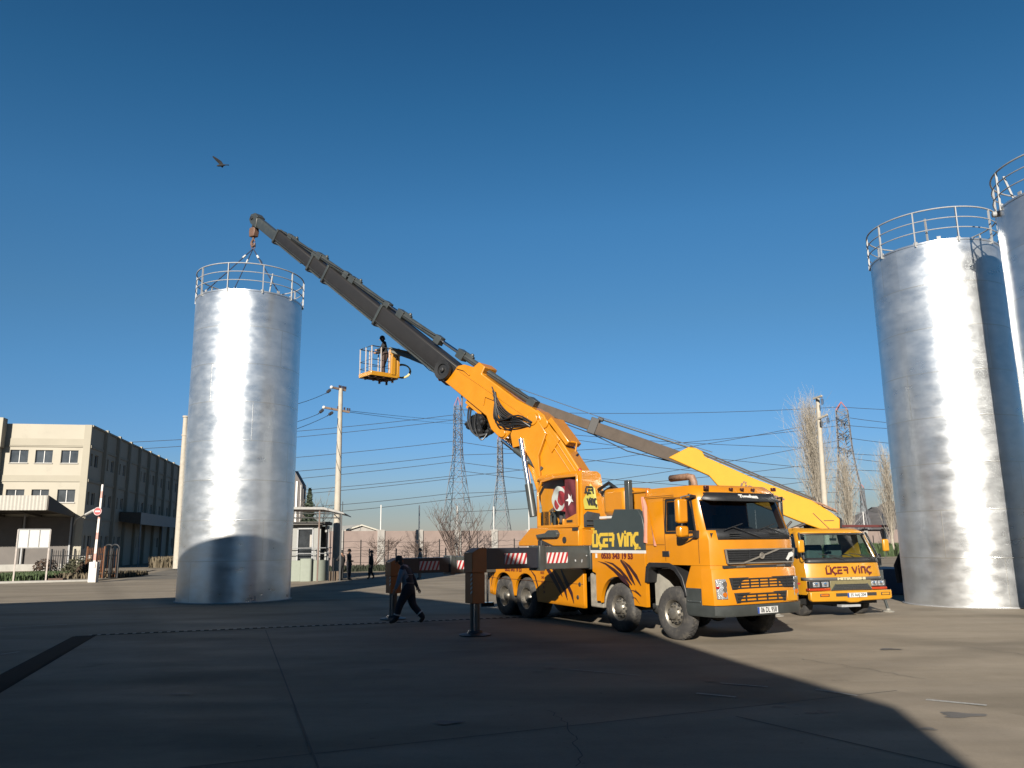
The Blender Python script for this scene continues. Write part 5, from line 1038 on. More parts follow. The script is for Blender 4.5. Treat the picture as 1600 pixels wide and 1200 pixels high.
# ================================================================== PEOPLE
def person(label, loc, heading, J, mats_for, group=None, hair=None, sub=2, scale=1., hands=False, helmet=None, name='person', fat=1.):
    """J: joint -> (forward, left, up, radius); one skinned body"""
    bones = [('pelvis', 'belly'), ('belly', 'chest'), ('chest', 'neck'), ('neck', 'head'), ('head', 'crown'), ('chest', 'shL'), ('shL', 'elL'), ('elL', 'wrL'), ('wrL', 'haL'), ('chest', 'shR'), ('shR', 'elR'), ('elR', 'wrR'), ('wrR', 'haR'),
             ('pelvis', 'hipL'), ('hipL', 'knL'), ('knL', 'anL'), ('anL', 'toL'), ('pelvis', 'hipR'), ('hipR', 'knR'), ('knR', 'anR'), ('anR', 'toR')]
    J = dict(J); V = list(J); idx = {k: i for i, k in enumerate(V)}; pos = [Vector(J[k][:3])*scale for k in V]; rad = [J[k][3]*scale*fat*(1 if k in ('head', 'crown', 'neck', 'haL', 'haR', 'toL', 'toR') else 1.22) for k in V]; E_ = [(idx[a], idx[b]) for a, b in bones]
    if hands:
        for h, wv in (('haL', 'wrL'), ('haR', 'wrR')):
            o = pos[idx[h]]; d = (o-pos[idx[wv]]).normalized(); sdv = d.cross(Vector((1, 0, 0))); sdv = sdv.normalized() if sdv.length > .1 else Vector((0, 1, 0)); sdv = d.cross(sdv).normalized()
            for k, (off, ln) in enumerate(((-.032, .075), (-.011, .088), (.011, .082), (.030, .062))):
                p1 = o+sdv*off*scale+d*.03*scale; p2 = p1+d*ln*.5*scale; p3 = p2+(d*.7+sdv.cross(d)*.5).normalized()*ln*.5*scale
                for p, r_ in ((p1, .011), (p2, .009), (p3, .008)): pos.append(p); rad.append(r_*scale); V.append(h)
                n = len(pos); E_ += [(idx[h], n-3), (n-3, n-2), (n-2, n-1)]
            p1 = pos[idx[wv]]+d*.03*scale+sdv*-.035*scale; p2 = p1+(d*.7-sdv*.5).normalized()*.05*scale
            for p, r_ in ((p1, .012), (p2, .009)): pos.append(p); rad.append(r_*scale); V.append(h)
            n = len(pos); E_ += [(idx[h], n-2), (n-2, n-1)]
    me = bpy.data.meshes.new('body'); me.from_pydata(pos, E_, []); tmp = bpy.data.objects.new('tmpbody', me); C.objects.link(tmp)
    tmp.modifiers.new('s', 'SKIN'); sv = me.skin_vertices[0].data
    for i in range(len(pos)): sv[i].radius = (rad[i], rad[i]*(.78 if V[i] in ('belly', 'chest', 'pelvis') else 1)); sv[i].use_root = (V[i] == 'pelvis' and i == idx['pelvis'])
    ss = tmp.modifiers.new('u', 'SUBSURF'); ss.levels = sub; ss.render_levels = sub
    dg = bpy.context.evaluated_depsgraph_get(); dg.update(); m2 = bpy.data.meshes.new_from_object(tmp.evaluated_get(dg)); bpy.data.objects.remove(tmp)
    ml = []; 
    for k in mats_for.values():
        if k not in ml: ml.append(k)
    m2.materials.clear()
    for k in ml: m2.materials.append(k)
    segs_ = [(Vector(J[a][:3])*scale, Vector(J[b][:3])*scale, b) for a, b in bones]
    for p in m2.polygons:
        c = p.center; best = None
        for a, b, nm in segs_:
            t = max(0, min(1, (c-a).dot(b-a)/max((b-a).length_squared, 1e-9))); d = (c-(a+(b-a)*t)).length
            if best is None or d < best[0]: best = (d, nm, t)
        nm = best[1]; key = nm[:2] if nm[:2] in ('sh', 'el', 'wr', 'ha', 'hi', 'kn', 'an', 'to') else nm
        full = nm if nm in mats_for else key
        m = mats_for.get(full, mats_for['*']); p.material_index = ml.index(m); p.use_smooth = True
    root = thing(name, label, 'person', loc, heading, group); o = bpy.data.objects.new('body', m2); C.objects.link(o); o.parent = root; WORLD[o.name] = WORLD[root.name]
    M = WORLD[root.name]; hc = pos[idx['head']]; up = (pos[idx['crown']]-pos[idx['neck']]).normalized(); fw_ = Vector((1, 0, 0)); fw_ = (fw_-up*fw_.dot(up)).normalized(); lf = up.cross(fw_)
    F_ = lambda a, b, c: hc+fw_*a*scale+lf*b*scale+up*c*scale
    mb = MB(M); mb.ball(F_(.108, 0, -.005), .017*scale, 8, 6); build('nose', mb, SKIN, root)
    mb = MB(M)
    for s_ in (-1, 1): mb.ball(F_(.085, s_*.036, .025), .013*scale, 8, 6)
    build('eyes', mb, HAIR, root)
    for s_ in (-1, 1):
        mb = MB(M); mb.ball(F_(0, s_*.088, 0), .024*scale, 8, 6, sq=(1, .5, 1.3)); build('ear', mb, SKIN, root)
    if hair is not None:
        mb = MB(M); n = 14; rows = []
        for j in range(7):
            a = math.pi*.60*j/6
            rows.append([mb.P(F_((.108*math.sin(a)*math.cos(2*math.pi*k/n))-.018, .100*math.sin(a)*math.sin(2*math.pi*k/n), .035+.118*math.cos(a)+(.035*math.cos(2*math.pi*k/n) if j > 4 else 0))) for k in range(n)])
        for A, B in zip(rows, rows[1:]):
            for k in range(n): mb.F((A[k], B[k], B[(k+1) % n], A[(k+1) % n]))
        build('hair' if not helmet else 'helmet', mb, helmet or hair, root, smooth=60)
    return root
STAND = dict(pelvis=(0, 0, .95, .135), belly=(.0, 0, 1.12, .125), chest=(0, 0, 1.36, .145), neck=(.0, 0, 1.52, .055), head=(.02, 0, 1.63, .088), crown=(.015, 0, 1.70, .075),
             shL=(0, .19, 1.42, .06), elL=(-.02, .24, 1.14, .045), wrL=(.06, .22, .90, .032), haL=(.09, .21, .82, .035), shR=(0, -.19, 1.42, .06), elR=(-.02, -.24, 1.14, .045), wrR=(.06, -.22, .90, .032), haR=(.09, -.21, .82, .035),
             hipL=(0, .09, .88, .10), knL=(.02, .10, .48, .068), anL=(0, .10, .10, .05), toL=(.16, .11, .045, .042), hipR=(0, -.09, .88, .10), knR=(.02, -.10, .48, .068), anR=(0, -.10, .10, .05), toR=(.16, -.11, .045, .042))
def pose(**k): d = dict(STAND); d.update(k); return d
# the walker in the foreground, seen from the side, bent a little, long stride to the left
W0 = G(637, 976); 
wp = dict(pelvis=(-.02, 0, .93, .18), belly=(.03, 0, 1.10, .185), chest=(.10, 0, 1.36, .215), neck=(.17, 0, 1.53, .06), head=(.25, 0, 1.63, .092), crown=(.27, 0, 1.70, .08),
          shL=(.13, .20, 1.42, .085), elL=(.20, .26, 1.14, .066), wrL=(.29, .24, .93, .04), haL=(.32, .23, .86, .036), shR=(.06, -.20, 1.42, .085), elR=(-.10, -.25, 1.16, .066), wrR=(-.20, -.25, .95, .042), haR=(-.24, -.24, .88, .036),
          hipL=(0, .10, .87, .14), knL=(.20, .11, .52, .10), anL=(.30, .10, .14, .075), toL=(.47, .11, .06, .048), hipR=(-.04, -.10, .87, .14), knR=(-.10, -.11, .50, .10), anR=(-.40, -.10, .17, .075), toR=(-.30, -.11, .05, .048))
cloth = {'*': NAVY, 'neck': SKIN, 'head': HAIR, 'crown': HAIR, 'ha': SKIN, 'to': BOOT, 'wrL': SLV, 'elL': SLV}
wk = person('dark-clad worker striding left past the far outrigger leg', W0, R(178), wp, cloth, hair=HAIR, scale=1.03, hands=True, fat=.86)
Mw = WORLD[wk.name]
for z, c_, r0, r1 in ((1.30, (.08, 0), .235, .19), (1.08, (.03, 0), .215, .18)):
    mb = MB(Mw); mb.path([(c_[0]*1.03+r1*1.03*math.cos(k*math.pi/12), r0*1.03*math.sin(k*math.pi/12), z*1.03+.02*math.cos(k*math.pi/12)) for k in range(24)], .008, 6, closed=True); build('reflective_band', mb, mat('dim_band', (.30, .24, .22), .5), wk)
for a, b, r_ in (((.20, .11, .52), (.30, .10, .14), .094), ((-.10, -.11, .50), (-.40, -.10, .17), .094)):
    a, b = Vector(a)*1.03, Vector(b)*1.03; d = (b-a).normalized(); mb = MB(Mw); mb.lathe([(r_, 0), (r_, .035)], a+(b-a)*.62, d, 20, caps=False); build('reflective_band', mb, REFL, wk)
mb = MB(Mw); mb.tube(Vector((-.25, -.24, .95)), Vector((-.26, -.24, .80)), .03, n=12) if False else None
# four figures by the cabin and the wall
dk = {'*': BLKC, 'neck': SKIN, 'head': SKIN, 'crown': HAIR, 'ha': SKIN, 'to': BOOT}
tr_ = dict(dk); tr_.update({'hi': NAVY, 'kn': NAVY, 'an': NAVY})
person('man in black standing with his back turned beside the cabin post', G(533, 907), R(150), pose(elL=(.12, .24, 1.16, .05), wrL=(.28, .1, 1.2, .036), haL=(.34, .06, 1.22, .036)), dk, hair=HAIR, scale=1.02)
person('man in dark jacket holding his hand out, right of the cabin post', G(544.5, 907), R(-12), pose(elR=(.10, -.26, 1.14, .05), wrR=(.30, -.24, 1.08, .036), haR=(.38, -.22, 1.10, .036), chest=(.03, 0, 1.36, .165)), tr_, hair=HAIR, scale=1.06)
person('man in a long black coat walking in front of the pink wall', G(580, 905), R(185), pose(elL=(.02, .28, 1.14, .06), elR=(.04, -.28, 1.14, .06), pelvis=(0, 0, .95, .165), chest=(0, 0, 1.36, .175), knL=(.1, .1, .48, .09), anL=(.12, .1, .1, .05), toL=(.26, .1, .045, .04), anR=(-.16, -.1, .12, .05), toR=(-.02, -.1, .045, .04)), dk, hair=HAIR, scale=1.0)
person('short-haired man whose head shows above the far outrigger beam', G(656, 905.5), R(170), pose(), {'*': mat('grey_jacket', (.09, .10, .11), .85), 'neck': SKIN, 'head': SKIN, 'crown': HAIR, 'ha': SKIN, 'to': BOOT, 'hi': NAVY, 'kn': NAVY}, hair=HAIR, scale=1.06)
# worker in the basket, leaning on the rail
pb = bw(.22, .0, .04)
person('worker in dark clothes and helmet standing in the raised basket', pb, R(200), pose(pelvis=(-.05, 0, .86, .14), chest=(.0, 0, 1.24, .16), belly=(-.03, 0, 1.03, .14), neck=(.03, 0, 1.38, .055), head=(.08, 0, 1.49, .10), crown=(.08, 0, 1.58, .095), shL=(.0, .19, 1.30, .07), elL=(.12, .26, 1.04, .055), wrL=(.32, .2, .98, .04), haL=(.40, .18, .98, .036), shR=(0, -.19, 1.30, .07), elR=(.1, -.26, 1.02, .055), wrR=(.30, -.2, .96, .04), haR=(.38, -.18, .96, .036), hipL=(-.05, .09, .80, .11), hipR=(-.05, -.09, .80, .11), knL=(.06, .12, .44, .07), knR=(.0, -.1, .44, .07)),
       {'*': BLKC, 'ha': SKIN, 'to': BOOT, 'hi': mat('brown_trousers', (.06, .03, .022), .85), 'kn': MATS['brown_trousers'], 'an': MATS['brown_trousers'], 'crown': BLKC, 'head': BLKC}, hair=HAIR, helmet=BLKC, scale=.98)
# seated crane operator, mostly hidden by the flag
po = TW(-4.85, .72, 2.62)
person('crane operator seated in the orange side cab, dark striped trousers', po, TA+R(180), pose(pelvis=(0, 0, .45, .14), belly=(.02, 0, .62, .13), chest=(.03, 0, .86, .14), neck=(.05, 0, 1.00, .05), head=(.07, 0, 1.09, .085), crown=(.07, 0, 1.16, .07), shL=(.03, .18, .92, .06), elL=(.15, .22, .68, .045), wrL=(.38, .17, .62, .035), haL=(.45, .16, .63, .035), shR=(.03, -.18, .92, .06), elR=(.15, -.22, .68, .045), wrR=(.38, -.17, .62, .035), haR=(.45, -.16, .63, .035),
       hipL=(.04, .10, .44, .11), knL=(.48, .14, .44, .075), anL=(.50, .14, .08, .055), toL=(.62, .14, .045, .04), hipR=(.04, -.10, .44, .11), knR=(.46, -.12, .44, .075), anR=(.40, -.12, .08, .055), toR=(.54, -.12, .045, .04)),
       {'*': mat('dusty_workwear', (.10, .075, .08), .85, var=.2), 'head': SKIN, 'neck': SKIN, 'ha': SKIN, 'to': BOOT, 'crown': HAIR}, hair=HAIR, scale=.93)
# bird
bp0 = at(346, 258, 60); bd_ = thing('bird', 'dark bird flying high in the blue sky', 'bird', bp0, R(8)); Mb = WORLD[bd_.name]
mb = MB(Mb); mb.path([(-.36, 0, -.08), (-.28, 0, -.07), (-.15, 0, -.03), (.05, 0, -.01), (.24, 0, .02), (.42, 0, .045)], [.03, .065, .10, .10, .06, .02], 10)
bdb = build('body', mb, BLKC, bd_, smooth=60)
for P_ in ([(-.05, 0, .02), (.18, 0, .03), (.02, -.15, .26), (-.28, -.32, .42), (-.58, -.50, .52), (-.62, -.48, .46), (-.42, -.34, .26), (-.22, -.15, .10)], [(-.08, 0, .02), (.15, 0, .03), (.12, .2, .1), (.05, .5, .12), (-.06, .62, .08), (-.12, .3, .04)]):
    mb = MB(Mb); a = [mb.P(p) for p in P_]; b = [mb.P((p[0], p[1], p[2]-.018)) for p in P_]; mb.F(a); mb.F(b[::-1])
    for k in range(len(a)): mb.F((a[k], a[(k+1) % len(a)], b[(k+1) % len(a)], b[k]))
    build('wing', mb, BLKC, bdb)
mb = MB(Mb); mb.prism([(.30, -.04), (.56, -.07), (.60, 0), (.56, .07), (.30, .04)], 'z', .03, .045); build('tail', mb, BLKC, bdb)
# ================================================================== FACTORY BEHIND THE CAMERA (throws the long shadow)
def shadow_building():
    h = 10.; L_ = h/math.tan(SUN_EL); sh = Vector((math.sin(SUN_AZ), math.cos(SUN_AZ), 0))*L_
    sp = [Vector(p) for p in ((4.95, 11.0, 0), (4.05, 15.0, 0), (3.45, 18.25, 0), (3.15, 20.4, 0), (1.05, 24.4, 0), (-1.5, 29.6, 0), (-7.3, 38.5, 0), (-20.8, 32.6, 0))]
    fp = [p+sh for p in sp]; fp += [fp[-1]+Vector((-7, -26, 0)), fp[0]+Vector((-8, -22, 0))]
    t = thing('factory_building', 'tall grey factory behind the viewer whose shadow covers the yard', 'building', fp[1])
    mb = MB(); mb.prism([(p.x, p.y) for p in fp], 'z', -.01, h); build('wall', mb, mat('grey_render', (.20, .20, .20), .85, var=.1, scale=.5), t)
    for a, b in zip(fp[:7], fp[1:8]):
        d = (b-a); n = int(d.length//4); d.normalize(); nn_ = Vector((d.y, -d.x, 0)) if Vector((d.y, -d.x, 0)).dot(-a) > 0 else Vector((-d.y, d.x, 0))
        for k in range(n):
            for z in (1.2, 5.6):
                mb = MB(); c = a+d*(2+4*k)+nn_*.02; mb.beam(c-d*1.1+tz*(z+1.0), c+d*1.1+tz*(z+1.0), .06, 1.8); build('window', mb, GLZ, t)
shadow_building()
mb = MB(); mb.box(-3.2, 1.5, -7, -1.2, 0, 4.8); o = build('sky_fill_block', mb, mat('grey_render', (.2, .2, .2)), None, bevel=.02); tag(o, 'low grey block added unseen behind the viewer to dim the sky light', 'building')  # unseen block, added to cut sky light on the near ground

# ================================================================== LEFT BUILDING
C0 = Vector((-42.23, 80.36, 0)); BKd = Vector((math.sin(R(-11.7)), math.cos(R(-11.7)), 0)); Ad = Vector((-BKd.y, BKd.x, 0))
LM = Matrix(((Ad.x, -BKd.x, 0, C0.x), (Ad.y, -BKd.y, 0, C0.y), (0, 0, 1, 0), (0, 0, 0, 1)))       # (A left, forward, z): y>0 is towards the yard
lb = thing('factory_building', 'long cream concrete factory with three storeys and a shaded side', 'building', C0)
def LB(): return MB(LM)
def wall_with_holes(a0, a1, z0, z1, holes, mk, parent, m, depth=.28, nm='wall'):
    """grid wall: mk(a, d, z) gives the point; holes [(a0,a1,z0,z1)]"""
    xs = sorted({a0, a1, *[h[0] for h in holes], *[h[1] for h in holes]}); zs = sorted({z0, z1, *[h[2] for h in holes], *[h[3] for h in holes]}); mb = MB()
    for xa, xb in zip(xs, xs[1:]):
        for za, zb in zip(zs, zs[1:]):
            cx, cz = (xa+xb)/2, (za+zb)/2
            if any(h[0] < cx < h[1] and h[2] < cz < h[3] for h in holes): continue
            mb.quad(mk(xa, 0, za), mk(xb, 0, za), mk(xb, 0, zb), mk(xa, 0, zb))
    for h in holes:
        for (p, q) in (((h[0], h[2]), (h[1], h[2])), ((h[1], h[2]), (h[1], h[3])), ((h[1], h[3]), (h[0], h[3])), ((h[0], h[3]), (h[0], h[2]))):
            mb.quad(mk(p[0], 0, p[1]), mk(q[0], 0, q[1]), mk(q[0], -depth, q[1]), mk(p[0], -depth, p[1]))
    return build(nm, mb, m, parent, smooth=0)
HB = 14.3
fm = lambda a, d, z: LM @ Vector((a, d, z))
smf = lambda b, d, z: LM @ Vector((.35-d, -b, z))
def window(mk, a0, a1, z0, z1, parent, frame_m=WH, dep=.2, mull=True, sill=True):
    mb = MB(); mb.quad(mk(a0, -dep, z0), mk(a1, -dep, z0), mk(a1, -dep, z1), mk(a0, -dep, z1)); wn = build('window', mb, GLZ, parent, smooth=0)
    mb = MB(); t = .05
    bars = [((a0, z0), (a1, z0)), ((a0, z1), (a1, z1)), ((a0, z0), (a0, z1)), ((a1, z0), (a1, z1))]+([(((a0+a1)/2, z0), ((a0+a1)/2, z1))] if mull else [])
    for p, q in bars: mb.beam(mk(p[0], -dep+.03, p[1]), mk(q[0], -dep+.03, q[1]), .06, .07)
    build('frame', mb, frame_m, wn)
    if sill: mb = MB(); mb.beam(mk(a0-.06, .02, z0-.05), mk(a1+.06, .02, z0-.05), .12, .09); build('sill', mb, KERB, wn)
fh = [(1.42, 3.0, 10.42, 11.70), (3.77, 5.34, 10.42, 11.70), (5.98, 7.62, 10.42, 11.70), (1.38, 3.0, 6.53, 7.80), (3.77, 5.34, 6.53, 7.80), (5.98, 7.62, 6.53, 7.80)]
wl_ = wall_with_holes(.35, 16, 0, HB, fh, fm, lb, CREAM)
for h in fh: window(fm, *h, wl_)
for a in (9.6, 11.9, 14.2): pass
mb = LB(); mb.box(.35, 1.02, -.0, .12, 0, HB); build('corner_column', mb, CREAM2, lb, bevel=.02)
mb = LB(); mb.box(1.02, 16, -.0, .06, 12.15, 12.85); mb.box(1.02, 16, 0, .05, 8.62, 9.2); mb.box(1.02, 16, 0, .10, 12.02, 12.10); mb.box(1.02, 16, 0, .09, 8.56, 8.62); build('facade_bands', mb, CREAM2, lb)
mb = LB(); mb.box(8.15, 17, 0, 1.1, 11.85, 14.75); build('projecting_block', mb, CREAM, lb, bevel=.02); mb = LB(); mb.box(8.35, 17, 0, .7, 4, 11.85); build('recess_wall', mb, CREAM, lb)
mb = LB(); mb.box(8.22, 8.34, .55, .75, 4, 8.6); build('red_downpipe', mb, RU, lb)
mb = LB(); mb.box(.45, 16, -44.5, -.1, HB-.6, HB-.5); mb.box(8, 16, -44, -43.9, 0, HB-.5); build('roof', mb, SHED, lb)
# shaded side: ten bays
SB = []; holes = []
for k in range(9):
    b = 4.9*k+.3
    if k in (3,): continue
    for (z0, z1) in ((10.2, 11.45), (6.35, 7.6), (2.0, 3.3)):
        if z0 < 3 and k in (3, 4, 5, 6, 7) and k % 2: continue
        holes += [(b+.55 if k else .35, b+1.45 if k else 1.0, z0, z1), (b+2.55 if k else 1.7, b+3.55 if k else 2.9, z0, z1)]
wl2 = wall_with_holes(0, 44.5, 0, HB-.15, holes, smf, lb, CREAM)
for h in holes: window(smf, *h, wl2, mull=False, sill=False)
for k in range(1, 10):
    mb = MB(); a, b_ = smf(4.9*k-.25, .12, 0), smf(4.9*k-.25, .12, HB+.05); mb.beam(a, b_, .5, .45, side=BKd); build('pilaster', mb, CREAM2, wl2, bevel=.02)
mb = MB()
for z in (12.1, 8.7, 5.0): mb.beam(smf(0, .04, z), smf(44.5, .04, z), .10, .28)
mb.beam(smf(0, .02, HB-.1), smf(44.5, .02, HB-.1), .22, .18); build('string_course', mb, CREAM2, wl2)
# canopies
def corr(nm, o, du, dv, L_, h_, parent, m, n=40, amp=.05):
    """ribbed sheet panel"""
    mb = MB(); nrm = du.cross(dv).normalized(); pts = []
    for k in range(n*2+1): pts.append(o+du*(L_*k/(n*2))+nrm*(amp if (k//1) % 2 else 0))
    A = [mb.P(p) for p in pts]; B = [mb.P(p+dv*h_) for p in pts]
    for k in range(len(A)-1): mb.F((A[k], A[k+1], B[k+1], B[k]))
    return build(nm, mb, m, parent, smooth=0)
RIB = mat('ribbed_sheet_cream', (.50, .47, .41), .6, var=.06)
cpy = thing('loading_canopy', 'wide canopy with pale ribbed fascia in front of the cream factory', 'canopy', C0+Ad*1.2)
corr('fascia', fm(14.5, 7.65, 5.46), -Ad, tz, 13.2, 1.31, cpy, RIB, 44)
mb = LB(); mb.prism([(0, 5.15), (7.6, 5.5), (7.6, 6.77), (0, 5.45)], 'x', 1.2, 1.3); build('canopy_side', mb, SHED, cpy)
mb = LB(); 
for a in (1.25, 4.2, 7.5, 11): mb.beam((a, .1, 5.2), (a, 7.5, 5.55), .15, .22)
mb.prism([(0, 5.40), (7.55, 6.60), (7.55, 6.72), (0, 5.50)], 'x', 1.3, 14.5); build('canopy_roof', mb, SHED, cpy)
for a, y in ((1.35, .35), (1.35, 6.9) if False else (5.5, .5), (9.5, .5)):
    mb = LB(); mb.box(a-.07, a+.07, y-.07, y+.07, 0, 5.3); build('canopy_post', mb, ST, cpy)
mb = LB(); mb.box(1.1, 9.5, .21, 1.8, 0, .62); build('loading_ledge', mb, KERB, lb)
mb = LB(); mb.box(1.25, 5.6, .12, .2, 0.0, 5.1); mb.box(5.8, 14, .10, .18, 0.0, 5.1); build('loading_door', mb, mat('door_brown_shaded', (.085, .068, .055), .6, var=.2, scale=1), lb)  # dark brown doors and wall, with the canopy's shade put into the colour
cp2 = thing('side_canopy', 'grey ribbed canopy fixed along the shaded side of the cream factory', 'canopy', smf(12.4, 0, 5))
corr('fascia', smf(12.4, 2.4, 4.65), BKd, tz, 24.6, 1.35, cp2, mat('ribbed_sheet_grey', (.40, .42, .42), .6, var=.06), 60)
mb = MB(); a = smf(12.4, .0, 5.7); mb.quad(smf(12.4, .1, 6.1), smf(37, .1, 6.1), smf(37, 2.4, 6.0), smf(12.4, 2.4, 6.0)); mb.quad(smf(12.4, .1, 6.1), smf(12.4, 2.4, 6.0), smf(12.4, 2.4, 4.65), smf(12.4, .1, 5.0)); build('canopy_roof', mb, SHED, cp2)
for b in (13, 24.5, 36):
    mb = MB(); mb.tube(smf(b, 2.3, 0), smf(b, 2.3, 4.7), .07); build('canopy_post', mb, ST, cp2)
mb = MB()
for k in range(8): mb.tube(smf(20+k*2.2, 4.2, 0), smf(20+k*2.2, 4.2, 1.1), .04)
mb.tube(smf(20, 4.2, 1.1), smf(35.4, 4.2, 1.1), .04); mb.tube(smf(20, 4.2, .6), smf(35.4, 4.2, .6), .03); hr = build('handrail', mb, ST); tag(hr, 'low grey handrail on the ground beside the factory\'s shaded side', 'handrail')
# ================================================================== LEFT VERGE: notice board, fence, barrier, cabinets, shrubs
p1_, p2_ = G(20, 911), G(71, 909.5); d = (p2_-p1_).normalized(); L_ = (p2_-p1_).length; n = Vector((-d.y, d.x, 0))
nb = thing('notice_board', 'blank white three-panel notice board on two posts by the kerb', 'notice board', p1_)
for p in (p1_, p2_):
    mb = MB(); mb.beam(p, p+tz*3.3, .09, .09, side=d); build('post', mb, mat('cream_post', (.62, .54, .48), .6), nb, bevel=.008)
mb = MB(); mb.beam(p1_+d*(L_/2)+tz*2.18, p1_+d*(L_/2)+tz*3.30, L_-.02, .05, side=d); bdp = build('board', mb, mat('board_white', (.80, .78, .74), .5, var=.03), nb)
mb = MB()
for k in range(4): q = p1_+d*(L_*(k/3 if 0 < k < 3 else (.01 if k == 0 else .99)))-n*.035; mb.beam(q+tz*2.15, q+tz*3.33, .045, .03, side=d)
mb.beam(p1_-n*.035+tz*3.31, p2_-n*.035+tz*3.31, .05, .05); mb.beam(p1_-n*.035+tz*2.15, p2_-n*.035+tz*2.15, .05, .05); build('board_frame', mb, mat('frame_grey', (.42, .42, .41), .5), bdp)
def fence_run(a, b, nm, label, hgt, posts, m1, m2):
    t = thing(nm, label, 'fence', a); d = (b-a).normalized(); L_ = (b-a).length; mb = MB()
    for z in (.35, hgt*.78): mb.beam(a+tz*z, b+tz*z, .04, .06)
    build('rail', mb, BK, t); mb = MB(); k = 0.
    nn2 = Vector((-d.y, d.x, 0)); pts = []
    while k < L_:
        p = a+d*k; mb.beam(p+tz*.12, p+tz*(hgt-.18), .035, .03, side=d); mb.beam(p+tz*(hgt-.18), p+tz*hgt, .06, .03, .004, .004, side=d); k += .23
    build('slat_panel', mb, m1, t)
    for k in range(posts):
        p = a+d*(L_*k/(posts-1)); mb = MB(); mb.beam(p, p+tz*(hgt+.05), .10, .10, side=d); build('post', mb, m2, t, bevel=.01)
    return t
BRN = mat('rust_brown_slat', (.20, .075, .025), .7, var=.3, scale=5)
fence_run(G(77, 903), G(132, 903.5), 'palisade_fence', 'black spiked railing fence behind the notice board', 2.0, 4, BK, BK)
fence_run(G(133, 904), G(160, 905), 'palisade_fence', 'brown picket fence sunlit beside the barrier pedestal', 2.15, 3, BRN, BRN)
fence_run(G(161, 905), G(180, 904), 'palisade_fence', 'dark gate leaf with hooped top right of the barrier', 2.0, 3, BRN, BK)
mb = MB()
for x in (166, 176):
    c = G(x, 904)+tz*2.0; mb.path([c+Vector((.30*math.cos(k*math.pi/10), 0, .30*math.sin(k*math.pi/10))) for k in range(11)], .06, 6); mb.tube(c+Vector((.3, 0, 0)), c+Vector((.3, 0, -2)), .05); mb.tube(c-Vector((.3, 0, 0)), c-Vector((.3, 0, 2)), .05)
o = build('gate_hoops', mb, BK); tag(o, 'pair of black hooped gate posts at the end of the picket fence', 'gate posts')
pb_ = G(146, 910); ba = thing('barrier_gate', 'white barrier pedestal with its red and white boom raised upright', 'barrier', pb_)
mb = MB(); mb.box(pb_.x-.28, pb_.x+.20, pb_.y-.2, pb_.y+.2, 0, 1.25); build('pedestal', mb, WH, ba, bevel=.03)
mb = MB(); mb.box(pb_.x+.12, pb_.x+.24, pb_.y-.23, pb_.y+.1, 0, 1.25); build('side_cover', mb, mat('cream_cover', (.66, .6, .55), .5), ba, bevel=.02)
tp = at(160.5, 757, pb_.y); bs = Vector((pb_.x+.08, pb_.y-.25, .9)); mb = MB(); 
for k in range(12):
    mb.mi = 1 if k % 3 == 1 else 0; a = bs+(tp-bs)*(k/12); b = bs+(tp-bs)*((k+1)/12); mb.beam(a, b, .16-.004*k, .07, .156-.004*k, .07, side=(1, 0, 0))
build('boom_arm', mb, [mat('boom_cream', (.66, .60, .56), .5), mat('boom_pink_red', (.52, .22, .17), .5)], ba)
cdisc = at(153, 799, pb_.y-.35); sgnp = None
mb = MB(); mb.lathe([(.26, 0), (.26, .03)], cdisc, (0, -1, 0), 28); ds = build('sign_disc', mb, RD, ba); 
mb = MB(); mb.path([cdisc+Vector((.235*math.cos(k*math.pi/14), -.036, .235*math.sin(k*math.pi/14))) for k in range(28)], .018, 6, closed=True); mb.box(cdisc.x-.15, cdisc.x+.15, cdisc.y-.042, cdisc.y-.032, cdisc.z-.045, cdisc.z+.045); build('sign_bar', mb, WH, ds)
l0, l1 = at(134, 804, 66), at(119, 812, 70); mb = MB(); mb.path([at(147, 797.5, 62), l0], [.12, .10], 10); lp = build('lamp_head', mb, WH); tag(lp, 'white tube lamp on a thin arm beside the canopy corner', 'lamp')
mb = MB(); mb.path([l0, l1, at(116, 820, 74)], .06, 6); o = build('lamp_arm', mb, BK, None); o.parent = lp; WORLD[o.name] = Matrix()
for (x, y, w_, h_, lab) in ((103, 904, .95, 1.5, 'tall grey meter cabinet standing behind the spiked fence'), (121, 904, .75, 1.1, 'lower grey meter cabinet right of the taller one')):
    p = G(x, y)+Vector((-.5, 3.5, 0)); mb = MB(); mb.box(p.x-w_/2, p.x+w_/2, p.y-.3, p.y+.3, 0, h_); mb.box(p.x-w_/2-.05, p.x+w_/2+.05, p.y-.35, p.y+.35, h_, h_+.06); mb.box(p.x-.01, p.x+.01, p.y-.31, p.y-.3, .1, h_-.1); o = build('meter_cabinet', mb, mat('cabinet_grey', (.40, .39, .36), .6), None, bevel=.015); tag(o, lab, 'cabinet')
mb = MB(); mb.box(*sorted((G(80, 909).x, G(100, 909).x)), G(80, 909).y-.4, G(80, 909).y+.1, .05, .22); o = build('pallet_planks', mb, mat('plank_dark', (.10, .05, .03), .8, var=.4), None); tag(o, 'low stack of dark planks lying at the kerb', 'planks')

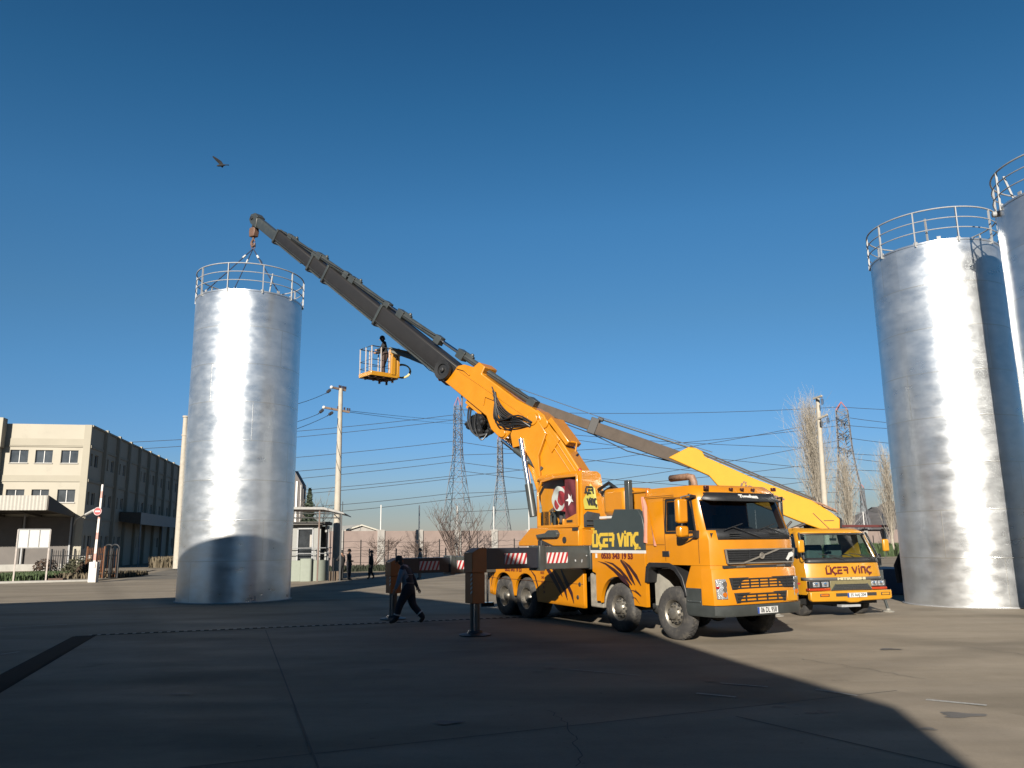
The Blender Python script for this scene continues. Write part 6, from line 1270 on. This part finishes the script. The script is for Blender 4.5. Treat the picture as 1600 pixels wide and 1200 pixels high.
def leaves(name, mb_pts, m, size, parent=None, seed=1):
    random.seed(seed); mb = MB()
    for c, r in mb_pts:
        a, b = random.random()*6.28, random.uniform(-.9, .9); u = Vector((math.cos(a), math.sin(a), b)).normalized(); v = u.cross(Vector((random.random()-.5, random.random()-.5, random.random()-.5))).normalized()
        s_ = size*random.uniform(.6, 1.4)*r; c = Vector(c); mb.quad(c-u*s_, c-v*s_*.5, c+u*s_, c+v*s_*.5)
    return build(name, mb, m, parent, smooth=0)
def blob(c, rx, ry, rz, n, seed):
    random.seed(seed); o = []
    while len(o) < n:
        x, y, z = (random.uniform(-1, 1) for _ in range(3)); q = x*x+y*y+z*z
        if q < 1 and q > .15*random.random(): o.append((c+Vector((x*rx, y*ry, z*rz)), 1))
    return o
# verge grass and shrubs
def tuft_field(name, region, n, h, m, seed, label):
    random.seed(seed); mb = MB()
    for _ in range(n):
        a, b = random.random(), random.random(); P = region(a, b); hh = h*random.uniform(.4, 1.3); ang = random.random()*6.28; dx = Vector((math.cos(ang), math.sin(ang), 0))*hh*.28; ln = Vector((random.uniform(-.3, .3), random.uniform(-.3, .3), 1))*hh
        mb.F([mb.P(P-dx), mb.P(P+dx), mb.P(P+ln)])
    o = build(name, mb, m, None, smooth=0); tag(o, label, 'grass', kind='stuff'); return o
ka, kb = G(-60, 911), G(74, 908)
tuft_field('grass', lambda a, b: ka+(kb-ka)*a+Vector((-.4, .3+b*7, .05)), 9000, .38, GRASS, 3, 'green grass growing behind the kerb under the notice board')
tuft_field('dry_grass', lambda a, b: G(78, 907)+(G(186, 904)-G(78, 907))*a+Vector((-.3, .2+b*5, .05)), 3500, .35, DRYL, 4, 'dry grass and weeds along the foot of the picket fence')
tuft_field('dry_grass', lambda a, b: G(233, 887)+(G(276, 887)-G(233, 887))*a+Vector((0, b*9, .0)), 2500, .9, DRYL, 5, 'dry brush growing round the foot of the left pole')
SH = mat('reddish_shrub_leaves', (.085, .05, .03), .85, var=.4); SHG = mat('olive_shrub_leaves', (.06, .06, .025), .85, var=.4)
for k, (x, y, r, lab, m_) in enumerate(((51, 903, .85, 'reddish round shrub on the grass under the notice board', SH), (103, 905, .95, 'leggy shrub with dark leaves behind the black fence', SHG), (118, 905.5, .75, 'small brown bush between fence and barrier', SH), (90, 905, .6, 'low olive bush beside the notice board\'s right post', SHG))):
    p = G(x, y)+Vector((0, 1.6, 0)); t = thing('shrub', lab, 'shrub', p); leaves('foliage', blob(p+tz*r*.8, r*1.1, r, r*.8, 700, 40+k), m_, .10, t, 50+k)
    mb = MB(); random.seed(k)
    for _ in range(7): mb.path([p, p+Vector((random.uniform(-.4, .4), random.uniform(-.3, .3), r)), p+Vector((random.uniform(-.8, .8)*r, random.uniform(-.5, .5), r*1.5))], [.025, .015, .006], 5)
    build('stems', mb, BARK, t)

# ================================================================== UTILITY POLES
def insul(mb, p, d, n=4, r=.08, st=.1):
    for k in range(n): mb.lathe([(.03, 0), (r, .015), (r, .04), (.03, .06)], p+d*(st*k), d, 8)
def pole(px_t, px_b, Y, r0, r1, label, rings=()):
    b = at(px_b[0], px_b[1], Y); b.z = 0; t_ = at(px_t[0], px_t[1], Y); p = thing('utility_pole', label, 'utility pole', b); mb = MB(); mb.path([b, b+(t_-b)*.5, t_], [r0, (r0+r1)/2, r1], 14); sh = build('shaft', mb, CC, p)
    for f in rings:
        mb = MB(); c = b+(t_-b)*f; mb.lathe([(r1*1.1+.05, -.08), (r1*1.1+.05, .08)], c, (0, 0, 1), 14); build('collar', mb, CC, p)
    return p, b, t_
pole((290.5, 650), (277, 885), 80, .42, .24, 'thick pale concrete pole rising left of the lone tank', (.995, .87))
pm, pb2, pt2 = pole((532.5, 607), (524, 903), 54.8, .26, .14, 'pale concrete power pole between the lone tank and the basket')
arms = []
for (a, b, tips) in (((518, 605), (540, 610), 0), ((506, 636.5), (546, 644), 1)):
    A, B = at(a[0], a[1], 54.3), at(b[0], b[1], 55.1); mb = MB(); mb.beam(A, B, .12, .14); am = build('crossarm', mb, mat('weathered_arm', (.22, .15, .11), .8), pm)
    mb = MB(); mb.ball(A, .12, 8, 6); build('arm_tip', mb, WH, am)
    for f in (.55, .66, .8, .92, 1.0): mb = MB(); insul(mb, A+(B-A)*f+tz*.07, tz, 3, .07, .07); build('pin_insulator', mb, mat('brown_glaze', (.10, .06, .05), .3), am)
ins = [((516, 609), (509, 615)), ((505, 640), (497, 647)), ((520, 644), (511, 650))]
for a, b in ins:
    A, B = at(*a, 54.0), at(*b, 53.2); mb = MB(); d = (B-A).normalized(); mb.tube(A, B, .03); insul(mb, A+d*.1, d, 5, .11, .09); build('strain_insulator', mb, mat('dark_glaze', (.05, .05, .06), .3), pm)
pr_, pb3, pt3 = pole((1277.5, 622), (1289, 815), 62, .26, .15, 'tan concrete power pole standing among the bare poplars')
for (a, b) in (((1271, 623), (1284, 618.5)), ((1277, 655), (1293, 648))):
    A, B = at(*a, 62), at(*b, 61); mb = MB(); mb.beam(A, B, .12, .14); am = build('crossarm', mb, CC, pr_)
    for q in ((B,) if a[1] < 640 else (B, A+(B-A)*.35)):
        mb = MB(); mb.tube(q, q-tz*.25, .03); insul(mb, q-tz*.25, -tz, 5, .12, .09); build('strain_insulator', mb, MATS['dark_glaze'], am)
# ================================================================== LATTICE PYLONS
def pylon(px, ytop, Y, Ht, base, waist, label, ang=0., arm=4.0, red=.06, thick=1.25):
    c = at(px, ytop, Y); ztop = c.z; o = Vector((c.x, c.y, 0)); t = thing('lattice_pylon', label, 'pylon', o, ang); M = WORLD[t.name]; mb = MB(M)
    zw = ztop*.62; lw = .0011*Y*.55/2*thick
    def half(z): return base/2+(waist/2-base/2)*min(z/zw, 1) if z < zw else waist/2*(1-.25*(z-zw)/(ztop-zw))
    zs = [0]; 
    while zs[-1] < ztop*.93: zs.append(zs[-1]+max(half(zs[-1])*1.9, 1.3))
    zs[-1] = ztop*.94
    for z0, z1 in zip(zs, zs[1:]):
        mb.mi = 1 if z1 > ztop*(1-red) else 0
        h0, h1 = half(z0), half(z1); c0 = [(-h0, -h0), (h0, -h0), (h0, h0), (-h0, h0)]; c1 = [(-h1, -h1), (h1, -h1), (h1, h1), (-h1, h1)]
        for k in range(4):
            n_ = (k+1) % 4; mb.beam((*c0[k], z0), (*c1[k], z1), lw*1.5, lw*1.5); mb.beam((*c0[k], z0), (*c1[n_], z1), lw, lw); mb.beam((*c0[n_], z0), (*c1[k], z1), lw, lw); mb.beam((*c1[k], z1), (*c1[n_], z1), lw, lw)
    h1 = half(ztop*.94)
    mb.mi = 1
    for q in ((-h1, -h1), (h1, -h1), (h1, h1), (-h1, h1)): mb.beam((*q, ztop*.94), (0, 0, ztop), lw*1.4, lw*1.4)
    build('tower', mb, [PY, PR], t, smooth=0); ap = []
    for f in (.66, .76, .86):
        z = ztop*f; h_ = half(z)
        mb = MB(M); 
        for s_ in (-1, 1):
            for y in (-h_, h_): mb.beam((s_*h_, y, z-.5), (s_*arm, 0, z), lw*1.1, lw*1.1); mb.beam((s_*h_, y, z+.9), (s_*arm, 0, z), lw*1.1, lw*1.1)
            mb.tube((s_*arm, 0, z), (s_*arm, 0, z-1.6), .09, n=6); mb.tube((s_*arm*.55, 0, z), (s_*arm*.55, 0, z-1.4), .08, n=6)
        build('crossarm', mb, PY, t, smooth=0)
        ap.append((M @ Vector((-arm, 0, z-1.6)), M @ Vector((arm, 0, z-1.6))))
    return ap
P1 = pylon(715.5, 620, 190, 0, 7.2, 1.9, 'tall slim lattice pylon with a red tip behind the crane\'s winch', R(75), 3.2)
P2 = pylon(781, 676, 260, 0, 7.0, 1.8, 'smaller lattice pylon left of the operator cab', R(78), 3.0, red=.0)
P3 = pylon(1314, 628, 190, 0, 8.5, 3.2, 'wide lattice pylon with red top beside the bare poplars', R(62), 4.0, red=.045, thick=2.1)
P4 = pylon(1346, 757, 420, 0, 8.0, 2.4, 'tiny distant pylon right of the wide one', R(60), 6., red=0)
# ================================================================== OVERHEAD WIRES
def wire(pts, Y, label, r=.04, n=10, sag=0.):
    a, b = at(*pts[0], Y), at(*pts[1], Y if len(pts) < 3 else pts[2]); L_ = (b-a).length; mb = MB(); q = []
    for k in range(n+1):
        f = k/n; q.append(a+(b-a)*f-tz*(sag*4*f*(1-f)))
    mb.path(q, r, 5); o = build('power_line', mb, WR); tag(o, label, 'power line', 'overhead power lines'); return o
ORD = ['first', 'second', 'third', 'fourth', 'fifth', 'sixth', 'seventh', 'eighth', 'ninth', 'tenth', 'eleventh']
wl1 = 'overhead power line running across the sky behind the cranes'
for k, (a, b) in enumerate([((180, 692), (712, 648)), ((150, 705), (712, 656)), ((150, 735), (712, 689)), ((200, 752), (712, 711)), ((150, 770), (712, 721)), ((200, 780), (712, 743)), ((200, 788), (712, 747)), ((300, 800), (712, 770)), ((300, 812), (712, 779))]):
    wire((a, b), 180, 'power line from the lone tank to the slim pylon, %s from the top' % ORD[k], .058, sag=.8)
for k, (a, b) in enumerate([((715, 640), (1312, 636)), ((715, 656), (1312, 735)), ((715, 661), (1312, 700)), ((715, 690), (1312, 752)), ((715, 711), (1312, 665)), ((715, 722), (1312, 770)), ((715, 735), (1312, 785)), ((715, 745), (1312, 655)), ((715, 771), (1312, 720)), ((715, 779), (1312, 688)), ((715, 800), (1312, 745))]):
    wire((a, b), 185, 'power line between slim and wide pylons, %s from the top at the slim one' % ORD[k], .058, sag=1.2)
for k, (a, b) in enumerate([((1316, 636), (1500, 640)), ((1328, 653), (1500, 668)), ((1316, 664), (1500, 672)), ((1330, 685), (1500, 700)), ((1316, 708), (1500, 712)), ((1330, 716), (1500, 730)), ((1316, 733), (1500, 735)), ((1316, 762), (1500, 766))]):
    wire((a, b), 185, 'power line right of the wide pylon, %s from the top' % ORD[k], .058, sag=.4)
wp_ = 'thin wire leaving the pale power pole\'s crossarm'
for k, (a, b, Y2) in enumerate((((508, 615), (420, 640), 40), ((497, 647), (400, 672), 40), ((511, 650), (400, 688), 40), ((546, 642), (715, 656), 150), ((546, 644), (715, 662), 150))):
    wire((a, b, Y2), 54, ('thin wire from the pale pole\'s top arm down to the left', 'thin wire from the lower arm\'s tip of the pale pole to the left', 'thin wire from the middle of the pale pole\'s lower arm to the left', 'upper thin wire from the pale pole right to the slim pylon', 'lower thin wire from the pale pole right to the slim pylon')[k], .018, sag=.15)
# ================================================================== PERIMETER WALL
WO = Vector((-14.4, 68, 0)); WD = Vector((.867, .4983, 0)).normalized(); WN = Vector((WD.y, -WD.x, 0))
pw = thing('perimeter_wall', 'long pink panel wall with pale concrete piers behind the yard', 'wall', WO)
s = -4.0; piers = [-.2, 3.45, 7.02, 10.73, 14.5, 18.3]+[18.3+3.75*k for k in range(1, 19)]
for k, (a, b) in enumerate(zip([-4]+piers, piers+[piers[-1]+4])):
    mb = MB(); mb.beam(WO+WD*(a+.02)+tz*1.62, WO+WD*(b-.02)+tz*1.62, .16, 3.24); build('panel', mb, PINK, pw)
for k, s_ in enumerate(piers):
    c = WO+WD*s_; mb = MB(); mb.beam(c, c+tz*3.34, .62, .42, side=WD); pi_ = build('pier', mb, PIER, pw, bevel=.02)
    if s_ < 19 or k % 3 == 1 or s_ > 66:
        mb = MB(); mb.tube(c+tz*3.3, c+tz*5.45, .055, n=8); build('wall_pole', mb, WH, pi_)
mb = MB(); mb.beam(WO+WD*62+tz*3.65, WO+WD*71+tz*3.65, 2.0, .28); o = build('red_roof', mb, mat('dark_red_roof', (.16, .04, .035), .6)); tag(o, 'dark red flat roof edge showing above the wall by the far pole', 'roof')
# white gabled roof behind the wall
hp = WO+WD*3.0-WN*12; HMx = Matrix(((WD.x, -WN.x, 0, hp.x), (WD.y, -WN.y, 0, hp.y), (0, 0, 1, 0), (0, 0, 0, 1)))
hs = thing('shed', 'small shed with white gabled roof showing over the pink wall', 'shed', hp)
mb = MB(HMx); mb.prism([(.2, 3.15), (2.9, 3.95), (5.6, 3.15), (5.6, 3.28), (2.9, 4.09), (.2, 3.28)], 'y', -.2, 8); build('roof', mb, mat('cream_roof', (.70, .66, .56), .6), hs); mb = MB(HMx); mb.prism([(.5, 0), (.5, 3.2), (2.9, 3.9), (5.3, 3.2), (5.3, 0)], 'y', 0, 7.8); build('wall', mb, PIER, hs)
# barbed wire fence posts in front of the wall, with tangled wire
bwf = thing('wire_fence', 'thin dark posts with tangled wire in front of the pink wall', 'fence', WO+WN*2)
for s_ in [1.2, 3.6, 6.4, 8.3, 12, 15.8, 19.5, 66.5, 68.2, 70]:
    mb = MB(); c = WO+WD*s_+WN*1.5; mb.beam(c, c+tz*2.5, .07, .07, side=WD); build('post', mb, BK, bwf)
random.seed(5); mb = MB()
for z in (2.3, 1.9, 1.4):
    mb.path([WO+WD*(-1+.5*k)+WN*1.5+tz*(z+random.uniform(-.09, .09)) for k in range(44)], .012, 4)
build('fence_wire', mb, WR, bwf)
# ================================================================== GUARD CABIN
gp_ = G(478, 908); GMx = Matrix.Translation(gp_) @ Matrix.Rotation(R(8), 4, 'Z')
gc = thing('guard_cabin', 'small rounded guard cabin with thin canopy half hidden by the lone tank', 'cabin', gp_)
PG = mat('pale_green_render', (.30, .33, .27), .8, var=.05)
def rr(x0, x1, y0, y1, r, n=6):
    P_ = []
    for cx, cy, a0 in ((x1-r, y0+r, -90), (x1-r, y1-r, 0), (x0+r, y1-r, 90), (x0+r, y0+r, 180)):
        for k in range(n+1): a = R(a0+90*k/n); P_.append((cx+r*math.cos(a), cy+r*math.sin(a)))
    return P_
mb = MB(GMx); mb.prism(rr(-3.2, 1.15, -.1, 2.6, .7), 'z', 0, 1.22); build('base_wall', mb, PG, gc); mb = MB(GMx); mb.prism(rr(-.35, .35+.0, -.42, .3, .15), 'z', 0, 1.33); build('curved_step', mb, PG, gc)
mb = MB(GMx)
for x0, x1 in ((-3.1, -.62), (.28, .62)): mb.box(x0, x1, .3, .42, 1.22, 3.35)
mb.box(-.62, .28, .3, .42, 3.1, 3.35); mb.box(.98, 1.1, .6, 2.4, 1.22, 1.7); mb.box(.98, 1.1, .6, 2.4, 2.9, 3.3); mb.box(.62, .74, .42, .9, 1.22, 3.3); mb.box(-3.1, 1.0, 2.3, 2.4, 1.22, 3.3)
cwl = build('cabin_wall', mb, mat('cabin_white', (.32, .32, .30), .7, var=.06), gc)
mb = MB(GMx); mb.quad((-.62, .38, 1.3), (.28, .38, 1.3), (.28, .38, 3.1), (-.62, .38, 3.1)); dg_ = build('door_glass', mb, GLZ, cwl); mb = MB(GMx); mb.box(-.66, -.58, .26, .32, 1.22, 3.15); mb.box(.24, .32, .26, .32, 1.22, 3.15); mb.box(-.66, .32, .26, .32, 3.08, 3.18); build('door_frame', mb, ST, dg_)
mb = MB(GMx); mb.quad((.1, .37, 2.0), (.22, .37, 2.0), (.22, .37, 2.75), (.1, .37, 2.75)); build('door_reflection_panel', mb, PIER, dg_)
mb = MB(GMx); mb.quad((1.04, .7, 1.7), (1.04, 2.3, 1.7), (1.04, 2.3, 2.9), (1.04, .7, 2.9)); build('side_window', mb, GLZ, cwl)
mb = MB(GMx); mb.prism(rr(-3.4, 1.3, -.2, 2.8, .8), 'z', 3.35, 3.52); build('roof_slab', mb, mat('roof_edge_dark', (.13, .12, .11), .7), gc)
mb = MB(GMx); mb.prism([(-3.6, 4.28), (1.0, 4.22), (2.15, 3.95), (2.4, 3.86), (2.4, 3.92), (2.1, 4.06), (1.0, 4.36), (-3.6, 4.42)], 'y', -1.0, 3.0); build('canopy_sheet', mb, mat('canopy_grey', (.30, .29, .27), .5, var=.2), gc)
for x in (.75, 2.05):
    mb = MB(GMx); mb.beam((x, -.9, 0), (x, -.9, 3.95 if x > 1.5 else 4.15), .09, .09, side=(1, 0, 0)); build('canopy_post', mb, mat('post_brown', (.13, .07, .045), .6) if x < 1.5 else BK, gc)
mb = MB(GMx); mb.tube((-3.2, -.9, 3.75), (2.05, -.9, 3.72), .035); mb.tube((-3.2, -.9, 4.1), (2.0, -.9, 3.95), .03)
for k in range(6): mb.tube((-3.0+k*.9, -.9, 3.74), (-3.0+k*.9, -.9, 4.12), .02)
mb.tube((2.05, -.9, 3.5), (1.6, -.9, 3.95), .03); mb.tube((2.1, -.9, 3.9), (2.1, -.9, 4.7), .02); build('canopy_frame', mb, BK, gc)
rlg = None
mb = MB(GMx)
for z in (1.62, 1.95): mb.path([(-3.0, -.05, z), (.6, -.05, z), (1.1, .25, z), (1.25, 1.0, z), (1.25, 2.4, z)], .028, 6)
for p in ((-2.2, -.05), (.42, -.05), (.62, -.04), (1.2, .6), (1.25, 1.6)): mb.tube((*p, 1.2), (*p, 2.0 if p[0] < .5 else 3.2), .028, n=6)
build('balcony_railing', mb, ST, gc)
mb = MB(GMx); mb.path([(1.35, -.3, 0), (1.35, -.3, 1.35), (1.62, -.3, 1.35), (1.62, -.3, 0)], .04, 6); o = build('bent_tube_rail', mb, BK); tag(o, 'black bent-tube stand beside the guard cabin', 'rail')
mb = MB(GMx); mb.box(1.35, 2.0, .0, .5, .0, .55); o = build('crate', mb, mat('brown_crate', (.12, .08, .05), .8, var=.3)); tag(o, 'brown crate on the ground between cabin and canopy post', 'crate')
# dark tall building slice right of the lone tank
gb = at(466, 850, 110); mb = MB(); ztp = at(466, 735, 110).z; o_ = thing('factory_building', 'narrow dark building end showing right of the lone tank', 'building', Vector((gb.x, gb.y, 0)))
mb = MB(); x0, x1 = at(430, 800, 110).x, at(471, 800, 110).x; mb.prism([(x0, 0), (x0, ztp-1), (at(460, 740, 110).x, ztp), (x1, ztp-2.0), (x1, 0)], 'y', 110, 112) ; build('wall', mb, mat('dark_brown_cladding', (.10, .085, .08), .7, var=.2, stretch=(3, 1, .2)), o_)
mb = MB(); xx = at(462.5, 800, 110).x; mb.box(xx-.12, xx+.12, 109.8, 110, 5, ztp-1.5); mb.box(xx+.55, xx+.62, 109.8, 110, 5, ztp-2); build('vertical_trim', mb, WH, o_)
mb = MB(); xx = at(473, 800, 109).x; mb.tube((xx, 109, 0), (xx, 109, at(473, 764, 109).z), .12); o = build('chimney_pipe', mb, BK); tag(o, 'thin dark pipe beside the narrow dark building', 'pipe')

# ================================================================== TREES
def bare_tree(name, label, base, H, spread, n, m, seed, up=.8, trunk_r=.12, group=None, leaf=None, r_t=.012, multi=1, start=.12):
    random.seed(seed); t = thing(name, label, 'tree', base, 0, group); mbt = MB(); mbc = MB()
    for s_ in range(multi):
        lean = Vector((random.uniform(-.025, .025), random.uniform(-.02, .02), 1)); tr = [base+Vector((0, 0, 0))]; 
        if multi > 1: lean = Vector((random.uniform(-.5, .5)*spread/H*1.5, random.uniform(-.3, .3), 1))
        for k in range(1, 9): tr.append(base+lean*(H*k/8*(.9 if multi > 1 else 1))+Vector((random.uniform(-.05, .05)*H*.05, random.uniform(-.05, .05)*H*.05, 0)))
        mbt.path(tr, [trunk_r*(1-.93*k/8) for k in range(9)], 7)
        for _ in range(n//multi):
            f = random.uniform(start, .97); k = int(f*8); p = tr[k]+(tr[min(k+1, 8)]-tr[k])*(f*8-k); a = random.random()*6.28; L_ = spread*(1.05-f*.75)*random.uniform(.5, 1.15)/max(1-up, .28)*.5
            d = Vector((math.cos(a)*(1-up), math.sin(a)*(1-up), up)).normalized(); q = [p]; 
            for j in range(3):
                d = (d+Vector((random.uniform(-.22, .22), random.uniform(-.22, .22), .12))).normalized(); q.append(q[-1]+d*L_/3)
            r0 = max(trunk_r*(1-f)*(.42 if multi > 1 else .17), r_t*1.2); mbc.path(q, [r0, r0*.7, r0*.45, r_t*.6], 4, cap=False)
            for j in range(5):
                b = q[random.choice((1, 2, 2, 3))]; dd2 = (d+Vector((random.uniform(-.8, .8), random.uniform(-.8, .8), random.uniform(-.1, .8)))).normalized(); e = b+dd2*L_*random.uniform(.18, .42); mbc.path([b, (b+e)/2+Vector((random.uniform(-.05, .05), 0, .03))*L_, e], [r_t, r_t*.8, r_t*.5], 3, cap=False)
    build('trunk', mbt, m, t); build('crown', mbc, m, t, smooth=0); return t
def gb_(px, Y): p = at(px, 840, Y); p.z = 0; return p
PG1 = 'bare poplars beyond the wall'
bare_tree('poplar_tree', 'tallest bare poplar standing right behind the tan power pole', gb_(1284, 104), 16.6, 7.2, 480, BARKP, 21, .87, .26, PG1, r_t=.011)
bare_tree('poplar_tree', 'bare poplar growing through the foot of the wide pylon', gb_(1328, 108), 11.0, 5.0, 240, BARKP, 23, .84, .22, PG1, r_t=.011)
bare_tree('poplar_tree', 'bare poplar between the platform truck and the tank beside it', gb_(1394, 99), 10.8, 4.6, 240, BARKP, 24, .88, .22, PG1, r_t=.010)
bare_tree('bare_tree', 'low spreading bare tree in front of the pink wall near the pylon', G(716, 888), 4.6, 4.2, 70, mat('purple_brown_bark', (.11, .075, .06), .9), 25, .55, .10, multi=5, r_t=.012, start=.25)
bare_tree('bare_tree', 'thin arching bare tree beside the conifer behind the cabin', gb_(492, 75), 7.0, 4.0, 26, BARK, 26, .55, .08, multi=2, r_t=.014)
bare_tree('bare_shrub', 'tangled bare shrub between the cabin and the pink wall', WO+WD*1.8+WN*2.3, 2.6, 3.6, 60, MATS['purple_brown_bark'], 27, .25, .05, multi=4, r_t=.01, start=.4)
bare_tree('bare_shrub', 'bare shrub against the shaded stretch of pink wall', WO+WD*5.6+WN*2.3, 2.4, 3.6, 60, MATS['purple_brown_bark'], 28, .25, .05, multi=4, r_t=.01, start=.4)
# conifer
cb = gb_(481.5, 72); ct = thing('conifer_tree', 'small dark conifer rising behind the guard cabin', 'tree', cb); Hc = at(481.5, 763, 72).z
mb = MB(); mb.path([cb, cb+tz*Hc], [.14, .02], 7); build('trunk', mb, BARK, ct); random.seed(9); pts = []
for _ in range(2600):
    f = random.random()**.8; z = Hc*(.25+.75*f); ro = 1.45*(1-f)*(0.75+.25*math.sin(z*9))+.05; a = random.random()*6.28; q = random.uniform(.3, 1)*ro; pts.append((cb+Vector((math.cos(a)*q, math.sin(a)*q, z-.25*q)), 1))
leaves('crown', pts, CONIF, .13, ct, 31)
# ivy and weeds along the wall foot, grass by the right tank
def gf(a, b): return WO+WD*(-3+a*22)+WN*(.6+b*2.6)
IVY = mat('dark_undergrowth', (.022, .030, .012), .9, var=.4)
tuft_field('undergrowth', gf, 7000, .42, IVY, 12, 'dark weeds growing along the foot of the pink wall')
tuft_field('grass', lambda a, b: WO+WD*(58+a*20)+WN*(.6+b*3.0), 6000, 1.3, GRASS, 13, 'tall green grass at the wall foot right of the platform truck')
# blue low container right of the platform truck, black object on the tank's far side
bc = at(1397, 905, 33); mb = MB(); x0, x1 = at(1380, 900, 32).x, at(1440, 900, 32).x
mb.box(x0, x1, 32, 35, .0, at(1397, 889, 32).z); o = build('skip_container', mb, BLUEC, None, bevel=.03); tag(o, 'low dark blue skip between the stabiliser leg and the tank', 'skip')
mb = MB(); p = at(1405, 875, 30); mb.path([p+Vector((0, 0, -.8)), p+Vector((-.05, 0, -.2)), p+Vector((.1, 0, .25))], [.16, .17, .08], 8); o = build('black_sack', mb, BLKC); tag(o, 'black padded shape standing on the blue skip beside the tank', 'sack')
